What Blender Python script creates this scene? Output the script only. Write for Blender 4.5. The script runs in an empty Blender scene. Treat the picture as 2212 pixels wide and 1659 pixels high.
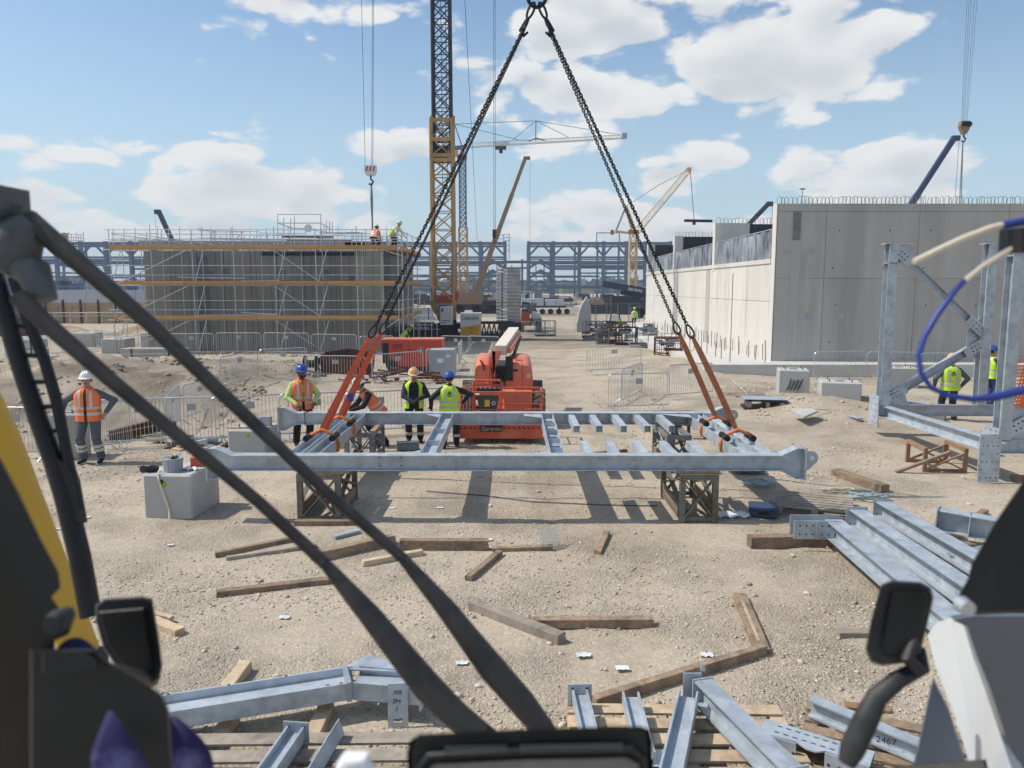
import bpy, math, random
import numpy as np
from mathutils import Vector, Matrix, Euler
random.seed(7); rng = np.random.default_rng(11)
sc = bpy.context.scene
COL = sc.collection
R = math.radians

# ------------------------------------------------------------------ camera
H_CAM = 3.6; PITCH = R(7.15); FPX = 1662.0; CX, CY = 1106.0, 829.5     # photograph measured on a 2212 x 1659 grid
cam_d = bpy.data.cameras.new('camera'); cam = bpy.data.objects.new('camera', cam_d); COL.objects.link(cam)
cam.location = (0, 0, H_CAM); cam.rotation_euler = (R(90) - PITCH, 0, 0)
cam_d.sensor_width = 36; cam_d.lens = FPX / 2212 * 36
cam_d.clip_start = 0.02; cam_d.clip_end = 6000
cam_d.dof.use_dof = True; cam_d.dof.focus_distance = 16; cam_d.dof.aperture_fstop = 6.3
sc.camera = cam

# ------------------------------------------------------------------ sun, sky, exposure
SUN_EL, SUN_AZ = R(51), R(-84)          # azimuth from +Y towards +X: the sun stands to the left, a little ahead
sd = bpy.data.lights.new('sun', 'SUN'); sun = bpy.data.objects.new('sun', sd); COL.objects.link(sun)
sd.energy = 4.2; sd.angle = R(0.55); sd.color = (1.0, 0.945, 0.86)
sdir = Vector((math.sin(SUN_AZ) * math.cos(SUN_EL), math.cos(SUN_AZ) * math.cos(SUN_EL), math.sin(SUN_EL)))
sun.rotation_euler = sdir.to_track_quat('Z', 'Y').to_euler(); sun.location = (0, 0, 80)
sc.view_settings.view_transform = 'Standard'; sc.view_settings.look = 'None'
sc.view_settings.exposure = 0.0; sc.view_settings.gamma = 1.0; sc.view_settings.use_curve_mapping = False
sc.cycles.use_denoising = True
sc.cycles.use_adaptive_sampling = True; sc.cycles.adaptive_threshold = 0.025; sc.cycles.adaptive_min_samples = 16
sc.cycles.max_bounces = 6; sc.cycles.diffuse_bounces = 3; sc.cycles.glossy_bounces = 3
sc.cycles.transparent_max_bounces = 12; sc.cycles.volume_bounces = 0
sc.cycles.sample_clamp_indirect = 6.0

world = bpy.data.worlds.new('World'); sc.world = world; world.use_nodes = True
def build_sky():
    nt = world.node_tree; N = nt.nodes; L = nt.links; N.clear()
    out = N.new('ShaderNodeOutputWorld'); bg = N.new('ShaderNodeBackground'); L.new(bg.outputs[0], out.inputs[0])
    sky = N.new('ShaderNodeTexSky'); sky.sky_type = 'NISHITA'; sky.sun_disc = False
    sky.sun_elevation = SUN_EL; sky.sun_rotation = SUN_AZ
    sky.air_density = 1.0; sky.dust_density = 1.2; sky.ozone_density = 1.3; sky.altitude = 20
    tc = N.new('ShaderNodeTexCoord')
    sep = N.new('ShaderNodeSeparateXYZ'); L.new(tc.outputs['Generated'], sep.inputs[0])
    def m(op, a, b=None, c=None, clamp=False):
        n = N.new('ShaderNodeMath'); n.operation = op; n.use_clamp = clamp
        for i, v in enumerate((a, b, c)):
            if v is None: continue
            if isinstance(v, (int, float)): n.inputs[i].default_value = v
            else: L.new(v, n.inputs[i])
        return n.outputs[0]
    az = m('ARCTAN2', sep.outputs[0], sep.outputs[1])
    el = m('ARCSINE', sep.outputs[2])
    def vec(x, y, z):
        c = N.new('ShaderNodeCombineXYZ')
        for i, v in enumerate((x, y, z)):
            if isinstance(v, (int, float)): c.inputs[i].default_value = v
            else: L.new(v, c.inputs[i])
        return c.outputs[0]
    def noise(v, scale, detail, rough, dist=0.0, w=0.0):
        n = N.new('ShaderNodeTexNoise'); n.noise_dimensions = '3D'
        n.inputs['Scale'].default_value = scale; n.inputs['Detail'].default_value = detail
        n.inputs['Roughness'].default_value = rough; n.inputs['Distortion'].default_value = dist
        L.new(v, n.inputs['Vector']); return n.outputs['Fac']
    # cumulus seen from the side: noise over direction, flattened with height
    dx = m('MULTIPLY', sep.outputs[0], 1.0); dy = m('MULTIPLY', sep.outputs[1], 1.0)
    dz = m('MULTIPLY', sep.outputs[2], 2.1)
    base = vec(dx, dy, dz)
    up = vec(m('SUBTRACT', dx, 0.012), dy, m('ADD', dz, 0.035))
    def field(v, fine):
        a = noise(v, 2.6, 1.0, 0.5)
        b = noise(v, 8.0, 6.0 if fine else 1.5, 0.62)
        def billow(scale):
            n = N.new('ShaderNodeTexVoronoi'); n.feature = 'F1'; n.inputs['Scale'].default_value = scale
            wv = N.new('ShaderNodeVectorMath'); wv.operation = 'ADD'; nn = N.new('ShaderNodeTexNoise'); nn.inputs['Scale'].default_value = 9.0; nn.inputs['Detail'].default_value = 2
            L.new(v, nn.inputs['Vector']); sc_ = N.new('ShaderNodeVectorMath'); sc_.operation = 'SCALE'; sc_.inputs[3].default_value = 0.10
            L.new(nn.outputs['Color'], sc_.inputs[0]); L.new(v, wv.inputs[0]); L.new(sc_.outputs[0], wv.inputs[1]); L.new(wv.outputs[0], n.inputs['Vector'])
            return m('SUBTRACT', 0.5, n.outputs['Distance'])
        s_ = m('ADD', m('MULTIPLY', a, 0.50), m('MULTIPLY', b, 0.55))
        return m('ADD', m('ADD', s_, m('MULTIPLY', billow(12.0), 0.30)), m('MULTIPLY', billow(27.0), 0.13)) if fine else m('ADD', s_, m('MULTIPLY', billow(12.0), 0.36))
    f0 = field(base, True); f1 = field(up, False)
    # banks of cloud (azimuth, elevation, half widths; radians)
    def uv(u, v):
        x = (u - CX) / FPX; y = -(v - CY) / FPX
        d = Vector((x, math.cos(PITCH) + y * math.sin(PITCH), -math.sin(PITCH) + y * math.cos(PITCH))).normalized()
        return math.atan2(d.x, d.y), math.asin(d.z)
    banks = [(600, 5, 260, 75, .29), (150, 315, 330, 60, .27), (540, 420, 280, 55, .28), (60, 445, 240, 70, .24),
             (1275, 80, 170, 85, .30), (1215, 230, 270, 105, .36), (890, 335, 110, 66, .27), (1690, 130, 300, 140, .34),
             (1560, 330, 120, 75, .28), (1880, 375, 310, 100, .33), (1250, 465, 300, 90, .33), (1450, 400, 150, 70, .28),
             (2150, 40, 220, 60, .24), (1990, 215, 160, 50, .18), (300, 510, 460, 45, .22), (1750, 500, 640, 60, .28), (800, 490, 220, 50, .24)]
    tot = None
    for (u, v, ru, rv, k) in banks:
        a0, e0 = uv(u, v); ra, re = ru / FPX, rv / FPX
        q = m('ADD', m('POWER', m('DIVIDE', m('SUBTRACT', az, a0), ra), 2.0), m('POWER', m('DIVIDE', m('SUBTRACT', el, e0), re), 2.0))
        g = m('MULTIPLY', m('POWER', 2.718, m('MULTIPLY', q, -1.0)), k)
        tot = g if tot is None else m('MAXIMUM', tot, g)
    # elsewhere in the sky the same broken cumulus simply goes on
    away = m('MULTIPLY', m('GREATER_THAN', m('ABSOLUTE', az), 0.78), 0.13)
    cover = m('ADD', tot, away)
    def sm(v, lo, hi):
        n = N.new('ShaderNodeMapRange'); n.interpolation_type = 'SMOOTHSTEP'
        n.inputs[1].default_value = lo; n.inputs[2].default_value = hi; L.new(v, n.inputs[0]); return n.outputs[0]
    d0 = m('ADD', f0, cover); d1 = m('ADD', f1, cover)
    dens = sm(d0, 0.675, 0.765)
    thick = sm(d1, 0.70, 1.0)
    horiz = sm(el, 0.0, 0.05)
    cr = N.new('ShaderNodeMix'); cr.data_type = 'RGBA'
    cr.inputs[6].default_value = (0.90, 0.90, 0.89, 1); cr.inputs[7].default_value = (0.64, 0.68, 0.715, 1)
    L.new(thick, cr.inputs[0])
    scale = N.new('ShaderNodeVectorMath'); scale.operation = 'SCALE'; scale.inputs[3].default_value = 0.13
    tint = N.new('ShaderNodeVectorMath'); tint.operation = 'MULTIPLY'; tint.inputs[1].default_value = (0.92, 1.06, 1.12); L.new(sky.outputs[0], tint.inputs[0])
    L.new(tint.outputs[0], scale.inputs[0])
    # milky veil of high haze low in the sky
    veil = N.new('ShaderNodeMix'); veil.data_type = 'RGBA'
    veil.inputs[7].default_value = (0.58, 0.76, 0.87, 1)
    L.new(scale.outputs[0], veil.inputs[6]); L.new(m('MULTIPLY', m('SUBTRACT', 1.0, sm(el, -0.02, 0.40)), 0.72), veil.inputs[0])
    mix = N.new('ShaderNodeMix'); mix.data_type = 'RGBA'
    L.new(veil.outputs[2], mix.inputs[6]); L.new(cr.outputs[2], mix.inputs[7])
    L.new(m('MULTIPLY', dens, 0.94), mix.inputs[0])
    L.new(mix.outputs[2], bg.inputs[0]); bg.inputs[1].default_value = 1.0
build_sky()

# ------------------------------------------------------------------ measuring helpers
def ray(u, v):
    x = (u - CX) / FPX; y = -(v - CY) / FPX
    return Vector((x, math.cos(PITCH) + y * math.sin(PITCH), -math.sin(PITCH) + y * math.cos(PITCH)))
def G(u, v, z=0.0):
    d = ray(u, v); t = (z - H_CAM) / d.z
    return Vector((d.x * t, d.y * t, z))
def P(u, v, y):
    d = ray(u, v); t = y / d.y
    return Vector((d.x * t, y, H_CAM + d.z * t))

# ------------------------------------------------------------------ materials
MATS = {}
def mat(name, col, rough=0.7, metal=0.0, var=0.15, scale=6.0, bump=0.0, bscale=60.0, var2=0.0, scale2=1.0, col2=None, spot=0.55, detail=6, spec=0.4, streak=False, coord='Object', coat=0.0):
    if name in MATS: return MATS[name]
    m = bpy.data.materials.new(name); m.use_nodes = True; MATS[name] = m
    nt = m.node_tree; N = nt.nodes; L = nt.links
    b = N['Principled BSDF']; b.inputs['Roughness'].default_value = rough; b.inputs['Metallic'].default_value = metal
    b.inputs['Specular IOR Level'].default_value = spec
    if coat: b.inputs['Coat Weight'].default_value = coat
    g = N.new('ShaderNodeNewGeometry'); tc = N.new('ShaderNodeTexCoord')
    src = g.outputs['Position'] if coord == 'World' else tc.outputs['Object']
    mp = N.new('ShaderNodeMapping'); L.new(src, mp.inputs[0])
    if streak: mp.inputs['Scale'].default_value = (1, 1, 0.12)
    n1 = N.new('ShaderNodeTexNoise'); n1.inputs['Scale'].default_value = scale; n1.inputs['Detail'].default_value = detail
    n1.inputs['Roughness'].default_value = 0.62; L.new(mp.outputs[0], n1.inputs['Vector'])
    ramp = N.new('ShaderNodeMapRange'); ramp.inputs[1].default_value = 0.3; ramp.inputs[2].default_value = 0.7
    ramp.inputs[3].default_value = 1 - var; ramp.inputs[4].default_value = 1 + var
    L.new(n1.outputs['Fac'], ramp.inputs[0])
    oi = N.new('ShaderNodeObjectInfo')
    orr = N.new('ShaderNodeMapRange'); orr.inputs[3].default_value = 1 - var * 0.5; orr.inputs[4].default_value = 1 + var * 0.5
    L.new(oi.outputs['Random'], orr.inputs[0])
    mu = N.new('ShaderNodeMath'); mu.operation = 'MULTIPLY'; L.new(ramp.outputs[0], mu.inputs[0]); L.new(orr.outputs[0], mu.inputs[1])
    c = N.new('ShaderNodeVectorMath'); c.operation = 'SCALE'; L.new(mu.outputs[0], c.inputs[3])
    if col2 is None:
        c.inputs[0].default_value = col
    else:
        mx = N.new('ShaderNodeMix'); mx.data_type = 'RGBA'
        mx.inputs[6].default_value = (*col, 1); mx.inputs[7].default_value = (*col2, 1)
        n2 = N.new('ShaderNodeTexNoise'); n2.inputs['Scale'].default_value = scale2; n2.inputs['Detail'].default_value = 8
        n2.inputs['Roughness'].default_value = 0.65; L.new(mp.outputs[0], n2.inputs['Vector'])
        r2 = N.new('ShaderNodeMapRange'); r2.inputs[1].default_value = spot - 0.06; r2.inputs[2].default_value = spot + 0.08
        L.new(n2.outputs['Fac'], r2.inputs[0]); L.new(r2.outputs[0], mx.inputs[0]); L.new(mx.outputs[2], c.inputs[0])
    L.new(c.outputs[0], b.inputs['Base Color'])
    rr = N.new('ShaderNodeMapRange'); rr.inputs[1].default_value = 0.3; rr.inputs[2].default_value = 0.7
    rr.inputs[3].default_value = max(0.05, rough - 0.12); rr.inputs[4].default_value = min(1, rough + 0.12)
    L.new(n1.outputs['Fac'], rr.inputs[0]); L.new(rr.outputs[0], b.inputs['Roughness'])
    if bump:
        n3 = N.new('ShaderNodeTexNoise'); n3.inputs['Scale'].default_value = bscale; n3.inputs['Detail'].default_value = 4
        L.new(src, n3.inputs['Vector'])
        bp = N.new('ShaderNodeBump'); bp.inputs['Strength'].default_value = 0.6; bp.inputs['Distance'].default_value = bump
        L.new(n3.outputs['Fac'], bp.inputs['Height']); L.new(bp.outputs[0], b.inputs['Normal'])
    return m

mat('galv', (0.46, 0.505, 0.545), 0.45, 0.28, 0.15, 6.0, 0.0005, 120, col2=(0.355, 0.39, 0.425), scale2=4.0, spot=0.55)
mat('galv_dull', (0.36, 0.385, 0.41), 0.5, 0.4, 0.14, 5.0)
mat('galv_tube', (0.50, 0.53, 0.55), 0.35, 0.6, 0.12, 5.0)
mat('timber', (0.29, 0.205, 0.135), 0.88, 0, 0.32, 14.0, 0.006, 60, col2=(0.185, 0.14, 0.10), scale2=4.5)
mat('timber_light', (0.52, 0.40, 0.27), 0.85, 0, 0.2, 9.0, 0.003, 50, col2=(0.38, 0.28, 0.18), scale2=3.0)
mat('timber_grey', (0.33, 0.28, 0.22), 0.9, 0, 0.25, 9.0, 0.003, 50, col2=(0.24, 0.2, 0.16), scale2=4.0)
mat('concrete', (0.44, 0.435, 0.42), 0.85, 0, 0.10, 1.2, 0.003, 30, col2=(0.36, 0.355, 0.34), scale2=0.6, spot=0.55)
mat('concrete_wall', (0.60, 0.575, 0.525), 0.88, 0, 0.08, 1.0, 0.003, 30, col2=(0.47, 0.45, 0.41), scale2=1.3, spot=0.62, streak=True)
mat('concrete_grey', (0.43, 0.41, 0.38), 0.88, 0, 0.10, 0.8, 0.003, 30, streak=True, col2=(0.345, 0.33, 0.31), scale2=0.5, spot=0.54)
mat('slab', (0.55, 0.53, 0.49), 0.9, 0, 0.1, 1.5, 0.002, 40)
mat('black_plastic', (0.016, 0.017, 0.02), 0.5, 0, 0.25, 12.0, 0.0006, 400, col2=(0.032,0.031,0.029), scale2=6, spot=0.58)
mat('black_rubber', (0.012, 0.012, 0.013), 0.75, 0, 0.2, 20.0)
mat('black_steel', (0.02, 0.021, 0.024), 0.5, 0.3, 0.2, 4.0)
mat('chain_steel', (0.028, 0.026, 0.026), 0.5, 0.6, 0.25, 20.0)
mat('rope_steel', (0.10, 0.105, 0.115), 0.6, 0.5, 0.1, 5.0)
mat('sling_red', (0.62, 0.10, 0.045), 0.8, 0, 0.18, 12.0, 0.002, 90)
mat('sling_brown', (0.40, 0.13, 0.06), 0.85, 0, 0.2, 12.0, 0.002, 90)
mat('sling_orange', (0.72, 0.20, 0.055), 0.8, 0, 0.18, 12.0, 0.002, 90)
mat('crane_yellow', (0.43, 0.265, 0.10), 0.6, 0, 0.15, 2.0, col2=(0.27, 0.165, 0.085), scale2=1.2, spot=0.58)
mat('crane_dark', (0.022, 0.025, 0.032), 0.55, 0.2, 0.2, 3.0)
mat('crane_white', (0.60, 0.62, 0.63), 0.5, 0, 0.08, 2.0)
mat('sign_yellow', (0.62, 0.34, 0.03), 0.5, 0, 0.08, 3.0)
mat('crane_red', (0.40, 0.075, 0.035), 0.55, 0, 0.15, 3.0)
mat('crane_tan', (0.25, 0.155, 0.085), 0.55, 0, 0.12, 2.0)
mat('crane_cream', (0.62, 0.42, 0.20), 0.55, 0, 0.12, 2.0)
mat('crane_blue', (0.022, 0.042, 0.11), 0.5, 0, 0.15, 2.0)
mat('crane_navy', (0.028, 0.045, 0.085), 0.5, 0, 0.15, 2.0)
mat('rack_blue', (0.095, 0.145, 0.235), 0.55, 0.1, 0.15, 0.7)
mat('rack_grey', (0.17, 0.205, 0.26), 0.55, 0.1, 0.15, 0.7)
mat('weight_grey', (0.40, 0.385, 0.365), 0.85, 0, 0.1, 2.0, col2=(0.33, 0.31, 0.29), scale2=1.5)
mat('weight_white', (0.66, 0.64, 0.61), 0.85, 0, 0.1, 2.0)
mat('lift_red', (0.58, 0.085, 0.035), 0.4, 0, 0.10, 3.0, col2=(0.66, 0.17, 0.09), scale2=0.8, spot=0.56, spec=0.5)
mat('lift_orange', (0.66, 0.185, 0.10), 0.42, 0, 0.10, 2.5, col2=(0.55, 0.235, 0.155), scale2=2.6, spot=0.58, spec=0.5)
mat('gen_red', (0.56, 0.06, 0.035), 0.42, 0, 0.08, 3.0)
mat('gen_dark', (0.28, 0.028, 0.022), 0.5, 0, 0.1, 3.0)
mat('bin_grey', (0.36, 0.385, 0.405), 0.6, 0.1, 0.08, 3.0)
mat('rust', (0.145, 0.052, 0.028), 0.85, 0.1, 0.35, 4.0, 0.002, 30, col2=(0.07, 0.03, 0.022), scale2=3.0)
mat('trestle_paint', (0.155, 0.165, 0.135), 0.7, 0.2, 0.2, 8.0, 0.001, 60, col2=(0.15, 0.065, 0.035), scale2=7.0, spot=0.56)
mat('trestle_grey', (0.235, 0.255, 0.265), 0.6, 0.3, 0.2, 8.0, 0.001, 60, col2=(0.13, 0.085, 0.06), scale2=9.0, spot=0.58)
mat('toe_orange', (0.58, 0.27, 0.07), 0.75, 0, 0.2, 2.0, col2=(0.42, 0.26, 0.13), scale2=0.9, spot=0.55)
mat('plank', (0.40, 0.29, 0.18), 0.85, 0, 0.25, 5.0)
mat('ply_black', (0.018, 0.02, 0.024), 0.35, 0, 0.4, 2.0, streak=True)
mat('rebar', (0.20, 0.185, 0.175), 0.7, 0.4, 0.2, 9.0)
mat('dark_iron', (0.055, 0.056, 0.06), 0.65, 0.5, 0.3, 6.0)
mat('blue_box', (0.035, 0.065, 0.13), 0.55, 0, 0.15, 9.0)
mat('vest_yellow', (0.55, 0.82, 0.02), 0.75, 0, 0.08, 8.0, 0.004, 25)
mat('vest_orange', (0.92, 0.20, 0.06), 0.75, 0, 0.08, 8.0, 0.004, 25)
mat('reflective', (0.52, 0.51, 0.48), 0.45, 0.2, 0.08, 20.0)
mat('cloth_navy', (0.016, 0.020, 0.032), 0.9, 0, 0.25, 12.0, 0.006, 22)
mat('cloth_grey', (0.085, 0.095, 0.11), 0.9, 0, 0.2, 12.0, 0.006, 22)
mat('cloth_black', (0.012, 0.013, 0.016), 0.9, 0, 0.25, 12.0, 0.006, 22)
mat('cloth_blue', (0.035, 0.055, 0.17), 0.9, 0, 0.2, 12.0, 0.006, 22)
mat('cloth_lime', (0.46, 0.60, 0.20), 0.85, 0, 0.12, 8.0, 0.005, 22)
mat('cloth_cream', (0.72, 0.70, 0.58), 0.85, 0, 0.1, 8.0, 0.005, 22)
mat('skin', (0.42, 0.215, 0.14), 0.55, 0, 0.08, 20.0)
mat('skin_dark', (0.19, 0.085, 0.05), 0.55, 0, 0.08, 20.0)
mat('hair', (0.02, 0.014, 0.011), 0.8, 0, 0.2, 30.0)
mat('eye_dark', (0.012, 0.010, 0.010), 0.3, 0, 0, 1)
mat('helmet_white', (0.72, 0.71, 0.68), 0.35, 0, 0.05, 5.0)
mat('helmet_blue', (0.035, 0.075, 0.36), 0.35, 0, 0.06, 5.0)
mat('helmet_cream', (0.72, 0.42, 0.22), 0.35, 0, 0.05, 5.0)
mat('helmet_lime', (0.55, 0.85, 0.03), 0.35, 0, 0.05, 5.0)
mat('helmet_pale', (0.62, 0.52, 0.36), 0.35, 0, 0.05, 5.0)
mat('white_paint', (0.62, 0.65, 0.67), 0.22, 0, 0.03, 2.0, spec=0.6, coat=0.5)
mat('white_plain', (0.78, 0.78, 0.77), 0.6, 0, 0.05, 6.0)
mat('paper', (0.74, 0.76, 0.77), 0.8, 0, 0.1, 9.0)
mat('cab_yellow', (0.66, 0.37, 0.03), 0.45, 0, 0.06, 4.0)
mat('cab_black', (0.0085, 0.009, 0.0105), 0.5, 0, 0.3, 9.0, 0.0006, 400, col2=(0.018,0.0175,0.0165), scale2=5, spot=0.58)
mat('purple_cloth', (0.032, 0.023, 0.095), 0.9, 0, 0.25, 9.0, 0.006, 30, col2=(0.20, 0.17, 0.33), scale2=11.0, spot=0.58)
mat('hose_blue', (0.032, 0.055, 0.27), 0.45, 0, 0.08, 8.0)
mat('hose_cream', (0.72, 0.61, 0.48), 0.55, 0, 0.08, 8.0)
mat('ink', (0.03, 0.035, 0.045), 0.8, 0, 0.1, 9.0)
mat('ink_blue', (0.03, 0.09, 0.30), 0.5, 0, 0.05, 9.0)
mat('ink_red', (0.32, 0.03, 0.02), 0.5, 0, 0.05, 9.0)
mat('label_yellow', (0.70, 0.45, 0.05), 0.5, 0, 0.1, 9.0)
mat('tarp', (0.34, 0.37, 0.41), 0.25, 0, 0.35, 3.0, 0.03, 5, col2=(0.10, 0.115, 0.14), scale2=2.2, spot=0.52, streak=True, spec=0.7)
mat('rope_blue', (0.33, 0.40, 0.44), 0.85, 0, 0.2, 20.0, col2=(0.12, 0.20, 0.12), scale2=9, spot=0.6)
mat('rope_cream', (0.62, 0.53, 0.40), 0.85, 0, 0.2, 20.0)
mat('green_mark', (0.25, 0.45, 0.05), 0.8, 0, 0.1, 9.0)
mat('leaf', (0.075, 0.10, 0.045), 0.85, 0, 0.3, 3.0, coord='World')
mat('far_wall', (0.42, 0.46, 0.50), 0.7, 0, 0.06, 0.3)
mat('far_tank', (0.55, 0.57, 0.58), 0.6, 0, 0.06, 0.3)

# ------------------------------------------------------------------ mesh helpers
class MB:
    def __init__(s): s.v = []; s.f = []; s.sm = False
    def add(s, vs, fs):
        o = len(s.v); s.v.extend([tuple(x) for x in vs]); s.f.extend([tuple(i + o for i in f) for f in fs]); return s
    def box(s, x0, x1, y0, y1, z0, z1):
        return s.add([(x0,y0,z0),(x1,y0,z0),(x1,y1,z0),(x0,y1,z0),(x0,y0,z1),(x1,y0,z1),(x1,y1,z1),(x0,y1,z1)],
                     [(0,3,2,1),(4,5,6,7),(0,1,5,4),(1,2,6,5),(2,3,7,6),(3,0,4,7)])
    def obox(s, c, ax, ay, az):      # oriented box: centre and three half-axis vectors
        c = Vector(c); ax = Vector(ax); ay = Vector(ay); az = Vector(az)
        vs = [c - ax - ay - az, c + ax - ay - az, c + ax + ay - az, c - ax + ay - az, c - ax - ay + az, c + ax - ay + az, c + ax + ay + az, c - ax + ay + az]
        return s.add(vs, [(0,3,2,1),(4,5,6,7),(0,1,5,4),(1,2,6,5),(2,3,7,6),(3,0,4,7)])
    def sweep(s, prof, p0, p1, up=(0,0,1), caps=True):
        p0 = Vector(p0); p1 = Vector(p1); d = (p1 - p0).normalized(); up = Vector(up)
        if abs(d.dot(up)) > 0.99: up = Vector((0,1,0)) if abs(d.y) < 0.9 else Vector((1,0,0))
        r = d.cross(up).normalized(); w = r.cross(d).normalized(); n = len(prof)
        vs = [p0 + r * a + w * b for a, b in prof] + [p1 + r * a + w * b for a, b in prof]
        fs = [(i, (i + 1) % n, n + (i + 1) % n, n + i) for i in range(n)]
        if caps: fs += [tuple(range(n - 1, -1, -1)), tuple(range(n, 2 * n))]
        return s.add(vs, fs)
    def bar(s, p0, p1, w, h=None, up=(0,0,1)):
        h = h or w; a, b = w / 2, h / 2
        return s.sweep([(-a,-b),(a,-b),(a,b),(-a,b)], p0, p1, up)
    def tube(s, p0, p1, r, n=8, r1=None):
        p0 = Vector(p0); p1 = Vector(p1); r1 = r if r1 is None else r1
        d = (p1 - p0); 
        if d.length < 1e-6: return s
        d.normalize(); up = Vector((0,0,1)) if abs(d.z) < 0.95 else Vector((0,1,0))
        a = d.cross(up).normalized(); b = a.cross(d).normalized()
        cs = [(math.cos(2*math.pi*i/n), math.sin(2*math.pi*i/n)) for i in range(n)]
        vs = [p0 + a*c*r + b*q*r for c, q in cs] + [p1 + a*c*r1 + b*q*r1 for c, q in cs]
        return s.add(vs, [(i,(i+1)%n,n+(i+1)%n,n+i) for i in range(n)] + [tuple(range(n-1,-1,-1)), tuple(range(n,2*n))])
    def path(s, pts, r, n=8, closed=False, flat=None):
        pts = [Vector(p) for p in pts]; m = len(pts); rs = r if isinstance(r, (list, tuple)) else [r] * m
        rings = []; prev = None
        for i, p in enumerate(pts):
            if closed: t = (pts[(i+1) % m] - pts[i-1])
            else: t = pts[min(i+1, m-1)] - pts[max(i-1, 0)]
            t.normalize()
            if prev is None:
                up = Vector((0,0,1)) if abs(t.z) < 0.9 else Vector((0,1,0)); a = t.cross(up).normalized()
            else:
                a = prev - t * prev.dot(t); a = a.normalized() if a.length > 1e-6 else prev
            prev = a; b = a.cross(t).normalized(); ring = []
            for k in range(n):
                an = 2*math.pi*k/n; ring.append(p + a*math.cos(an)*rs[i] + b*math.sin(an)*rs[i]*(flat or 1))
            rings.append(ring)
        vs = [q for ring in rings for q in ring]; fs = []
        for i in range(m if closed else m - 1):
            j = (i + 1) % m
            for k in range(n): fs.append((i*n+k, i*n+(k+1) % n, j*n+(k+1) % n, j*n+k))
        if not closed: fs += [tuple(range(n-1,-1,-1)), tuple((m-1)*n+k for k in range(n))]
        return s.add(vs, fs)
    def hbeam(s, p0, p1, h, w, tf=0.016, tw=0.010, up=(0,0,1)):
        a, b, t, q = w/2, h/2, tf, tw/2
        return s.sweep([(-a,-b),(a,-b),(a,-b+t),(q,-b+t),(q,b-t),(a,b-t),(a,b),(-a,b),(-a,b-t),(-q,b-t),(-q,-b+t),(-a,-b+t)], p0, p1, up)
    def channel(s, p0, p1, h, w, t=0.010, up=(0,0,1)):       # web along 'h', flanges to the right
        a, b = w/2, h/2
        return s.sweep([(-a,-b),(a,-b),(a,-b+t),(-a+t,-b+t),(-a+t,b-t),(a,b-t),(a,b),(-a,b)], p0, p1, up)
    def angle(s, p0, p1, w, t=0.008, up=(0,0,1)):
        a = w/2
        return s.sweep([(-a,-a),(a,-a),(a,-a+t),(-a+t,-a+t),(-a+t,a),(-a,a)], p0, p1, up)
    def prism(s, poly, d0, d1, axis='y'):     # polygon in the two other axes, extruded along axis
        n = len(poly)
        if axis == 'y': f = lambda p, d: (p[0], d, p[1])
        elif axis == 'x': f = lambda p, d: (d, p[0], p[1])
        else: f = lambda p, d: (p[0], p[1], d)
        vs = [f(p, d0) for p in poly] + [f(p, d1) for p in poly]
        return s.add(vs, [(i,(i+1)%n,n+(i+1)%n,n+i) for i in range(n)] + [tuple(range(n-1,-1,-1)), tuple(range(n,2*n))])
    def poly3(s, pts, thick):                 # planar polygon in space given a thickness
        pts = [Vector(p) for p in pts]; nrm = (pts[1]-pts[0]).cross(pts[2]-pts[0]).normalized() * thick/2; n = len(pts)
        vs = [p - nrm for p in pts] + [p + nrm for p in pts]
        return s.add(vs, [(i,(i+1)%n,n+(i+1)%n,n+i) for i in range(n)] + [tuple(range(n-1,-1,-1)), tuple(range(n,2*n))])
    def lathe(s, prof, c=(0,0,0), n=20, axis='z', cap=True):
        c = Vector(c); vs = []
        for r, h in prof:
            for k in range(n):
                a = 2*math.pi*k/n; x, y = r*math.cos(a), r*math.sin(a)
                vs.append(c + (Vector((x,y,h)) if axis == 'z' else Vector((x,h,y)) if axis == 'y' else Vector((h,x,y))))
        m = len(prof); fs = [(i*n+k, i*n+(k+1)%n, (i+1)*n+(k+1)%n, (i+1)*n+k) for i in range(m-1) for k in range(n)]
        if cap: fs += [tuple(range(n-1,-1,-1)), tuple((m-1)*n+k for k in range(n))]
        return s.add(vs, fs)
    def rbox(s, c, hx, hy, hz, rad, n=4):     # rounded box: superellipsoid-like by rounding in xz, chamfer in y
        pts = []
        for cx_, cz_, a0 in ((hx-rad,hz-rad,0),(-hx+rad,hz-rad,90),(-hx+rad,-hz+rad,180),(hx-rad,-hz+rad,270)):
            for k in range(n+1):
                a = R(a0 + 90*k/n); pts.append((cx_+rad*math.cos(a), cz_+rad*math.sin(a)))
        c = Vector(c); m = len(pts); e = min(rad*0.5, hy*0.4); vs = []
        sc_ = lambda q, e: (q[0]*(1-e/hx), q[1]*(1-e/hz))
        for d, q in ((-hy, e), (-hy+e, 0), (hy-e, 0), (hy, e)):
            for p in pts: x, z = sc_(p, q); vs.append(c + Vector((x, d, z)))
        fs = [(i*m+k, i*m+(k+1)%m, (i+1)*m+(k+1)%m, (i+1)*m+k) for i in range(3) for k in range(m)]
        fs += [tuple(range(m-1,-1,-1)), tuple(3*m+k for k in range(m))]
        return s.add(vs, fs)
    def grid(s, fn, nu, nv):
        vs = [fn(i/(nu-1), j/(nv-1)) for j in range(nv) for i in range(nu)]
        return s.add(vs, [(j*nu+i, j*nu+i+1, (j+1)*nu+i+1, (j+1)*nu+i) for j in range(nv-1) for i in range(nu-1)])
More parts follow.
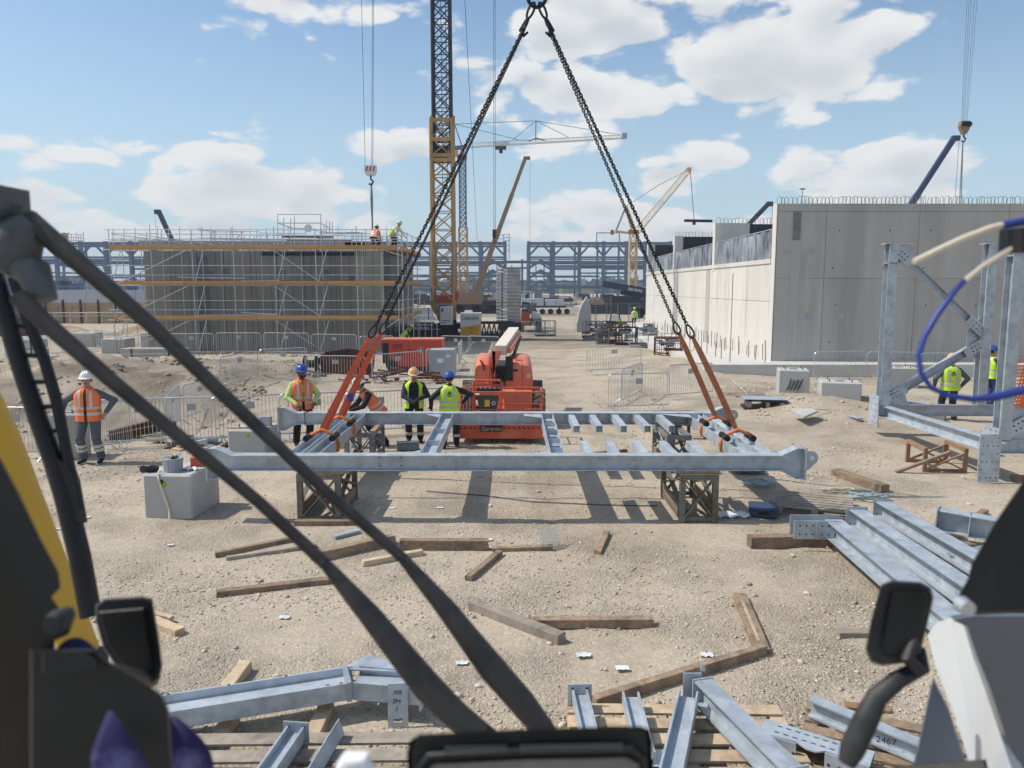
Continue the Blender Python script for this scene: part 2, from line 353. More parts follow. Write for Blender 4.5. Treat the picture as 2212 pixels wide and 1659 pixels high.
    def mesh(s, name, m=None, off=(0,0,0), smooth=False):
        me = bpy.data.meshes.new(name)
        o = Vector(off); me.from_pydata([(x-o.x, y-o.y, z-o.z) for x, y, z in s.v], [], s.f); me.update()
        if smooth or s.sm:
            me.shade_smooth()
            try: me.set_sharp_from_angle(angle=R(40))
            except Exception: pass
        if m: me.materials.append(MATS[m])
        return me

def link(o): COL.objects.link(o); return o
def tag(o, label, cat, group=None, kind=None):
    if label: o['label'] = label
    if cat: o['category'] = cat
    if group: o['group'] = group
    if kind: o['kind'] = kind
    return o
class Thing:
    def __init__(s, name, label, cat, loc=(0,0,0), group=None, kind=None):
        s.o = link(bpy.data.objects.new(name, None)); s.o.empty_display_size = 0.2
        s.loc = Vector(loc); s.o.location = s.loc; tag(s.o, label, cat, group, kind)
    def part(s, name, mb, m, parent=None, smooth=False, label=None, kind=None):   # mb in world coordinates
        o = link(bpy.data.objects.new(name, mb.mesh(name, m, s.loc, smooth))); o.parent = parent or s.o
        if label: o['label'] = label
        if kind: o['kind'] = kind
        return o
    def inst(s, name, me, mtx, parent=None):         # shared mesh data placed by a world matrix
        o = link(bpy.data.objects.new(name, me)); o.parent = parent or s.o
        o.matrix_local = Matrix.Translation(-s.loc) @ mtx; return o
    def text(s, name, body, size, m, mtx, parent=None, ext=0.004, align='CENTER'):
        cu = bpy.data.curves.new(name, 'FONT'); cu.body = body; cu.size = size; cu.extrude = ext; cu.align_x = align; cu.align_y = 'CENTER'
        t = bpy.data.objects.new('tmp', cu); COL.objects.link(t)
        me = bpy.data.meshes.new_from_object(t); bpy.data.objects.remove(t); bpy.data.curves.remove(cu)
        me.materials.clear(); me.materials.append(MATS[m])
        return s.inst(name, me, mtx, parent)
def single(name, mb, m, label, cat, loc=None, group=None, kind=None, smooth=False):
    loc = Vector(loc) if loc is not None else Vector((0,0,0))
    o = link(bpy.data.objects.new(name, mb.mesh(name, m, loc, smooth))); o.location = loc
    return tag(o, label, cat, group, kind)
def copy_tree(o, parent=None):
    c = o.copy(); COL.objects.link(c); c.parent = parent
    for ch in list(KIDS.get(o.name, ())): copy_tree(ch, c)
    return c
KIDS = {}
def remember(o):
    for x in [o] + list(o.children_recursive): KIDS[x.name] = list(x.children)
UNIT = {}
def unit_tube(m, n=6):
    k = (m, n)
    if k not in UNIT: UNIT[k] = MB().tube((0,0,0), (0,0,1), 1.0, n).mesh('tube_' + m, m, smooth=False)
    return UNIT[k]
def unit_box(m):
    k = ('box', m)
    if k not in UNIT: UNIT[k] = MB().box(-.5,.5,-.5,.5,-.5,.5).mesh('block_' + m, m)
    return UNIT[k]
def tube_mtx(p0, p1, r):
    p0 = Vector(p0); p1 = Vector(p1); d = p1 - p0
    q = d.to_track_quat('Z', 'Y')
    return Matrix.Translation(p0) @ q.to_matrix().to_4x4() @ Matrix.Diagonal((r, r, d.length, 1))
FACE_CAM = Matrix.Rotation(R(90), 4, 'X')            # lettering that faces -Y
# ================================================================== ground
def vnoise(x, y, seed=0):
    xi = np.floor(x).astype(np.int64); yi = np.floor(y).astype(np.int64); xf = x - xi; yf = y - yi
    def hsh(a, b):
        n = (a * 374761393 + b * 668265263 + seed * 974711) & 0x7fffffff
        n = ((n ^ (n >> 13)) * 1274126177) & 0x7fffffff
        return ((n ^ (n >> 16)) & 0xffff) / 65535.0
    u = xf*xf*(3-2*xf); v = yf*yf*(3-2*yf)
    return (hsh(xi,yi)*(1-u)+hsh(xi+1,yi)*u)*(1-v) + (hsh(xi,yi+1)*(1-u)+hsh(xi+1,yi+1)*u)*v
def fbm(x, y, o=4, seed=0):
    s = 0; a = 0.5
    for k in range(o): s = s + a*vnoise(x*2**k, y*2**k, seed+k); a *= 0.5
    return s
def gauss(x, y, cx, cy, rx, ry): return np.exp(-((x-cx)/rx)**2 - ((y-cy)/ry)**2)
def tracks(x, y):                         # wheel tracks of plant crossing the yard
    t = 0
    for f in (lambda y: 2.6+0.13*(y-20)+1.6*np.sin(y*.11), lambda y: -.6+.02*y+2.0*np.sin(y*.07+1.0), lambda y: 3.8-.25*(y-9)+.0*y):
        for o in (-.95, .95):
            d = x-f(y)-o; w = .20+.05*vnoise(y*.8, x*0+o, 5); t = np.maximum(t, np.exp(-(d/w)**4)*(vnoise(y*.5+o*9, x*0, 8) > .25)*(.55+.45*np.sin(y*26+np.abs(d)*14)*(y < 22)))
    return t
def hgt(x, y):
    x = np.asarray(x, float); y = np.asarray(y, float)
    h = (fbm(x*0.9, y*0.9, 4, 3) - 0.47) * 0.05 + (fbm(x*4, y*4, 2, 9) - 0.37) * 0.018
    # dug ground and spoil on the left, behind the row of barriers
    left = 1/(1+np.exp(-(-8.6 - x)*1.6)); rough = fbm(x*1.1, y*1.1, 5, 21)
    pit = left * np.exp(-((y-22.3)/2.4)**2) * 0.95
    bank = left * np.exp(-((y-29)/4.0)**2) * (0.35 + 1.0*rough)
    h = h - pit*(0.6+0.8*rough) + bank
    h = h + 0.35*gauss(x, y, -13, 37, 6, 3)*(0.5+rough) + 0.5*gauss(x, y, -22, 60, 14, 6)*(0.5+rough)
    # spoil round the anchor blocks and the ramp up to the slab on the right
    h = h + (0.45*gauss(x, y, 9.4, 22.5, 2.0, 2.2) + 0.36*gauss(x, y, 7.4, 33.5, 2.6, 3.4) + 0.3*gauss(x, y, 6.4, 41, 2.0, 6)) * (0.55 + 0.9*rough)
    h = h + 0.12*gauss(x, y, 7.5, 26, 3.5, 2.5)*rough
    h = h - 0.9*np.clip((y-260)/400, 0, 1)
    return h - 0.022*tracks(x, y)*np.clip((70-y)/20, 0, 1)
def ground():
    ys = np.concatenate([np.linspace(-60, 1.6, 14), 1.7*np.exp(np.linspace(0, math.log(1500/1.7), 420))])
    t = np.linspace(-1, 1, 560); k = 6.6
    xs = np.sinh(t*k)/math.sinh(k)*1500
    X, Y = np.meshgrid(xs, ys); Z = hgt(X, Y)
    nx, ny = len(xs), len(ys)
    me = bpy.data.meshes.new('ground'); me.vertices.add(nx*ny)
    me.vertices.foreach_set('co', np.stack([X, Y, Z], -1).reshape(-1))
    i = np.arange(nx-1)[None,:] + np.arange(ny-1)[:,None]*nx
    q = np.stack([i, i+1, i+1+nx, i+nx], -1).reshape(-1)
    me.loops.add(len(q)); me.loops.foreach_set('vertex_index', q.astype(np.int32))
    nf = len(q)//4; me.polygons.add(nf); me.polygons.foreach_set('loop_start', np.arange(0, len(q), 4, dtype=np.int32))
    me.polygons.foreach_set('loop_total', np.full(nf, 4, np.int32)); me.update(calc_edges=True); me.shade_smooth()
    m = bpy.data.materials.new('gravel_ground'); m.use_nodes = True; nt = m.node_tree; N = nt.nodes; L = nt.links
    b = N['Principled BSDF']; b.inputs['Roughness'].default_value = 0.95; b.inputs['Specular IOR Level'].default_value = 0.15
    g = N.new('ShaderNodeNewGeometry')
    def noise(s, d=6, r=0.6, vec=None):
        n = N.new('ShaderNodeTexNoise'); n.inputs['Scale'].default_value = s; n.inputs['Detail'].default_value = d; n.inputs['Roughness'].default_value = r
        L.new(vec or g.outputs['Position'], n.inputs['Vector']); return n.outputs['Fac']
    def mr(v, a, b_, c=0, d=1):
        n = N.new('ShaderNodeMapRange'); n.inputs[1].default_value = a; n.inputs[2].default_value = b_; n.inputs[3].default_value = c; n.inputs[4].default_value = d
        L.new(v, n.inputs[0]); return n.outputs[0]
    def mixc(f, a, c):
        n = N.new('ShaderNodeMix'); n.data_type = 'RGBA'; L.new(f, n.inputs[0])
        for s, v in ((6, a), (7, c)):
            if isinstance(v, tuple): n.inputs[s].default_value = (*v, 1)
            else: L.new(v, n.inputs[s])
        return n.outputs[2]
    mp = N.new('ShaderNodeMapping'); mp.inputs['Rotation'].default_value = (0, 0, R(-8)); mp.inputs['Scale'].default_value = (0.12, 1.1, 1); L.new(g.outputs['Position'], mp.inputs[0])
    c = mixc(mr(noise(0.35, 5), 0.38, 0.62), (0.475, 0.395, 0.295), (0.42, 0.355, 0.27))
    c = mixc(mr(noise(0.8, 4, 0.6, mp.outputs[0]), 0.52, 0.70, 0, 0.55), c, (0.55, 0.465, 0.36))
    c = mixc(mr(noise(0.13, 6, 0.62), 0.46, 0.60, 0, 0.55), c, (0.36, 0.295, 0.225))
    mp2 = N.new('ShaderNodeMapping'); mp2.inputs['Rotation'].default_value = (0, 0, R(12)); mp2.inputs['Scale'].default_value = (1.3, 0.07, 1); L.new(g.outputs['Position'], mp2.inputs[0])
    c = mixc(mr(noise(1.0, 5, 0.6, mp2.outputs[0]), 0.55, 0.68, 0, 0.45), c, (0.40, 0.325, 0.245))
    c = mixc(mr(noise(3.0, 8, 0.7), 0.50, 0.66, 0, 0.5), c, (0.345, 0.285, 0.215))
    vo = N.new('ShaderNodeTexVoronoi'); vo.inputs['Scale'].default_value = 38; L.new(g.outputs['Position'], vo.inputs['Vector'])
    vo2 = N.new('ShaderNodeTexVoronoi'); vo2.inputs['Scale'].default_value = 95; L.new(g.outputs['Position'], vo2.inputs['Vector'])
    sep = N.new('ShaderNodeSeparateColor'); L.new(vo.outputs['Color'], sep.inputs[0])
    c = mixc(mr(sep.outputs[0], 0.62, 0.95, 0, 0.55), c, (0.58, 0.51, 0.42))
    c = mixc(mr(sep.outputs[1], 0.75, 0.98, 0, 0.5), c, (0.29, 0.245, 0.195))
    L.new(c, b.inputs['Base Color'])
    hh = N.new('ShaderNodeMath'); hh.operation = 'ADD'
    mm = N.new('ShaderNodeMath'); mm.operation = 'MULTIPLY'; mm.inputs[1].default_value = -0.5; L.new(vo2.outputs['Distance'], mm.inputs[0])
    m2 = N.new('ShaderNodeMath'); m2.operation = 'MULTIPLY'; m2.inputs[1].default_value = -1.0; L.new(vo.outputs['Distance'], m2.inputs[0])
    L.new(mm.outputs[0], hh.inputs[0]); L.new(m2.outputs[0], hh.inputs[1])
    h2 = N.new('ShaderNodeMath'); h2.operation = 'ADD'; L.new(hh.outputs[0], h2.inputs[0]); L.new(noise(14, 6, 0.7), h2.inputs[1])
    an0 = N.new('ShaderNodeAttribute'); an0.attribute_name = 'soil'
    big = N.new('ShaderNodeMath'); big.operation = 'MULTIPLY'; L.new(noise(2.6, 8, 0.72), big.inputs[0]); sb_ = N.new('ShaderNodeMath'); sb_.operation = 'MULTIPLY_ADD'; sb_.inputs[1].default_value = 9.0; sb_.inputs[2].default_value = 1.2; L.new(an0.outputs['Fac'], sb_.inputs[0]); L.new(sb_.outputs[0], big.inputs[1])
    h3 = N.new('ShaderNodeMath'); h3.operation = 'ADD'; L.new(h2.outputs[0], h3.inputs[0]); L.new(big.outputs[0], h3.inputs[1]); h2 = h3
    bp = N.new('ShaderNodeBump'); bp.inputs['Strength'].default_value = 0.9; bp.inputs['Distance'].default_value = 0.024
    ms = mr(noise(0.55, 5, 0.6), 0.42, 0.60, 0.22, 1.0); L.new(ms, bp.inputs['Strength'])
    L.new(h2.outputs[0], bp.inputs['Height']); L.new(bp.outputs[0], b.inputs['Normal'])
    soil = 1/(1+np.exp(-(-7.5-X)*1.1))*np.exp(-((Y-26)/7.5)**4)*np.clip((fbm(X*.5,Y*.5,4,77)-.25)*3.2,0,1) + .8*np.clip((fbm(X*.06,Y*.06,4,88)-.42)*4,0,1)*(Y>45)*(X<12)
    soil = soil + .55*gauss(X,Y,8.6,24,3.2,4)*np.clip((fbm(X,Y,4,31)-.3)*3,0,1)
    at = me.attributes.new('soil', 'FLOAT', 'POINT'); at.data.foreach_set('value', np.clip(soil,0,1).reshape(-1).astype(np.float32))
    an = N.new('ShaderNodeAttribute'); an.attribute_name = 'soil'
    c = mixc(mr(an.outputs['Fac'], 0, 1, 0, .85), c, mixc(mr(noise(2.2, 8, 0.7), 0.4, 0.62), (0.17, 0.125, 0.09), (0.30, 0.26, 0.215)))
    L.new(c, b.inputs['Base Color'])
    at2 = me.attributes.new('track', 'FLOAT', 'POINT'); at2.data.foreach_set('value', np.clip(tracks(X, Y), 0, 1).reshape(-1).astype(np.float32))
    an2 = N.new('ShaderNodeAttribute'); an2.attribute_name = 'track'
    c = mixc(mr(an2.outputs['Fac'], 0, 1, 0, .38), c, (0.34, 0.275, 0.20)); L.new(c, b.inputs['Base Color'])
    me.materials.append(m)
    o = link(bpy.data.objects.new('ground', me)); o['kind'] = 'structure'
    return m
ground()

def stones(name, n, ymin, ymax, smin, smax, label, cols, seed, clump=0.0, xr=None):
    r = np.random.default_rng(seed)
    t = (1+5**.5)/2
    iv = np.array([(-1,t,0),(1,t,0),(-1,-t,0),(1,-t,0),(0,-1,t),(0,1,t),(0,-1,-t),(0,1,-t),(t,0,-1),(t,0,1),(-t,0,-1),(-t,0,1)], float)/1.9
    it = np.array([(0,11,5),(0,5,1),(0,1,7),(0,7,10),(0,10,11),(1,5,9),(5,11,4),(11,10,2),(10,7,6),(7,1,8),(3,9,4),(3,4,2),(3,2,6),(3,6,8),(3,8,9),(4,9,5),(2,4,11),(6,2,10),(8,6,7),(9,8,1)])
    protos = np.stack([iv*(0.55+0.75*r.random((12,1)))*np.array([1, 0.8, 0.6])*(0.8+.4*r.random(3)) for _ in range(24)])
    m = int(n*3.2)
    y = 1/(r.random(m)*(1/ymin-1/ymax)+1/ymax)
    x = (r.random(m)*2-1)*y*0.72
    if xr: x = xr[0]+(xr[1]-xr[0])*r.random(m); y = ymin+(ymax-ymin)*r.random(m)
    cl = fbm(x*0.55, y*0.55, 4, 50+seed)
    keep = r.random(m) < np.clip((cl-0.42)*7*clump + (1-clump)*.6, 0.015, 1)
    x, y = x[keep][:n], y[keep][:n]; n = len(x)
    z = hgt(x, y); s = smin*(smax/smin)**(r.random(n)**3.0)
    a = r.random(n)*6.283; pi = r.integers(0, 24, n)
    V = protos[pi]*s[:,None,None]
    ca, sa = np.cos(a)[:,None], np.sin(a)[:,None]
    VX = V[:,:,0]*ca - V[:,:,1]*sa + x[:,None]; VY = V[:,:,0]*sa + V[:,:,1]*ca + y[:,None]; VZ = V[:,:,2] + (z + s*0.12)[:,None]
    co = np.stack([VX,VY,VZ],-1).reshape(-1)
    tri = (it[None]+np.arange(n)[:,None,None]*12).reshape(-1).astype(np.int32)
    me = bpy.data.meshes.new(name); me.vertices.add(n*12); me.vertices.foreach_set('co', co)
    me.loops.add(len(tri)); me.loops.foreach_set('vertex_index', tri); nf = len(tri)//3
    me.polygons.add(nf); me.polygons.foreach_set('loop_start', np.arange(0,len(tri),3,dtype=np.int32)); me.polygons.foreach_set('loop_total', np.full(nf,3,np.int32))
    me.update(calc_edges=True)
    at = me.attributes.new('tint', 'FLOAT', 'POINT'); at.data.foreach_set('value', np.repeat(r.random(n), 12).astype(np.float32))
    mt = bpy.data.materials.new(name); mt.use_nodes = True; nt = mt.node_tree; N = nt.nodes; L = nt.links; b = N['Principled BSDF']; b.inputs['Roughness'].default_value = 0.95
    b.inputs['Specular IOR Level'].default_value = 0.15
    an = N.new('ShaderNodeAttribute'); an.attribute_name = 'tint'; cr = N.new('ShaderNodeValToRGB'); L.new(an.outputs['Fac'], cr.inputs[0])
    e = cr.color_ramp.elements; e[0].color = (*cols[0],1); e[1].color = (*cols[-1],1)
    for i, c in enumerate(cols[1:-1]): q = e.new((i+1)/(len(cols)-1)); q.color = (*c,1)
    L.new(cr.outputs[0], b.inputs['Base Color']); me.materials.append(mt)
    o = link(bpy.data.objects.new(name, me)); tag(o, label, None, None, 'stuff'); return o
SC = [(0.36,0.30,0.23),(0.48,0.40,0.31),(0.44,0.37,0.285),(0.60,0.53,0.44),(0.52,0.45,0.36),(0.27,0.235,0.195)]
stones('gravel', 60000, 4.6, 24, 0.005, 0.024, 'loose sandy gravel strewn over the ground', SC, 1, 0.85)
stones('gravel_far', 9000, 14, 60, 0.012, 0.05, 'coarse pale gravel on the ground farther back', SC, 2, 0.85)
stones('rubble', 700, 4.8, 22, 0.018, 0.055, 'scattered lumps of pale stone on the sandy ground', SC, 3, 0.6)

stones('spoil_stones', 3500, 19.5, 38, 0.02, 0.13, 'rough stones and clods over the dug ground at the left', [(0.22,0.17,0.125),(0.33,0.28,0.225),(0.27,0.22,0.17),(0.40,0.35,0.29)], 4, 0.9, (-20, -7.5))
stones('mound_stones', 900, 20, 29, 0.015, 0.09, 'rough stones over the spoil round the right anchor blocks', SC, 5, 0.7, (6.5, 12))
# ================================================================== far background
def treeline():
    r = random.Random(5); mb = MB()
    for k in range(900):
        x = r.uniform(-420, 420); y = r.uniform(520, 640); s = r.uniform(3, 8)
        z = -0.9 + r.uniform(0, 1)**2*5
        for j in range(3):
            a = r.uniform(0, 6.28); c = Vector((x + r.uniform(-s,s), y, z + r.uniform(0,3)))
            d1 = Vector((math.cos(a)*s, math.sin(a)*s, r.uniform(-.3,.3)*s)); d2 = Vector((r.uniform(-.4,.4)*s, r.uniform(-.4,.4)*s, s*0.7))
            mb.add([c-d1-d2*0.4, c+d1-d2*0.4, c+d1*0.6+d2, c-d1*0.6+d2], [(0,1,2,3)])
    single('far_woodland', mb, 'leaf', 'hazy line of far trees along the horizon', None, kind='stuff')
treeline()
mat('strip_green', (0.34, 0.38, 0.25), 0.9, 0, 0.15, 1.0, col2=(0.37,0.375,0.35), scale2=0.7, spot=0.5)
mat('concrete_dark', (0.16, 0.175, 0.19), 0.9, 0, 0.2, 1.6)
mat('concrete_left', (0.315, 0.305, 0.285), 0.9, 0, 0.12, 1.6, 0.003, 30, col2=(0.245, 0.245, 0.24), scale2=0.8, spot=0.54, streak=True)
mat('rough_patch', (0.20, 0.205, 0.21), 0.95, 0, 0.55, 16.0, 0.05, 25)
# ================================================================== concrete building on the right
YF, XW, ZT = 32.5, 11.0, 7.05
SLAB_Z = 0.5
def right_building():
    # slab
    mb = MB(); mb.box(7.8, 60, 31.0, 70, -0.3, SLAB_Z)
    o = single('foundation_slab', mb, 'slab', None, None, kind='structure')
    T = Thing('concrete_building', 'large unfinished pale concrete building with reinforcing loops along its top', 'building', (XW, YF, SLAB_Z))
    # front wall in lifts and bays with recessed joints: separate cast panels
    xs = [XW, 13.05, 16.9, 20.6, 24.4, 28.2, 32.0]
    zs = [SLAB_Z, 3.98, 6.72, ZT]
    for i in range(len(xs)-1):
        for j in range(3):
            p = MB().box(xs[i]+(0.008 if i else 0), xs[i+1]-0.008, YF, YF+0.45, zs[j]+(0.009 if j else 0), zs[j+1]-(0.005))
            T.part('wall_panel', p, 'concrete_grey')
    T.part('wall_core', MB().box(XW+0.02, 32, YF+0.05, YF+0.43, SLAB_Z, ZT-0.02), 'concrete_dark')
    # vertical recessed strip with rough patch on the front face
    T.part('cast_strip', MB().box(11.62, 12.02, YF-0.012, YF+0.01, SLAB_Z+0.02, 6.70), 'concrete_grey')
    T.part('formwork_strip', MB().box(12.05, 12.30, YF-0.006, YF+0.01, SLAB_Z+0.02, 6.70), 'concrete')
    T.part('rough_patch', MB().box(11.66, 11.98, YF-0.03, YF-0.012, 5.55, 6.72), 'rough_patch')
    for (u, v, s) in ((1693+60, 543, 14), (1753, 578, 14), (1746, 682, 14), (1815, 682, 14), (1700, 542, 13)):
        c = P(u, v, YF); h = s/2*YF/FPX*1.02
        T.part('cast_in_plate', MB().box(c.x-h, c.x+h, YF-0.012, YF+0.01, c.z-h, c.z+h), 'galv_dull')
    for i in range(5):
        for j in range(4):
            x = 13.4 + 3.8*i + (0.2 if j % 2 else 0)
            for dx in (0, 2.1):
                T.part('tie_hole', MB().tube((x+dx, YF-0.004, 1.3+1.55*j), (x+dx, YF+0.02, 1.3+1.55*j), 0.035, 8), 'dark_iron')
    # west wall: lower, lit by the sun, in cast bays
    ys = [YF+0.45, 36.4, 39.4, 42.6, 46.5, 49.8, 53.0, 56.5, 60.0, 63.6]
    for i in range(len(ys)-1):
        for (z0, z1) in ((SLAB_Z, 3.0), (3.0, 4.82)):
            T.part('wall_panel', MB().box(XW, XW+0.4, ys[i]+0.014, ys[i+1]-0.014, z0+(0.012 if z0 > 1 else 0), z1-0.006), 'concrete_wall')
    T.part('wall_core', MB().box(XW+0.04, XW+0.38, YF+0.45, 63.6, SLAB_Z, 4.8), 'concrete_dark')
    T.part('stained_strip', MB().box(XW-.012, XW+.02, 43.1, 44.0, SLAB_Z+.02, 4.6), 'concrete_grey'); T.part('joint_cover', MB().box(XW-.02, XW+.02, 38.6, 38.68, SLAB_Z+.02, 4.3), 'concrete_dark')
    T.part('ledge', MB().box(XW-0.05, XW+0.02, YF+0.5, 63.6, 4.62, 4.80), 'concrete_wall')
    # cross walls with dark formwork faces, pier ends towards the west
    for k, y in enumerate((42.6, 53.0, 63.3)):
        top = ZT
        T.part('pier', MB().box(XW-0.03, XW+0.42+(1.4 if k == 0 else 0.1), y-0.35, y+0.1, 4.5, top), 'concrete_wall' if k else 'concrete_wall')
        T.part('formwork_panel', MB().box(XW+0.5+(1.4 if k == 0 else 0.1), 22, y-0.28, y+0.1, 3.2, top-0.05), 'ply_black')
        for q in range(7):
            x = XW + 2.1 + q*1.25
            T.part('formwork_waler', MB().box(x, x+0.09, y-0.40, y-0.285, 3.4, top-0.12), 'crane_navy')
    # front wall return: thick end seen from the west
    T.part('pier', MB().box(XW-0.03, XW+0.02, YF+0.0, YF+0.47, SLAB_Z, ZT-0.005), 'concrete_wall')
    # sheeting hung between the piers above the west wall
    r = random.Random(3)
    for (y0, y1, h0, h1) in ((YF+0.5, 42.2, 1.25, 1.2), (42.75, 52.6, 1.2, 1.15), (53.15, 62.9, 1.15, 1.05)):
        n = 60
        def fn(a, b):
            y = y0 + (y1-y0)*a; z = 4.78 + b*(h0+(h1-h0)*a)
            x = XW + 0.12 + 0.05*math.sin(a*60 + 2*math.sin(b*3)) + 0.05*math.sin(a*143+b*2) + 0.03*math.sin(a*31)
            return (x, y, z + (0.03*math.sin(a*47) if b > 0.9 else 0))
        T.part('plastic_sheet', MB().grid(fn, 160, 6), 'tarp', smooth=True)
        T.part('guard_rail', MB().tube((XW+0.12, y0, 4.8+h0+0.02), (XW+0.12, y1, 4.8+h1+0.02), 0.025, 6), 'galv_tube')
    # reinforcing loops along the tops
    loop = MB(); pts = [(0,0,-0.02)] + [(0.09-0.09*math.cos(a), 0, 0.20+0.09*math.sin(a)) for a in [math.pi*i/6 for i in range(7)]] + [(0.18,0,-0.02)]
    loop.path(pts, 0.0105, 5); lm = loop.mesh('rebar_loop', 'rebar')
    def loops(x0, x1, y, z, step):
        x = x0
        while x < x1:
            T.inst('rebar_loop', lm, Matrix.Translation((x, y + r.uniform(-.04,.04), z + r.uniform(-.03,.03))) @ Matrix.Rotation(r.uniform(-.5,.5), 4, 'Z') @ Matrix.Rotation(r.uniform(-.12,.12), 4, 'Y'))
            x += step*r.uniform(0.8, 1.2)
    loops(XW+0.02, 24.5, YF+0.2, ZT, 0.165)
    loops(XW+0.1, 18.6, 42.5, ZT, 0.21)
    loops(XW+0.1, 15.8, 52.9, ZT, 0.24)
    T.part('survey_rod', MB().tube((12.1, YF+0.3, ZT), (12.1, YF+0.3, ZT+0.62), 0.012, 6).box(12.0, 12.2, YF+0.25, YF+0.35, ZT+0.6, ZT+0.64), 'dark_iron')
    return T
right_building()
# lifting beam hung above the far cross walls
LB = Thing('spreader_bar', 'dark horizontal lifting beam on a rope above the concrete cross walls', 'lifting beam', P(2735*0.54, 477, 47))
a, b = P(1478, 476.5, 50), P(1538, 477.5, 50)
LB.part('beam', MB().bar(a, b, 0.22, 0.16), 'crane_navy'); LB.part('rope', MB().tube((a+b)*0.5 - Vector((0.25,0,0)), P(1488, 372, 50)+Vector((.1,0,0)), 0.02, 5), 'rope_steel')
LB.part('shackle', MB().box(*( (lambda c:(c.x-.09,c.x+.09,c.y-.05,c.y+.05,c.z-.25,c.z+.02))((a+b)*0.5 - Vector((0.25,0,0))))), 'dark_iron')

# starter bars standing in the slab beside the west wall: each one can be picked out
r = random.Random(8)
sb = Thing('starter_bars', 'rows of upright steel starter bars standing in the pale slab', 'starter bars', (9.5, 36, SLAB_Z))
for row, x0 in enumerate((10.55, 9.2)):
    for k in range(18):
        y = 31.8 + k*1.25 + (0.5 if row else 0); x = x0 + r.uniform(-.08,.08); h = r.uniform(0.55, 0.95)
        sb.inst('starter_bar', unit_tube('rebar'), tube_mtx((x, y, SLAB_Z-0.05), (x + r.uniform(-.03,.03), y + r.uniform(-.03,.03), SLAB_Z + h), 0.02))
for k in range(26):
    y = 33.2 + k*1.15; x = 10.85
    sb.inst('starter_bar', unit_tube('rebar'), tube_mtx((x, y, SLAB_Z-0.05), (x + r.uniform(-.03,.03), y, SLAB_Z + r.uniform(.4,.7)), 0.016))

# ================================================================== concrete building on the left with scaffolding
SY = 42.0
SX0, SX1 = P(247, 700, SY).x, P(862, 700, SY).x
WX0, WX1 = P(318, 700, 43.6).x, P(832, 700, 43.6).x
def left_building():
    T = Thing('concrete_building', 'grey concrete block building wrapped in scaffolding', 'building', ((WX0+WX1)/2, 43.6, 0))
    top = P(500, 541, 43.6).z
    n = 9
    for i in range(n):
        x0 = WX0 + (WX1-WX0)*i/n; x1 = WX0 + (WX1-WX0)*(i+1)/n
        for (z0, z1) in ((-0.4, 1.95), (1.95, 4.0), (4.0, top)):
            T.part('wall_panel', MB().box(x0+0.02, x1-0.02, 43.6, 43.9, z0+0.015, z1-0.01), 'concrete_left')
    T.part('wall_core', MB().box(WX0+0.01, WX1-0.01, 43.65, 56, -0.4, top-0.02), 'concrete_dark')
    for i in range(5):
        T.part('side_panel', MB().box(WX1-0.02, WX1+0.008, 43.9+i*2.4, 46.28+i*2.4, -0.4, top-0.01), 'ply_black')
    c = P(440, 567, 43.6); T.part('pipe_sleeve', MB().lathe([(0.27,-.03),(0.27,0.02),(0.20,0.02),(0.20,-.03)], c, 24, 'y', cap=False), 'galv_dull')
    T.part('sleeve_plug', MB().lathe([(0.19,-.01),(0.19,0.02)], c, 20, 'y'), 'dark_iron')
    # flat dark recess strip and starter bars below the top
    T.part('recess', MB().box(P(562,545,43.6).x, P(790,545,43.6).x, 43.585, 43.6, P(600,552,43.6).z, P(600,545,43.6).z), 'ply_black')
    rr = random.Random(2)
    for k in range(52):
        x = P(563,545,43.6).x + k*0.115; T.inst('starter_bar', unit_tube('dark_iron'), tube_mtx((x, 43.57, top-0.32), (x+rr.uniform(-.05,.05), 43.55, top-0.02), 0.014))
    x = P(436, 640, 43.6).x
    T.part('pilaster', MB().box(x-0.14, x+0.40, 43.56, 43.601, -0.4, top-0.35), 'concrete_dark')
    T.part('corner_strip', MB().box(P(768,640,43.6).x, WX1-0.06, 43.572, 43.601, 1.8, top-0.05), 'strip_green')
    for (u, v) in ((486, 586), (612, 590), (706, 590), (760, 599), (455, 590), (450, 648)):
        c = P(u, v, 43.58); T.part('cast_in_plate', MB().box(c.x-.16, c.x+.16, 43.588, 43.6, c.z-.16, c.z+.16), 'concrete_dark')
    return T
left_building()

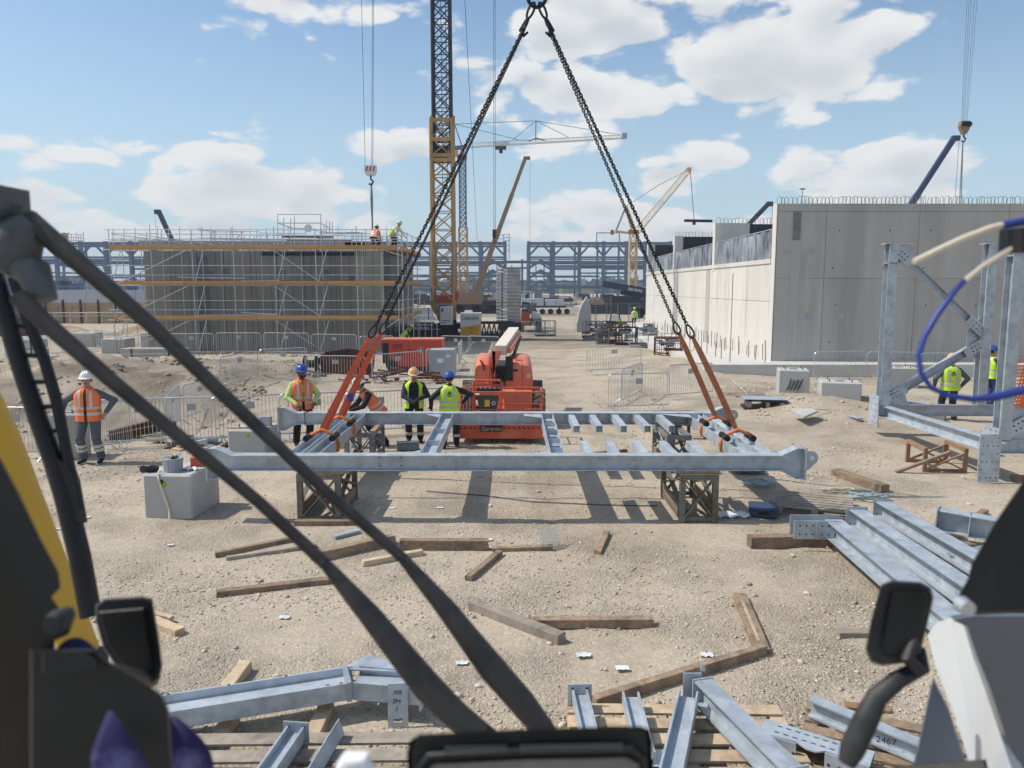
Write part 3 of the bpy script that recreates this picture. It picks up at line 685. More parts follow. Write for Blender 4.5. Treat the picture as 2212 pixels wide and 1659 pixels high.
def scaffold():
    T = Thing('scaffolding', 'tall tube scaffolding with orange toe boards round the grey concrete building', 'scaffolding', ((SX0+SX1)/2, SY, 0))
    tube = lambda a, b, r=0.026, n='tube', m='galv_tube': T.inst(n, unit_tube(m), tube_mtx(a, b, r))
    zd = [P(500, v, SY).z for v in (689, 614, 537)]          # deck levels
    nb = 7; W = SX1-SX0; xs = [SX0 + W*i/nb for i in range(nb+1)]
    yo, yi = SY, SY+1.25
    rr = random.Random(4)
    for i, x in enumerate(xs):
        topo = zd[2] + rr.uniform(0.95, 1.35)
        tube((x, yo, 0.0), (x, yo, topo), n='standard'); tube((x+0.06, yi, 0.0), (x+0.06, yi, zd[2]+rr.uniform(0.6, 1.2)), n='standard')
        T.part('base_plate', MB().box(x-.08,x+.08,yo-.08,yo+.08,-0.02,0.02), 'galv_dull')
        if i < nb:
            xm = x + W/nb*0.5
            tube((xm, yi, 0.0), (xm, yi, zd[2]+rr.uniform(0.1, 0.9)), 0.022, 'standard')
            for q in (.3,.7):
                xq = x + W/nb*(q+rr.uniform(-.05,.05)); tube((xq, yi+.1, rr.uniform(0,.1)), (xq, yi+.1, zd[2]-.1), 0.010, 'tie_rod', 'dark_iron')
        for z in zd: tube((x, yo-.1, z-0.08), (x, yi+.15, z-0.08), 0.024, 'transom')
    for z in zd:
        tube((SX0-.3, yo, z-0.05), (SX1+.2, yo, z-0.05), 0.026, 'ledger'); tube((SX0-.2, yi, z-0.05), (SX1+.2, yi, z-0.05), 0.026, 'ledger')
        for dz in (0.5, 1.0):
            tube((SX0-.2, yo-.03, z+dz), (SX1+.2, yo-.03, z+dz), 0.024, 'guard_rail')
        k = 0; x = SX0
        while x < SX1 - 0.2:
            L = min(3.9, SX1-x)
            T.inst('toe_board', unit_box('toe_orange'), Matrix.Translation((x+L/2, yo-.05, z+0.085)) @ Matrix.Diagonal((L-.02, 0.035, 0.20, 1)))
            for j in range(4):
                T.inst('deck_board', unit_box('plank'), Matrix.Translation((x+L/2, yo+0.16+j*0.24, z)) @ Matrix.Diagonal((L-.03, 0.225, 0.045, 1)))
            x += 3.9
    for z0, z1 in ((0.05, zd[0]-.1), (zd[0], zd[1]-.1), (zd[1], zd[2]-.1)):
        for i in (0, 2, 4, 5):                                         # steep bright braces
            tube((xs[i]+0.12, yo-.06, z0+0.1), (xs[i]+0.62, yo-.06, z1), 0.024, 'brace')
        tube((xs[0]+0.3, yo-.09, z0), (xs[2]-0.3, yo-.09, z1), 0.024, 'brace')
        tube((xs[4], yo-.09, z1), (xs[5]+0.4, yo-.09, z0), 0.024, 'brace')
    tube((xs[6], yo-.09, 0.3), (xs[7], yo-.09, zd[0]), 0.022, 'brace')
    for (u0, v0, u1, v1) in ((385, 599, 530, 601), (520, 607, 605, 606), (420, 681, 600, 680), (520, 675, 600, 679)):
        tube(P(u0, v0, yo-.15), P(u1, v1, yo-.15), 0.024, 'loose_tube')
    # top works: guard rails, ramped rails and a raised stair tower
    zt = zd[2]
    tube(P(240, 504, yo), P(860, 511, yo), 0.026, 'guard_rail'); tube(P(242, 506, yi), P(420, 528, yi), 0.026, 'guard_rail')
    tube(P(300, 507, yi), P(470, 530, yi), 0.026, 'guard_rail')
    tube(P(240, 520, yo), P(866, 522, yo), 0.026, 'guard_rail')
    T.part('edge_beam', MB().bar(P(300, 524, yi+.4), P(745, 527, yi+.4), 0.12, 0.26), 'galv_dull')
    for u in list(range(244, 440, 24)) + [455, 490, 540, 555, 575, 660, 700, 730, 760, 790, 815, 835]:
        z0 = 540; v0 = rr.uniform(486, 500)
        tube(P(u, z0, yi), P(u, v0, yi), 0.022, 'standard')
    for u0, u1, v in ((428, 560, 498), (428, 560, 514), (455, 640, 506), (560, 660, 503), (690, 800, 503), (455, 660, 517)):
        tube(P(u0, v, yi+1), P(u1, v+2, yi+1), 0.022, 'guard_rail')
    for a, b_ in (((428,493),(462,500)), ((660,494),(715,503)), ((600,503),(640,521)), ((505,520),(525,502))):
        tube(P(*a, yi+1), P(*b_, yi+1), 0.022, 'brace')
    for u in (600, 613, 628, 636, 693, 705, 712, 718):
        tube(P(u, 530, yi), P(u, 463 + (0 if u in (600, 693) else rr.uniform(4, 16)), yi), 0.026, 'standard')
    for v in (463, 482): tube(P(600, v, yi), P(694, v, yi), 0.026, 'guard_rail')
    for a, b_ in (((600,482),(632,493)), ((693,482),(718,497)), ((620,492),(690,496))): tube(P(*a, yi), P(*b_, yi), 0.024, 'guard_rail')
    for (u0, u1, v) in ((610, 720, 511), (620, 760, 520), (520, 640, 522)):
        a, b_ = P(u0, v, yi+.6), P(u1, v+1, yi+.6); T.part('timber_bearer', MB().bar(a, b_, 0.22, 0.12), 'timber')
    for k in range(26):
        u = rr.uniform(440, 850); v1 = rr.uniform(492, 512); tube(P(u, 535, yi+rr.uniform(.3, 4)), P(u+rr.uniform(-1,1), v1, yi+2), 0.02, 'standard')
    for k in range(9):
        u = rr.uniform(440, 760); v = rr.uniform(500, 528); tube(P(u, v, yi+2.2), P(u+rr.uniform(30,110), v+rr.uniform(-3,3), yi+2.2), 0.02, 'guard_rail')
    for k in range(10):
        u = rr.uniform(470, 800); a = P(u, 531, yi+1.2); T.part('stacked_board', MB().box(a.x-rr.uniform(.4,1.1), a.x+rr.uniform(.4,1.1), a.y, a.y+.5, a.z-.1, a.z+rr.uniform(.02,.2)), rr.choice(('plank','timber','galv_dull','rust')))
    c = P(666, 493, yi-.1); T.part('sign_disc', MB().lathe([(0.22,-.01),(0.22,.01)], c, 18, 'y'), 'paper')
    # return of the scaffold along the right side, shaded, with boards
    for k in range(4):
        y = SY + 1.2 + k*2.3; x = SX1 + 0.05
        tube((x, y, 0), (x, y, zt+1.1), n='standard'); tube((x-1.1, y+.2, 0), (x-1.1, y+.2, zt+.7), n='standard')
    for z in zd:
        T.inst('deck_board', unit_box('plank'), Matrix.Translation((SX1-.45, SY+5.2, z)) @ Matrix.Diagonal((1.0, 9.5, 0.05, 1)))
        T.inst('toe_board', unit_box('toe_orange'), Matrix.Translation((SX1+.08, SY+5.2, z+.09)) @ Matrix.Diagonal((0.035, 9.5, 0.18, 1)))
        for dz in (0.5, 1.0): tube((SX1+.06, SY, z+dz), (SX1+.06, SY+10, z+dz), 0.024, 'guard_rail')
    for k in range(9):                                               # tall reinforcing bars beyond the corner
        x = SX1 - 0.9 + k*0.34; tube((x, SY+2.6, 0), (x+rr.uniform(-.05,.05), SY+2.6, rr.uniform(1.9, 3.2)), 0.018, 'standard')
    for z in (0.7, 1.2, 1.7): tube((SX1-1.0, SY+2.6, z), (SX1+2.0, SY+2.6, z), 0.014, 'ledger')
    g = P(803, 592, SY+1.9); T.part('debris_net', MB().box(g.x-.28, g.x+.28, SY+1.9, SY+1.92, g.z-.35, g.z+.4), 'cloth_lime')
scaffold()
# ================================================================== blue steel pipe rack far behind
def box_mtx(p0, p1, w, h, up=(0,0,1)):
    p0 = Vector(p0); p1 = Vector(p1); d = p1-p0; dn = d.normalized(); up = Vector(up)
    if abs(dn.dot(up)) > 0.98: up = Vector((0,1,0))
    r = dn.cross(up).normalized(); w2 = r.cross(dn).normalized()
    M = Matrix(((r.x*w, w2.x*h, d.x, 0), (r.y*w, w2.y*h, d.y, 0), (r.z*w, w2.z*h, d.z, 0), (0,0,0,1)))
    return Matrix.Translation((p0+p1)/2) @ M
def rack(label, us, m, Y, chevron_bays=(), top_v=526, seed=1, skip=()):
    rr = random.Random(seed)
    x_ = [P(u, 600, Y).x for u in us]; zt = P(600, top_v, Y).z
    T = Thing('steel_rack', label, 'steel structure', (x_[0], Y, 0))
    B = lambda n, a, b, w, h: T.inst(n, unit_box(m), box_mtx(a, b, w, h))
    zl = lambda v: P(600, v, Y).z
    rows = (Y, Y+14)
    for yy in rows:
        for i, x in enumerate(x_):
            B('column', (x, yy, -1.0), (x, yy, zt+0.55), 0.85 if yy == Y else 0.5, 0.85 if yy == Y else 0.5)
        for i in range(len(x_)-1):
            a, b = x_[i], x_[i+1]
            B('top_beam', (a, yy, zt), (b, yy, zt), 0.5, 0.75 if yy == Y else .5)
            for v in (556, 566): B('beam', (a, yy, zl(v)), (b, yy, zl(v)), 0.5, (0.5 if v == 556 else 0.6)*(1 if yy == Y else .6))
            for v in (573, 581, 590, 598, 608, 618, 628):
                if rr.random() < 0.42 and yy == Y or rr.random() < 0.16: B('beam', (a, yy, zl(v)), (b, yy, zl(v)), 0.4, rr.choice((0.35, 0.5)))
            mx = (a+b)/2
            if yy == Y:
                B('knee_brace', (a, yy, zl(553)), (mx-0.5, yy, zt-0.4), 0.4, 0.5); B('knee_brace', (b, yy, zl(553)), (mx+0.5, yy, zt-0.4), 0.4, 0.5)
            if i in chevron_bays:
                for (v0, v1) in ((579, 562), (602, 583), (627, 606)):
                    B('brace', (a, yy, zl(v0)), (mx, yy, zl(v1)), 0.4, 0.5); B('brace', (b, yy, zl(v0)), (mx, yy, zl(v1)), 0.4, 0.5)
    for x in x_[::2]:
        for v in (526, 561): B('cross_beam', (x, Y, zl(v)), (x, Y+14, zl(v)), 0.4, 0.5)
    # services laid along the rack
    for k in range(len(x_)):
        v = rr.uniform(572, 636); i = rr.randrange(0, len(x_)-2); j = min(len(x_)-1, i+rr.randrange(2, 6))
        T.inst('pipe', unit_tube(m, 8), tube_mtx((x_[i], Y+rr.uniform(2, 12), zl(v)), (x_[j], Y+rr.uniform(2, 12), zl(v)), rr.uniform(0.12, 0.35)))
    for i in range(len(x_)-1):        # secondary posts and hangers between the columns
        for q in (.33,.66):
            if rr.random() < .6: x = x_[i]+(x_[i+1]-x_[i])*q; B('hanger', (x, Y+rr.uniform(1,13), zl(rr.choice((566,581,598)))), (x, Y+rr.uniform(1,13), zl(rr.choice((608,628,640)))), .25, .25)
    return T
rack('long blue steel pipe rack standing behind the scaffolded building', [18+53.6*k for k in range(-3, 17)] + [878+53.2*k for k in range(1, 5)], 'rack_blue', 200, chevron_bays=(22,), seed=3)
rack('shorter blue steel pipe rack beside the pale concrete building', [1142, 1195, 1251, 1303, 1352, 1393, 1446], 'rack_blue', 196, chevron_bays=(0,), seed=6)
BR = Thing('pipe_bridge', 'low blue pipe bridge spanning the gap between the two steel racks', 'steel structure', P(1118, 630, 203))
for v, h in ((566, 0.7), (579, 0.4), (607, 0.4)):
    BR.inst('beam', unit_box('rack_blue'), box_mtx(P(1092, v, 203), P(1142, v, 203), 0.5, h))
BR.inst('post', unit_box('rack_blue'), box_mtx(P(1128, 560, 203), P(1128, 650, 203), 0.5, 0.5))
# stair tower and rails on top of the rack
st = Thing('access_tower', 'light scaffold access tower on top of the blue rack', 'scaffolding', P(1095, 523, 198))
for u in (1088, 1100): st.inst('standard', unit_tube('rack_grey'), tube_mtx(P(u, 560, 198), P(u, 505, 198), 0.09))
for v in (506, 513, 520, 530, 540): st.inst('rail', unit_tube('rack_grey'), tube_mtx(P(1088, v, 198), P(1100, v, 198), 0.07))
for v in (508, 516): st.inst('rail', unit_tube('rack_grey'), tube_mtx(P(1062, v, 198), P(1088, v, 198), 0.06))
gp = Thing('goal_post_frame', 'thin steel frame standing on top of the right blue rack', 'frame', P(1320, 523, 197))
for a, b in (((1289,523),(1289,503)), ((1289,503),(1338,503)), ((1338,503),(1338,523))): gp.inst('tube', unit_tube('rack_grey'), tube_mtx(P(*a,197), P(*b,197), 0.14))
sc2 = Thing('rack_scaffold', 'tangle of scaffold tubes on the rack behind the wiper', 'scaffolding', P(270*0.54, 523, 198))
rr = random.Random(9)
for k in range(11):
    u = 128 + k*5.2; sc2.inst('standard', unit_tube('rack_grey'), tube_mtx(P(u, 524, 198), P(u, rr.uniform(500, 512), 198), 0.06))
for v in (505, 512, 518): sc2.inst('rail', unit_tube('rack_grey'), tube_mtx(P(126, v, 198), P(182, v+2, 198), 0.06))
sc2.inst('wrapped_panel', unit_box('toe_orange'), box_mtx(P(140, 503, 198.3), P(140, 518, 198.3), 1.5, 0.3))

# ================================================================== lattice helper
def lattice(T, name, p0, p1, w0, w1, nb, m, rc, rb, faces=(0,1,2,3), up=(0,1,0), cross=True, hor=True):
    p0 = Vector(p0); p1 = Vector(p1); d = (p1-p0).normalized(); up = Vector(up)
    a = d.cross(up).normalized(); b = a.cross(d).normalized()
    cor = lambda k, t: p0.lerp(p1, t) + a*(w0+(w1-w0)*t)/2*(1 if k in (1,2) else -1) + b*(w0+(w1-w0)*t)/2*(1 if k in (2,3) else -1)
    for k in range(4): T.inst('chord', unit_tube(m, 8), tube_mtx(cor(k,0), cor(k,1), rc))
    for f in faces:
        k, l = f, (f+1) % 4
        for i in range(nb):
            t0, t1 = i/nb, (i+1)/nb
            if cross or i % 2 == 0: T.inst('brace', unit_tube(m), tube_mtx(cor(k,t0), cor(l,t1), rb))
            if cross or i % 2 == 1: T.inst('brace', unit_tube(m), tube_mtx(cor(l,t0), cor(k,t1), rb))
            if hor: T.inst('rung', unit_tube(m), tube_mtx(cor(k,t1), cor(l,t1), rb*0.8))

# ================================================================== big construction crane in the middle
YC = 53.0
def main_crane():
    T = Thing('tower_crane', 'yellow lattice tower crane with dark upper mast and tall stack of counterweights', 'crane', (P(956, 720, YC).x, YC, 0))
    x0, x1 = P(934, 600, YC).x, P(979, 600, YC).x; xm = (x0+x1)/2; w = x1-x0
    zb, zt = P(956, 650, YC).z, P(956, 257, YC).z
    lattice(T, 'tower', (xm, YC+w/2, zb), (xm, YC+w/2, zt), w, w, 10, 'crane_yellow', 0.105, 0.045)
    # inner dark mast telescoped out of the top
    xi = P(952, 120, YC).x
    lattice(T, 'mast', (xi, YC+w/2, P(956, 345, YC).z), (xi, YC+w/2, 24.5), w*0.83, w*0.80, 11, 'crane_dark', 0.09, 0.042)
    # ladder in the dark mast
    for s in (-.16, .16): T.inst('ladder_rail', unit_tube('crane_dark'), tube_mtx((xi+.1+s, YC+w*.8, 10), (xi+.1+s, YC+w*.8, 24.5), 0.02))
    for k in range(44): T.inst('ladder_rung', unit_tube('crane_dark'), tube_mtx((xi-.06, YC+w*.8, 10+k*.33), (xi+.26, YC+w*.8, 10+k*.33), 0.012))
    # guide collar at the top of the yellow tower and the climbing drum inside
    for v in (258, 300, 335, 345):
        z = P(956, v, YC).z
        T.part('collar', MB().box(x0-.06, x1+.06, YC-.05, YC+.09, z-.12, z+.12).box(x0-.06, x0+.08, YC+.09, YC+w+.05, z-.12, z+.12).box(x1-.08, x1+.06, YC+.09, YC+w+.05, z-.12, z+.12), 'crane_yellow')
    for u in (932, 980): T.part('guide_post', MB().bar(P(u, 345, YC-.03), P(u, 250, YC-.03), 0.16, 0.16), 'crane_yellow')
    z = P(956, 325, YC).z
    T.part('winch_drum', MB().lathe([(0.42,-.5),(0.42,.5)], (xm-.1, YC+w/2, z), 18, 'x'), 'crane_dark')
    T.part('platform', MB().box(x0, x1, YC, YC+w, z-.62, z-.5), 'rust')
    # red slewing head, turntable and base frame
    T.part('slew_head', MB().prism([(x0-.15, zb-.15),(x1+.15, zb-.15),(x1+.35, zb+.3),(x1+.3, zb+.75),(x1+.05, zb+.4),(x0, zb+.35)], YC+.2, YC+1.3), 'crane_red')
    T.part('tower_foot', MB().prism([(x0-.35, zb),(x0+.1, zb),(xm+.5, 0.9),(xm-.1, 0.9)], YC+.1, YC+.3).prism([(x1-.1, zb),(x1+.15, zb),(x1+.2, 0.7),(x1-.3, 0.7)], YC+.1, YC+.3), 'crane_yellow')
    T.part('slew_ring', MB().lathe([(1.1,0),(1.1,.35),(0.9,.4)], (xm+.5, YC+1.2, 0.75), 24), 'black_steel')
    def pb(u0, v0, u1, v1, y0, y1):
        a, b = P(u0, v1, y0), P(u1, v0, y0); return MB().box(a.x, b.x, y0, y1, a.z, b.z)
    T.part('machinery_deck', pb(885, 722, 1095, 737, YC-.4, YC+3.2), 'crane_dark')
    T.part('crawler_track', pb(895, 722, 1100, 739, YC-.9, YC-.42), 'black_rubber'); T.part('crawler_track', pb(895, 722, 1100, 739, YC+3.3, YC+3.8), 'black_rubber')
    for k in range(26): 
        c = P(899+k*7.8, 731, YC-.95); T.inst('track_shoe', unit_box('black_steel'), Matrix.Translation(c) @ Matrix.Diagonal((0.2, 0.08, 0.52, 1)))
    e = T.part('engine_house', pb(882, 703, 940, 735, YC-.55, YC+1.4), 'crane_blue')
    T.part('grille', pb(884, 715, 930, 733, YC-.6, YC-.54), 'black_steel', e)
    for u in (893, 905, 916): T.part('window', pb(u, 706, u+9, 711, YC-.59, YC-.55), 'far_wall', e)
    T.part('support_leg', MB().prism([(P(935,700,YC).x, P(935,700,YC).z),(P(985,690,YC).x, P(985,690,YC).z),(P(992,735,YC).x, 0.1),(P(950,735,YC).x, 0.1)], YC-.2, YC+.4), 'black_steel')
    c1 = T.part('control_cabinet', pb(951, 662, 976.5, 702, YC-1.2, YC-.5), 'crane_white')
    for (v0, v1, ua, ub) in ((692.2, 693.6, 955, 971), (696.4, 697.6, 955, 964)): T.part('lettering', pb(ua, v0, ub, v1, YC-1.215, YC-1.2), 'ink', c1)
    T.part('cabinet_fitting', pb(953, 667, 957, 673, YC-1.23, YC-1.2), 'ink', c1)
    c2 = T.part('machine_cabinet', pb(994.5, 677.5, 1038, 725, YC-1.1, YC+.6), 'crane_white')
    a = P(995.5, 723.5, YC-1.1); b = P(1037, 700, YC-1.1)
    T.part('yellow_panel', MB().prism([(a.x, a.z),(b.x, a.z),(b.x, b.z),(a.x, a.z+(b.z-a.z)*.66)], YC-1.115, YC-1.1), 'sign_yellow', c2)
    c = P(1016.5, 688, YC-1.12); T.text('lettering', 'LIEBHERR', 0.275, 'ink', Matrix.Translation(c) @ FACE_CAM @ Matrix.Diagonal((1.0,1.1,1,1)), c2)
    c = P(1024.5, 709.5, YC-1.13); T.text('lettering', '81 K.1', 0.23, 'ink_red', Matrix.Translation(c) @ FACE_CAM, c2)
    T.part('logo', pb(1015, 717, 1021, 719, YC-1.13, YC-1.115), 'ink_red', c2)
    T.part('roof_trim', pb(994, 676.4, 1038.5, 678.2, YC-1.13, YC+.62), 'white_plain', c2)
    # ballast arm: lattice under the counterweights
    A0, A1 = P(1040, 700, YC), P(1112, 700, YC)
    for v in (697, 726):
        T.inst('ballast_rail', unit_box('black_steel'), box_mtx(P(1038, v, YC-.6), P(1110, v, YC-.6), 0.14, 0.2)); T.inst('ballast_rail', unit_box('black_steel'), box_mtx(P(1038, v, YC+1), P(1110, v, YC+1), 0.14, 0.2))
    for k in range(6):
        u = 1040+k*11
        T.inst('brace', unit_tube('black_steel'), tube_mtx(P(u, 726, YC-.6), P(u+5.5, 698, YC-.6), 0.05)); T.inst('brace', unit_tube('black_steel'), tube_mtx(P(u+5.5, 698, YC-.6), P(u+11, 726, YC-.6), 0.05))
    T.part('ballast_beam', pb(1078, 697, 1126, 715, YC-.9, YC+1.8), 'black_steel')
    # counterweights: 15 slabs, each with a toothed pale end and smooth grey side
    n = 16; v0, v1 = 697.5, 580.0
    for k in range(n):
        va = v0+(v1-v0)*k/n; vb = v0+(v1-v0)*(k+1)/n
        za, zb_ = P(1100, va, YC).z, P(1100, vb, YC).z
        xa, xb, xc = P(1072, 640, YC-.4).x, P(1096, 640, YC-.4).x, P(1124.5, 640, YC-.4).x
        s = T.part('counterweight', MB().box(xb, xc, YC-.4, YC+1.4, za+.012, zb_-.012), 'weight_grey')
        T.part('toothed_end', MB().box(xa, xb-.004, YC-.38, YC-.1, za+.03, zb_-.03).box(xa, xa+.12, YC-.47, YC-.38, za+.03, zb_-.03).box(xa+.2, xa+.32, YC-.47, YC-.38, za+.03, zb_-.03)
               .box(xa+.47, xa+.53, YC-.49, YC-.38, za+.03, zb_-.03).box(xa+.12, xa+.2, YC-.47, YC-.38, za+.03, za+.12), 'weight_white', s)
        T.part('pocket', MB().box(xa+.12, xa+.2, YC-.44, YC-.381, za+.122, zb_-.06).box(xa+.36, xa+.44, YC-.44, YC-.381, za+.06, zb_-.06), 'ink', s)
    z = P(1100, 579, YC).z
    T.part('lifting_eyes', MB().tube((xa+.2, YC, z), (xa+.2, YC, z+.25), .03, 6).tube((xb+.3, YC, z), (xb+.3, YC, z+.2), .03, 6).tube((xa+.6, YC, z), (xa+.6, YC, z+.25), .03, 6), 'rebar')
    T.part('luffing_rope', MB().tube(P(1002, -40, YC), P(1031, 523, YC+40), 0.02, 5), 'rope_steel')
main_crane()

def hoist(label, lines, y, block=None, name='hoist_rope'): pass

# ropes and hook blocks hanging from jibs above the picture
hr = Thing('hoist_rope', 'pair of vertical steel hoist ropes right of the dark lattice mast', 'rope', P(1068, 500, 75))
for u in (1066.4, 1069.6): hr.part('rope', MB().tube(P(u, -60, 75), P(u+0.4, 500, 75), 0.022, 6), 'rope_steel')
c = P(1068, 505, 75); hr.part('hook_block', MB().box(c.x-.18, c.x+.18, 74.9, 75.1, c.z-.4, c.z+.4), 'crane_dark')
hr.part('hook', MB().path([(c.x, 75, c.z-.4), (c.x, 75, c.z-.6), (c.x+.12, 75, c.z-.75), (c.x+.02, 75, c.z-.9), (c.x-.12, 75, c.z-.8)], 0.05, 6), 'dark_iron')

hb = Thing('hook_block', 'striped crane hook block hanging over the scaffolding with a doubled sling', 'hook block', P(800, 370, 46))
for u in (780, 804.5, 807): hb.part('rope', MB().tube(P(u, -40, 46), P(789 if u < 790 else 803+(u-804.5), 360, 46), 0.014, 5), 'rope_steel')
a, b = P(788, 379, 46), P(813, 358, 46)
hb.part('sheave_case', MB().prism([(a.x+.1, a.z),(b.x-.1, a.z),(b.x, a.z+.2),(b.x, b.z),(a.x, b.z),(a.x, a.z+.2)], 45.85, 46.15), 'weight_white')
for k in range(3): hb.part('warning_stripe', MB().prism([(a.x+.08+k*.2, a.z+.22),(a.x+.17+k*.2, a.z+.22),(a.x+.24+k*.2, b.z-.05),(a.x+.15+k*.2, b.z-.05)], 45.842, 45.85), 'crane_red')
c = P(801, 385, 46); hb.part('hook', MB().path([(c.x, 46, c.z+.2), (c.x, 46, c.z-.05), (c.x+.14, 46, c.z-.2), (c.x+.05, 46, c.z-.38), (c.x-.12, 46, c.z-.32)], 0.055, 8), 'dark_iron')
hb.part('sling', MB().path([P(802, 395, 46), P(804, 430, 46), P(804, 462, 46), P(805, 520, 46)], 0.05, 6, flat=0.4), 'trestle_grey')
hb.part('sling', MB().path([P(802, 395, 46), P(801, 430, 46), P(803, 470, 46), P(806, 505, 46)], 0.03, 6, flat=0.4), 'trestle_grey')

h2 = Thing('hook_block', 'yellow hook block on many ropes above the right concrete building', 'hook block', P(2083, 276, 60))
for u in (2091, 2096, 2101, 2108, 2114): h2.part('rope', MB().tube(P(u, -40, 60), P(2077+(u-2091)*0.5, 264, 60), 0.012, 5), 'rope_steel')
a, b = P(2070, 290, 60), P(2096, 262, 60)
h2.part('sheave_case', MB().prism([(a.x+.3, a.z),(b.x-.3, a.z),(b.x-.02, a.z+.55),(b.x-.1, b.z),(a.x+.1, b.z),(a.x+.02, a.z+.55)], 59.8, 60.2), 'crane_tan')
for dx in (.28, .5, .72): h2.part('sheave', MB().lathe([(0.19,-.03),(0.19,.03)], (a.x+dx*0.95, 59.78, a.z+.7), 14, 'y'), 'crane_dark')
c = P(2082, 292, 60); h2.part('hook', MB().path([(c.x, 60, c.z+.15), (c.x, 60, c.z-.12), (c.x+.16, 60, c.z-.28), (c.x+.05, 60, c.z-.48), (c.x-.14, 60, c.z-.42)], 0.065, 8), 'crane_dark')
for du in (-2.2, 1.6): h2.part('sling', MB().tube(P(2080+du*.2, 305, 60), P(2074+du, 452, 60), 0.035, 6), 'trestle_grey')

# ================================================================== other cranes
def telescopic(label, u0, v0, u1, v1, y, m, r0, r1, base=None, ropes=True, seg=4, head=True):
    a, b = P(u0, v0, y), P(u1, v1, y)
    g = a + (a-b)*((a.z-1.6)/(b.z-a.z)) if a.z > 1.6 else a
    T = Thing('mobile_crane', label, 'crane', (g.x, y, 0))
    for k in range(seg):
        p, q = g.lerp(b, k/seg), g.lerp(b, (k+1)/seg); s = r0+(r1-r0)*k/seg
        T.part('boom_section', MB().bar(p, q + (q-p)*0.02, s*2, s*2.2), m)
    d = (b-g).normalized()
    if head:
        s = 1 if b.x > g.x else -1
        T.part('boom_head', MB().bar(b - Vector((0.25*s,0,0.05))*r0*3, b + Vector((0.9*s,0,-0.05))*r0*2.0, r1*2.4, r1*2.6), m)
        if ropes: T.part('rope', MB().tube(b + Vector((0.9*s,0,-.1))*r0*2, (b + Vector((0.9*s,0,0))*r0*2).to_2d().to_3d() + Vector((0,0,4)), 0.02, 5), 'rope_steel')
    T.part('superstructure', MB().box(g.x-2.2, g.x+1.4, y-1.2, y+1.2, 1.2, 2.9), m); T.part('carrier', MB().box(g.x-5, g.x+4, y-1.3, y+1.3, 0.5, 1.3), 'crane_dark')
    for k in range(4):
        for s in (-1.3, 1.0): T.part('wheel', MB().lathe([(0.6,0),(0.6,.35)], (g.x-4+k*2.3, y+s, 0.6), 16, 'y'), 'black_rubber')
    return T
telescopic('tan telescopic crane with its boom rising left of the gap in the blue racks', 1031, 624, 1135, 341, 108, 'crane_tan', 0.36, 0.17, seg=4)
telescopic('dark blue telescopic crane boom rising behind the front wall of the concrete building', 1968, 442, 2061, 298, 85, 'crane_blue', 0.31, 0.2, seg=3)
telescopic('small dark blue crane boom rising between the concrete cross walls', 1614, 488, 1660, 440, 92, 'crane_navy', 0.27, 0.2, seg=3)
telescopic('thin dark crane boom leaning left behind the scaffolding', 372, 520, 343, 457, 120, 'crane_navy', 0.34, 0.25, seg=3)

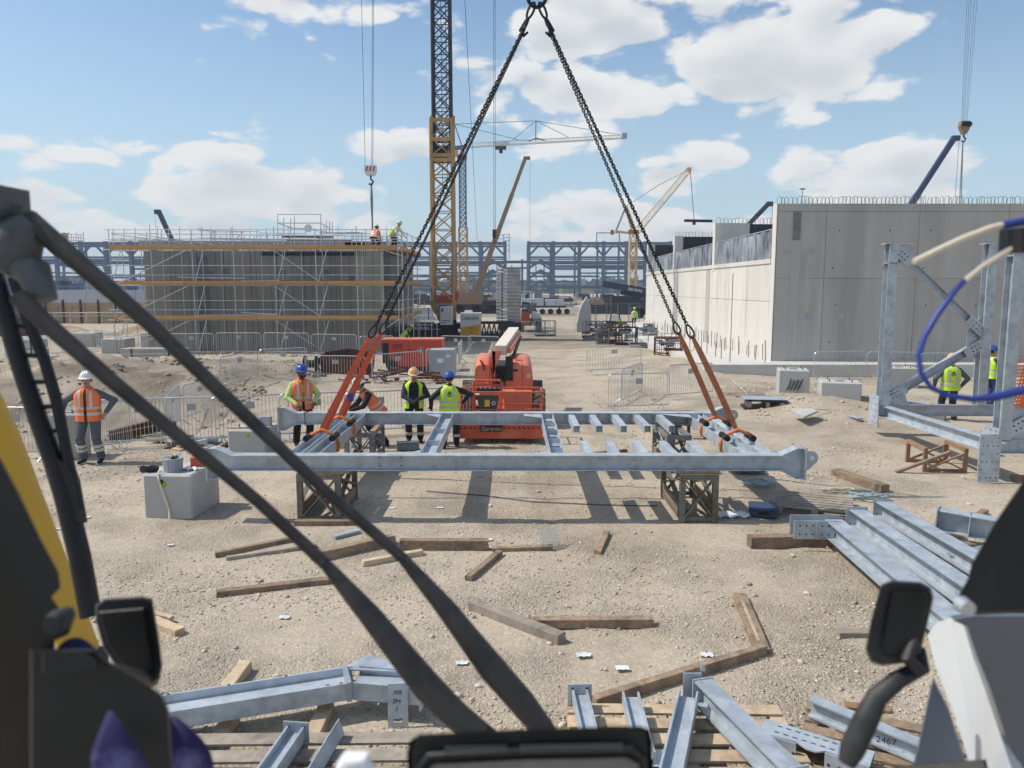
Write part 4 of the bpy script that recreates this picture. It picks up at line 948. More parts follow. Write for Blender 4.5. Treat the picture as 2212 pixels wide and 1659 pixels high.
def tower_crane2():
    y = 132.0
    T = Thing('tower_crane', 'slim blue tower crane with a long pale horizontal jib', 'crane', (P(1000, 600, y).x, y, 0))
    xm = P(1000.5, 600, y).x; w = P(1008, 600, y).x-P(993, 600, y).x
    lattice(T, 'mast', (xm, y+w/2, P(0, 492, y).z), (xm, y+w/2, P(0, 334, y).z), w*0.9, w*0.9, 14, 'rack_blue', 0.11, 0.055)
    lattice(T, 'base_tower', (xm, y+w/2, 0), (xm, y+w/2, P(0, 491, y).z), w*1.15, w*1.15, 11, 'crane_yellow', 0.13, 0.06)
    T.part('slew_unit', MB().box(xm-.75, xm+.75, y-.1, y+1.4, P(0, 342, y).z, P(0, 333, y).z), 'crane_tan')
    T.part('cab', MB().box(xm-1.6, xm-.7, y-.3, y+.8, P(0, 338, y).z, P(0, 325, y).z), 'crane_cream')
    # jib
    j0, j1 = P(1006, 318, y), P(1351, 298, y); n = 44
    top0, top1 = P(1006, 309, y), P(1351, 291.5, y)
    for s in (-.5, .5): T.inst('jib_chord', unit_tube('crane_white'), tube_mtx(j0+Vector((0,s,0)), j1+Vector((0,s,0)), 0.085))
    T.inst('jib_chord', unit_tube('crane_white'), tube_mtx(top0, top1, 0.085))
    for k in range(n):
        a, m_, b = j0.lerp(j1, k/n), top0.lerp(top1, (k+.5)/n), j0.lerp(j1, (k+1)/n)
        for s in (-.5, .5):
            T.inst('jib_brace', unit_tube('crane_white'), tube_mtx(a+Vector((0,s,0)), m_, 0.045)); T.inst('jib_brace', unit_tube('crane_white'), tube_mtx(m_, b+Vector((0,s,0)), 0.045))
    # counter jib, tower top and pendants
    T.inst('counter_jib', unit_box('rack_blue'), box_mtx(P(1006, 318, y), P(960, 321, y), 1.2, 0.5))
    T.part('counterweight', MB().box(P(960,0,y).x, P(968,0,y).x, y-.6, y+.6, P(0, 336, y).z, P(0, 320, y).z), 'weight_grey')
    ap, ap2 = P(1158, 261, y), P(982, 268, y)
    for a, b, rr_ in ((ap2, P(997, 314, y), .09), (ap2, P(1003, 330, y), .07), (ap, P(1157, 306, y), .08), (P(1140,306,y), P(1158,298,y), .1), (P(1178,304,y), P(1158,298,y), .1)):
        T.inst('strut', unit_tube('crane_navy'), tube_mtx(a, b, rr_))
    for a, b in ((ap2, ap), (ap, P(1351, 293, y)), (ap2, P(1124, 303, y)), (ap, P(1107, 302, y)), (ap, P(1231, 298, y))):
        T.inst('pendant', unit_tube('rope_steel'), tube_mtx(a, b, 0.045))
    c = P(1082, 319, y); T.part('trolley', MB().box(c.x-.9, c.x+.9, y-.6, y+.6, c.z-.25, c.z+.15), 'crane_dark')
    T.part('hook_block', MB().box(c.x-.3, c.x+.3, y-.2, y+.2, c.z-.9, c.z-.3), 'crane_dark')
    T.part('name_board', MB().box(P(1067,0,y).x, P(1100,0,y).x, y-.56, y-.5, P(0,314.5,y).z, P(0,307,y).z), 'crane_white')
    T.part('tip_platform', MB().box(j1.x-.6, j1.x+.2, y-.6, y+.6, j1.z-.05, j1.z+.7), 'galv_dull')
tower_crane2()

def lattice_crane():
    y = 128.0
    T = Thing('crawler_crane', 'cream yellow lattice boom crane behind the right blue rack', 'crane', (P(1368, 600, y).x, y, 0))
    a, b = P(1374, 502, y), P(1488, 367, y)
    lattice(T, 'boom', a, b, 0.95, 0.8, 14, 'crane_cream', 0.06, 0.026, cross=False)
    xm = P(1367, 560, y).x
    lattice(T, 'tower', (xm, y, 0), (xm, y, P(0, 500, y).z), 1.15, 1.15, 9, 'crane_cream', 0.11, 0.05)
    T.part('turntable', MB().box(xm-.8, xm+.8, y-.7, y+.7, P(0, 505, y).z, P(0, 497, y).z), 'crane_tan')
    lattice(T, 'gantry', P(1369, 500, y), P(1352, 446, y), 0.7, 0.35, 9, 'crane_cream', 0.06, 0.03)
    T.part('back_stay', MB().bar(P(1352, 446, y), P(1330, 500, y), 0.28, 0.28), 'galv_dull')
    T.part('counter_arm', MB().bar(P(1330, 500, y), P(1374, 505, y), 0.3, 0.35), 'crane_cream')
    T.part('winch', MB().box(P(1327,0,y).x, P(1334,0,y).x, y-.4, y+.4, P(0, 507, y).z, P(0, 497, y).z), 'crane_tan')
    for d in (0, 3): T.part('pendant', MB().tube(P(1352, 446, y), P(1424+d, 399-d*.5, y), 0.035, 5).tube(P(1424+d, 399-d*.5, y), b, 0.035, 5), 'rope_steel')
    T.part('boom_head', MB().box(b.x-.35, b.x+.35, y-.4, y+.4, b.z-.3, b.z+.35), 'crane_cream')
    T.part('carbody', MB().box(xm-3, xm+3, y-2, y+2, 0, 1.6), 'crane_dark')
lattice_crane()

# low dark blue crane boom lying across the yard
y = 104.0; bb = Thing('crane_boom', 'dark blue crane boom laid low beside the concrete building, lettered in white', 'crane boom', P(1345, 625, y))
bb.part('boom', MB().bar(P(1301, 613, y), P(1400, 630, y), 0.9, 0.85), 'crane_navy'); bb.part('boom_foot', MB().bar(P(1340, 628, y+1), P(1405, 640, y+1), 1.6, 1.0), 'crane_blue')
d = (P(1400, 630, y)-P(1301, 613, y)); ang = math.atan2(d.z, d.x)
bb.text('lettering', 'sarens', 0.75, 'white_plain', Matrix.Translation(P(1372, 625.5, y-.62)) @ Matrix.Rotation(-ang, 4, 'Y') @ FACE_CAM)
bb.part('cradle', MB().box(P(1330,0,y).x, P(1395,0,y).x, y-1, y+1, 0, P(0,640,y).z), 'crane_dark')

# ================================================================== far left: pale wall, boarded bank, pumps
fw = Thing('retaining_wall', 'long pale blue grey wall far behind the left barriers', 'wall', P(190, 655, 125))
a, b = P(40, 657, 125), P(335, 626, 125)
for k in range(6):
    xa = a.x+(b.x-a.x)*k/6; xb = a.x+(b.x-a.x)*(k+1)/6
    fw.part('wall_panel', MB().box(xa+.02, xb-.02, 125, 125.5, -0.2, b.z), 'far_wall')
for k in range(14):
    u = 60+k*19; fw.inst('rail_post', unit_tube('rack_grey'), tube_mtx(P(u, 626, 125.2), P(u, 617, 125.2), 0.05))
for v in (618, 622): fw.inst('rail', unit_tube('rack_grey'), tube_mtx(P(50, v, 125.2), P(330, v, 125.2), 0.05))
rr = random.Random(12)
for k, u in enumerate((70, 92, 118, 142, 168, 196, 222, 258, 290, 312)):
    y = 128 + rr.uniform(0, 4); c = P(u, 626, y); w = rr.uniform(.5, .9); hh = rr.uniform(1.2, 2.6); m = ('hose_blue', 'far_tank', 'rack_blue', 'crane_blue')[k % 4]
    T = Thing('pump_unit', ('blue', 'pale', 'slate blue', 'dark blue')[k % 4] + ' pump unit on top of the far wall, ' + ('first','second','third','fourth','fifth','sixth','seventh','eighth','ninth','tenth')[k] + ' from the left', 'pump', (c.x, y, c.z-1.2), group='pumps on the far wall')
    T.part('casing', MB().box(c.x-w, c.x+w, y-.6, y+.6, c.z-1.2, c.z+hh*.7), m); T.part('pipe', MB().tube((c.x+w*.5, y, c.z+hh*.7), (c.x+w*.5, y, c.z+hh), .16, 8).tube((c.x-w*.6, y, c.z+hh*.4), (c.x-w*.6, y, c.z+hh*1.2), .1, 8), 'rack_grey')
bk = Thing('boarded_bank', 'brown timber boarded trench wall in front of the long pale wall', 'trench wall', P(170, 690, 78))
for k in range(10):
    for j in range(5):
        a = P(40+k*29, 674, 78); b = P(40+(k+1)*29, 674, 78)
        bk.part('board', MB().box(a.x+.02, b.x-.02, 78+rr.uniform(-.03,.03), 78.2, 0.0+j*.42+.01, 0.0+(j+1)*.42), 'plank')
for k in range(8):
    c = P(60+k*38, 660, 77.9); bk.part('post', MB().bar((c.x, 77.9, -.2), (c.x, 77.9, 2.4), .16), 'rust')
for v in (676, 683): bk.inst('handrail', unit_tube('galv_tube'), tube_mtx(P(40, v, 70), P(330, v-1, 70), 0.035))
for k in range(9): bk.inst('rail_post', unit_tube('galv_tube'), tube_mtx(P(50+k*34, 676, 70), P(50+k*34, 697, 70), 0.03))

# equipment crowded along the foot of the racks
rr = random.Random(51)
EU = [70,96,120,146,172,198,226,252,280,304] + [852+26*k for k in range(22)]
for k, u in enumerate(EU):
    y = rr.uniform(150,190); c = P(u, 640, y); w = rr.uniform(1.2,3.4); h = rr.uniform(1.0,3.2)
    m, cn = rr.choice((('rack_grey','slate grey'),('crane_navy','navy'),('rack_blue','blue'),('dark_iron','dark iron'),('far_wall','pale'),('rust','rusty'),('crane_dark','black')))
    nth = ('first','second','third','fourth','fifth','sixth','seventh','eighth','ninth','tenth','eleventh','twelfth','thirteenth','fourteenth','fifteenth','sixteenth','seventeenth','eighteenth','nineteenth','twentieth','twenty first','twenty second')
    T = Thing('equipment_skid', f'{cn} equipment skid at the rack foot, {nth[k if k < 10 else k-10]} from the left ' + ('before the scaffolding' if k < 10 else 'after the scaffolding'), 'equipment', (c.x,y,0), group='equipment at the foot of the racks')
    T.part('base_frame', MB().box(c.x-w,c.x+w,y-1,y+1,-.2,.35), 'dark_iron'); T.part('casing', MB().box(c.x-w*.9,c.x+w*rr.uniform(.1,.9),y-.8,y+.8,.35,h), m)
    T.part('pipework', MB().tube((c.x+w*.5,y-.6,.3),(c.x+w*.5,y-.6,h*1.3),.14,8).tube((c.x+w*.5,y-.6,h*1.2),(c.x-w*.6,y-.6,h*1.2),.12,8).tube((c.x-w*.8,y-.9,.3),(c.x-w*.8,y-.9,h*rr.uniform(.9,1.7)),.1,6), rr.choice(('rack_grey','galv_dull','rack_blue')))
# ================================================================== pedestrian barriers
def barrier_meshes():
    L, Hh = 2.3, 1.1; T = Thing('pedestrian_barrier', 'x', 'barrier', (0,0,0))
    def arc(cx, cz, r, a0, a1): return [(cx+r*math.cos(R(a)), 0, cz+r*math.sin(R(a))) for a in np.linspace(a0, a1, 5)]
    h = L/2; rd = 0.14; zb = 0.16
    pts = arc(h-rd, Hh-rd, rd, 0, 90) + arc(-h+rd, Hh-rd, rd, 90, 180) + [(-h, 0, zb), (h, 0, zb)]
    T.part('frame', MB().path(pts, 0.019, 6, closed=True), 'galv_tube', smooth=True)
    n = 19; bars = []
    bm = MB().tube((0,0,zb), (0,0,Hh-.005), 0.0075, 5).mesh('bar', 'galv_tube')
    for k in range(n): T.inst('bar', bm, Matrix.Translation((-h+L*(k+1)/(n+1), 0, 0)))
    fm = MB(); fm.path([(0,-.30,0.0),(0,-.12,.12),(0,0,.19),(0,.12,.12),(0,.30,0.0)], 0.016, 6)
    me = fm.mesh('foot', 'galv_tube', smooth=True)
    for x in (-h+.28, h-.28): T.inst('foot', me, Matrix.Translation((x,0,0.012)))
    T.part('name_plate', MB().box(-.13,.13,-.012,.012, .80,.96), 'galv_dull')
    remember(T.o); return T.o
BARR = barrier_meshes()
BFIRST = [True]
def barrier(u0, v0, u1, v1, label, tilt=0.0, yaw_only=None, z=None):
    a, b = G(u0, v0), G(u1, v1); c = (a+b)/2; d = b-a
    o = BARR if BFIRST[0] else copy_tree(BARR); BFIRST[0] = False
    zz = float(hgt(c.x, c.y)) if z is None else z
    o.location = (c.x, c.y, zz); o.rotation_euler = (R(tilt), 0, math.atan2(d.y, d.x)); s = d.length/2.3
    o.scale = (max(0.75, min(1.12, s)), 1, 1)
    tag(o, label, 'barrier', 'galvanised pedestrian barriers')
    return o
# row in front of the scaffolded building
O = ('first', 'second', 'third', 'fourth', 'fifth', 'sixth', 'seventh', 'eighth')
k = 0
for (u0, u1, v0, v1) in ((268,363,777,775), (368,463,775,774), (469,565,774,774), (571,668,774,775), (674,771,775,776)):
    barrier(u0, v0, u1, v1, f'barrier in front of the scaffolding, {O[k]} from the left'); k += 1
barrier(0, 784, 108, 776, 'far left barrier behind the black ladder by the dug ground'); barrier(112, 770, 215, 765, 'barrier with a pale concrete block behind it, left of the scaffolding')
barrier(205, 752, 262, 757, 'barrier at the left foot of the scaffolding, end on to the row')
# rows round the dug ground, left
barrier(-30, 990, 108, 992, 'leftmost near barrier behind the yellow bar')
barrier(128, 985, 250, 972, 'near barrier directly behind the man in grey trousers'); barrier(252, 968, 358, 962, 'near barrier just right of the man in grey trousers')
barrier(356, 962, 478, 958, 'near barrier crossed by the lower wiper, left of the grey block'); barrier(486, 958, 600, 950, 'near barrier behind the far left end of the lifted frame')
barrier(352, 945, 396, 892, 'barrier turned away beside the dug ground, lower of the slanting line')
barrier(396, 885, 468, 862, 'barrier in the slanting line with the black wiper across it'); barrier(470, 862, 566, 836, 'barrier with a white notice on its end in the slanting line')
barrier(568, 836, 660, 830, 'barrier at the top of the slanting line, left of the rusty skip'); barrier(662, 834, 790, 836, 'barrier standing in front of the rusty skip')
barrier(792, 832, 925, 816, 'barrier in front of the red generator'); barrier(925, 812, 990, 806, 'barrier beside the grey site bin')
barrier(985, 806, 1003, 775, 'end on barrier right of the grey site bin')
barrier(612, 952, 760, 944, 'barrier behind the man in the orange vest and blue helmet'); barrier(765, 944, 880, 936, 'barrier behind the crouching man in the white helmet'); barrier(884, 934, 1000, 930, 'barrier behind the two men in lime vests')
barrier(778, 776, 850, 774, 'barrier behind the orange slings, left of the red generator'); barrier(958, 770, 1012, 772, 'barrier below the crane cabinet, right of the red generator'); barrier(1015, 772, 1075, 774, 'barrier behind the white boom of the orange lift')
# right of the boom lift
barrier(1266, 812, 1385, 806, 'lone barrier on the open ground left of the rusty crate'); barrier(1314, 890, 1444, 886, 'front barrier of the loose group right of the orange lift')
barrier(1330, 882, 1396, 848, 'barrier leaning against the loose group from behind'); barrier(1441, 866, 1538, 858, 'right hand barrier of the loose group, nearest the sling')
barrier(1757, 820, 1868, 818, 'barrier behind the scribbled concrete block'); barrier(1985, 824, 2100, 822, 'barrier behind the man in the lime vest on the right'); barrier(1872, 820, 1980, 822, 'barrier behind the left steel column')
barrier(1110, 728, 1195, 726, 'barrier by the dark telehandler'); barrier(1240, 716, 1290, 716, 'barrier beside the pale steel fin in the distance')

# ================================================================== concrete blocks with anchor bolts
def cblock(label, cx, cy, w, d, h, rot=0, m='concrete', bolts=4, z=0.0, mark=None):
    T = Thing('concrete_block', label, 'concrete block', (cx, cy, z)); T.o.rotation_euler = (0,0,R(rot)); T.loc = Vector((0,0,0))
    b = 0.025
    mb = MB(); mb.add([(-w/2+b,-d/2,0),(w/2-b,-d/2,0),(w/2,-d/2+b,0),(w/2,d/2,0),(-w/2,d/2,0),(-w/2,-d/2+b,0),
                       (-w/2+b,-d/2,h-b),(w/2-b,-d/2,h-b),(w/2,-d/2+b,h-b),(w/2,d/2,h-b),(-w/2,d/2,h-b),(-w/2,-d/2+b,h-b),
                       (-w/2+2*b,-d/2+b,h),(w/2-2*b,-d/2+b,h),(w/2-b,-d/2+2*b,h),(w/2-b,d/2-b,h),(-w/2+b,d/2-b,h),(-w/2+b,-d/2+2*b,h)],
                      [(i,(i+1)%6,6+(i+1)%6,6+i) for i in range(6)] + [(6+i,6+(i+1)%6,12+(i+1)%6,12+i) for i in range(6)] + [(12,13,14,15,16,17)])
    T.part('block', mb, m)
    for k in range(bolts):
        x = (-.28 if k % 2 else .28)*w; y = (-.28 if k < 2 else .28)*d
        T.part('anchor_bolt', MB().tube((x,y,h-.02),(x,y,h+.09),.018,6), 'rebar')
    if bolts: T.part('grout_plate', MB().box(-.12,.12,-.12,.12,h,h+.025), 'galv_dull')
    return T
T = cblock('weathered concrete block in the left foreground carrying a wire basket of bolts', -5.36, 12.2, 0.78, 0.95, 0.70, rot=-4, bolts=0)
T.part('green_mark', MB().lathe([(.055,-.003),(.05,0)], (-.05,-.476,.55), 9, 'y'), 'green_mark')
T.part('lifting_recess', MB().lathe([(0.035,-.004),(0.035,.0)], (-.08,-.4765,.59), 12, 'y'), 'dark_iron')
T = cblock('grey concrete block behind the left end of the front beam', -5.57, 16.4, 0.80, 0.95, 0.62, rot=-3, bolts=2); T.part('green_mark', MB().lathe([(.045,-.003),(.04,0)], (.05,-.476,.5), 9, 'y'), 'green_mark')
cblock('tall narrow concrete block behind the man in grey trousers', *G(155, 985).to_2d(), 0.55, 0.6, 0.95, rot=5, bolts=2, m='concrete_grey')
g = G(1725, 862); T = cblock('concrete block with dark scribbled paint on its face', g.x, g.y+.6, 0.95, 0.95, 0.9, rot=-14, z=0.02)
for k in range(7):
    T.part('paint_stroke', MB().path([(-.22+k*.055,-.479,.25+.03*(k%2)),(-.14+k*.055,-.479,.42),(-.10+k*.06,-.479,.62-.03*(k%3))], 0.02, 5, flat=0.2), 'ink')
g = G(1830, 893); cblock('pale concrete block left of the near steel column', g.x+.05, g.y+.75, 1.1, 0.95, 0.85, rot=-16, z=0.0)
g = G(1950, 838); cblock('concrete block half hidden behind the steel diagonal', g.x, g.y+.4, 1.15, 0.9, 0.72, rot=-8)
cblock('far concrete block seen between the two wipers, left of the scaffolding', *G(352, 750).to_2d(), 2.0, 1.4, 0.9, bolts=2); cblock('far concrete block at the left scaffold foot', *G(440*0.54*1.08, 762).to_2d(), 1.3, 1.2, 0.8, bolts=2); cblock('far concrete block behind the left barriers', *G(185, 748).to_2d(), 1.6, 1.2, 0.85, bolts=2)

# ================================================================== generator, site bin, skip, clutter
def generator():
    y = 33.0
    def bx(u0, v0, u1, v1, ya, yb): a, b = P(u0, v1, ya), P(u1, v0, ya); return MB().box(a.x, b.x, ya, yb, a.z, b.z)
    a, b = P(822, 797, y), P(955, 735, y)
    T = Thing('generator', 'red box generator with a blue round badge behind the barriers', 'generator', ((a.x+b.x)/2, y, 0))
    body = MB().prism([(a.x+.25, a.z+.1),(b.x, a.z+.1),(b.x, b.z-.08),(b.x-.06, b.z),(a.x+.1, b.z),(a.x, b.z-.14)], y, y+1.2)
    B = T.part('housing', body, 'gen_red')
    T.part('radiator_panel', bx(827, 741, 839, 785, y-.012, y), 'black_steel', B)
    for (u0,v0,u1,v1) in ((848,743,869,754),(848,762,869,770)): T.part('louvre', bx(u0,v0,u1,v1,y-.014,y), 'gen_dark', B)
    for u in (880, 887): T.part('latch', bx(u,754.5,u+4,758.5,y-.02,y), 'gen_dark', B)
    T.part('door_joint', bx(883.6, 742, 884.2, 790, y-.006, y), 'gen_dark', B)
    c = P(909.5, 756, y); T.part('badge', MB().lathe([(0.135,-.02),(0.135,0)], c, 24, 'y'), 'crane_cream', B); T.part('badge_disc', MB().lathe([(0.112,-.026),(0.112,-.02)], c, 24, 'y'), 'ink_blue', B)
    T.part('badge_mark', MB().box(c.x-.015,c.x+.015,c.y-.031,c.y-.026,c.z-.07,c.z+.07).box(c.x-.05,c.x+.05,c.y-.031,c.y-.026,c.z-.01,c.z+.02), 'white_plain', B)
    T.part('roof', MB().box(a.x+.05, b.x+.02, y-.03, y+1.23, b.z, b.z+.05), 'lift_orange')
    T.part('skid', MB().box(a.x+.35, b.x-.05, y+.05, y+1.15, 0.0, a.z+.1), 'black_steel')
    for x in (a.x+.5, b.x-.4): T.part('wheel', MB().lathe([(0.25,0),(0.25,.18)], (x, y-.05, .25), 14, 'y'), 'black_rubber')
    c = P(880, 734, y); T.part('lifting_eye', MB().path([(c.x-.08,y+.6,b.z+.04),(c.x-.06,y+.6,b.z+.16),(c.x+.06,y+.6,b.z+.16),(c.x+.08,y+.6,b.z+.04)], .02, 6), 'dark_iron')
generator()
def site_bin():
    y = 30.6; a, b = P(926, 806, y), P(983, 757, y)
    T = Thing('site_bin', 'grey metal site bin with a lid beside the red generator', 'bin', ((a.x+b.x)/2, y, 0))
    B = T.part('body', MB().prism([(a.x+.04,0.06),(b.x-.04,0.06),(b.x,b.z-.12),(a.x,b.z-.12)], y, y+.95), 'bin_grey')
    T.part('lid', MB().prism([(a.x-.02,b.z-.12),(b.x+.02,b.z-.12),(b.x-.06,b.z+.02),(a.x+.06,b.z+.02)], y-.03, y+.98), 'bin_grey')
    T.part('rim', MB().box(a.x-.03,b.x+.03,y-.035,y+.0,b.z-.16,b.z-.10), 'galv_dull')
    for u, v, w, h in ((951, 779, 13, 9), (968, 768, 9, 6)):
        c = P(u, v, y); s = y/FPX; T.part('notice', MB().box(c.x-w*s/2,c.x+w*s/2,y-.012,y+.01,c.z-h*s/2,c.z+h*s/2), 'paper', B)
    c = P(940, 780, y); T.part('latch', MB().lathe([(.05,-.02),(.05,0)], c, 12, 'y'), 'galv_dull', B)
    for x in (a.x+.15, b.x-.15): T.part('skid', MB().box(x-.06,x+.06,y+.02,y+.9,0,.07), 'dark_iron')
site_bin()
def skip():
    y = 31.6; a, b = P(688, 800, y), P(800, 762, y)
    T = Thing('skip', 'open rusty brown skip behind the barriers left of the slings', 'skip', ((a.x+b.x)/2, y, 0))
    o = [(a.x,0.45,0.82),(a.x+1.05,0.45,0.98),(a.x+1.2,.45,.66),(b.x,.45,.78)]
    T.part('side', MB().prism([(a.x+.15,0),(b.x-.15,0),(b.x,.80),(a.x+1.3,.62),(a.x+.1,.86)], y, y+.05), 'rust')
    T.part('side', MB().prism([(a.x+.15,0),(b.x-.15,0),(b.x,.86),(a.x+1.0,1.02),(a.x,.86)], y+1.1, y+1.15), 'rust')
    T.part('end', MB().poly3([(a.x+.13,y+.05,0),(a.x+.13,y+1.1,0),(a.x+.01,y+1.1,.84),(a.x+.09,y+.05,.84)], .05), 'rust'); T.part('end', MB().poly3([(b.x-.13,y+.05,0),(b.x-.13,y+1.1,0),(b.x-.01,y+1.1,.8),(b.x-.03,y+.05,.78)], .05), 'rust')
    T.part('floor', MB().box(a.x+.16,b.x-.16,y+.06,y+1.09,.02,.06), 'rust')
    T.part('lifting_lug', MB().box(a.x-.08,a.x+.0,y+.3,y+.7,.4,.7), 'rust')
skip()
rr = random.Random(33)
def scrap(label, u, v, w, d, h, m, n=14):
    c = G(u, v); T = Thing('scrap_pile', label, 'scrap pile', (c.x, c.y, 0))
    for k in range(n):
        x, y_ = c.x+rr.uniform(-w,w)/2, c.y+rr.uniform(-d,d)/2; z = rr.uniform(.03, h)*(1-abs(x-c.x)/w); an = rr.uniform(0,3.14); L_ = rr.uniform(.3,.9)
        dv = Vector((math.cos(an)*L_, math.sin(an)*L_*.6, rr.uniform(-.05,.12)))
        T.part('scrap', MB().bar(Vector((x,y_,z))-dv/2, Vector((x,y_,z))+dv/2, rr.uniform(.04,.14), rr.uniform(.03,.1)), rr.choice(m))
    return T
scrap('heap of rusty bars and timber behind the barrier left of the skip', 625, 822, 2.4, 1.0, .4, ('rust','timber','dark_iron'), 22)
scrap('low heap of rusty scrap below the red generator', 860, 826, 3.6, 1.2, .55, ('rust','rust','dark_iron'), 34)
scrap('small heap of boards and stones by the left barriers', 430, 968, 1.0, .7, .15, ('timber_light','concrete','dark_iron'), 12)
scrap('heap of rope and offcuts between the frame and the grey block', 380, 955, .8, .5, .12, ('timber_light','dark_iron'), 8)
ct = Thing('cable_winder', 'dark cable winder on a stand left of the rusty skip', 'winder', G(672, 812))
c = G(672, 812); ct.part('drum', MB().lathe([(.34,-.25),(.34,-.21),(.16,-.2),(.16,.2),(.34,.21),(.34,.25)], (c.x, c.y, .5), 18, 'x'), 'black_rubber')
for s in (-.3,.3): ct.part('stand', MB().bar((c.x+s,c.y-.3,0),(c.x+s,c.y,.5),.05).bar((c.x+s,c.y+.3,0),(c.x+s,c.y,.5),.05), 'trestle_grey')
mk = Thing('marker_post', 'small post wrapped in orange and white tape behind the slings', 'post', G(803, 815))
c = G(803, 815); mk.part('post', MB().tube((c.x,c.y,0),(c.x,c.y,.75),.03,6), 'blue_box'); mk.part('tape_flag', MB().box(c.x-.09,c.x+.1,c.y-.04,c.y+.04,.72,.92), 'vest_orange'); mk.part('tape', MB().box(c.x-.07,c.x+.05,c.y-.05,c.y+.05,.58,.72), 'rope_cream')

# ================================================================== boom lift
def boom_lift():
    y = 17.6
    X = lambda u, yy=y: P(u, 800, yy).x
    Z = lambda v, yy=y: P(1080, v, yy).z
    T = Thing('boom_lift', 'orange red boom lift with its basket towards the camera behind the frame', 'boom lift', (X(1085), y+1, 0))
    xa, xb = X(988), X(1172)
    # basket
    B = T.part('basket_floor', MB().box(xa, xb, y, y+.8, .14, .22), 'lift_red')
    T.part('kick_plate', MB().prism([(xa,.12),(xb,.12),(xb+.02,.30),(xb,.47),(xa,.47)], y-.03, y), 'lift_red', B)
    rng_ = np.linspace(xa+.05, xb-.1, 17)
    for i, x in enumerate(rng_):
        if X(1036) < x < X(1084): continue
        T.part('hazard_stripe', MB().prism([(x,.34),(x+.07,.34),(x+.02,.405),(x-.05,.405)], y-.036, y-.03), 'gen_dark', B)
    T.part('toe_strip', MB().box(xa+.02, xb-.02, y-.035, y-.03, .41, .418), 'lift_orange', B)  # thin orange strip along the kick plate
    s = T.part('sign_board', MB().box(X(1037), X(1085), y-.05, y-.037, .285, .425), 'cab_black', B)
    T.text('lettering', 'arentis', .135, 'crane_cream', Matrix.Translation((X(1066), y-.056, .352)) @ FACE_CAM, s, ext=.002)
    T.part('logo', MB().box(X(1040), X(1041.2), y-.056, y-.05, .30, .41).box(X(1043.4), X(1044.6), y-.056, y-.05, .30, .42).box(X(1040), X(1049), y-.056, y-.05, .30, .315).box(X(1046.3), X(1047.3), y-.056, y-.05, .315, .40), 'rope_blue', s)
    rail = lambda pts, r=.022, n='rail': T.part(n, MB().path(pts, r, 8), 'lift_red', smooth=True)
    zt = Z(872-18, y); 
    for yy in (y, y+.8):
        rail([(xa+.02,yy,.2),(xa+.02,yy,1.15),(xa+.06,yy,1.2),(xb-.06,yy,1.2),(xb-.01,yy,1.14),(xb-.01,yy,.2)])
        rail([(xa,yy,.80),(xb,yy,.80)], .016, 'mid_rail')
    for x in (xa+.02, xb-.01): rail([(x,y,1.2),(x,y+.8,1.2)]); rail([(x,y,.8),(x,y+.8,.8)], .016, 'mid_rail')
    for u in (1022, 1083): rail([(X(u),y,.2),(X(u),y,1.2)], .024, 'post')
    T.part('tube_grid', MB().bar((X(1026),y+.02,.45),(X(1026),y+.02,1.15),.03).bar((X(1078),y+.02,.45),(X(1078),y+.02,1.15),.03), 'lift_red')
    # entry gate arch and control box
    rail([(X(1022),y+.05,.9),(X(1022),y+.05,1.42),(X(1026),y+.05,1.47),(X(1079),y+.05,1.47),(X(1083),y+.05,1.42),(X(1083),y+.05,.9)], .026, 'control_guard')
    rail([(X(1026),y+.05,1.36),(X(1080),y+.05,1.36)], .018, 'control_guard')
    c = T.part('control_panel', MB().prism([(X(1028),1.21),(X(1080),1.21),(X(1080),1.26),(X(1028),1.26)], y+.1, y+.42), 'black_steel')
    for k in range(9): T.part('switch', MB().tube((X(1033+k*5),y+.16,1.26),(X(1033+k*5),y+.16,1.30),.014,6), 'rope_blue' if k % 2 else 'crane_dark', c)
    a = T.part('document_box', MB().prism([(X(1028),1.12),(X(1078),1.12),(X(1074),.86),(X(1068),.60),(X(1040),.60),(X(1034),.86)], y+.03, y+.12), 'dark_panel')
    T.part('yellow_notice', MB().box(X(1046.5),X(1057.5),y+.02,y+.03,.86,1.02), 'label_yellow', a); T.part('round_badge', MB().lathe([(.045,-.008),(.045,0)], (X(1066),y+.03,.94), 16, 'y'), 'white_plain', a)
    T.part('badge_centre', MB().lathe([(.03,-.011),(.03,-.008)], (X(1066),y+.03,.94), 16, 'y'), 'ink_blue', a)
    # chassis and wheels
    yb = y+1.9
    T.part('chassis', MB().box(X(1035,yb), X(1150,yb), yb, yb+2.6, .42, .95), 'lift_orange'); T.part('counter_box', MB().box(X(1085,yb-.3), X(1112,yb-.3), yb-.3, yb+.2, .55, 1.0), 'lift_orange')
    def wheel(xc, yc):
        W = T.part('wheel', MB().lathe([(.30,-.15),(.44,-.15),(.475,-.12),(.475,.12),(.44,.15),(.30,.15)], (xc,yc,.475), 28, 'x'), 'tyre_dust', smooth=True)
        T.part('rim', MB().lathe([(.30,-.12),(.25,-.13),(.08,-.10)], (xc,yc,.475), 20, 'x'), 'lift_orange', W)
        for k in range(16):
            an = 2*math.pi*k/16; p = Vector((xc, yc+.47*math.cos(an), .475+.47*math.sin(an))); q = Vector((0,-math.sin(an),math.cos(an)))
            for s_ in (-1,1): T.part('tread', MB().obox(p+Vector((s_*.08,0,0))+q*(.02*s_), Vector((.075,0,0))+q*.04*s_, q*.025, Vector((0,math.cos(an),math.sin(an)))*.03), 'tyre_dust', W)
    for xc in (X(1002,yb+.3), X(1165,yb+.3)):
        for yc in (yb+.35, yb+2.3): wheel(xc, yc)
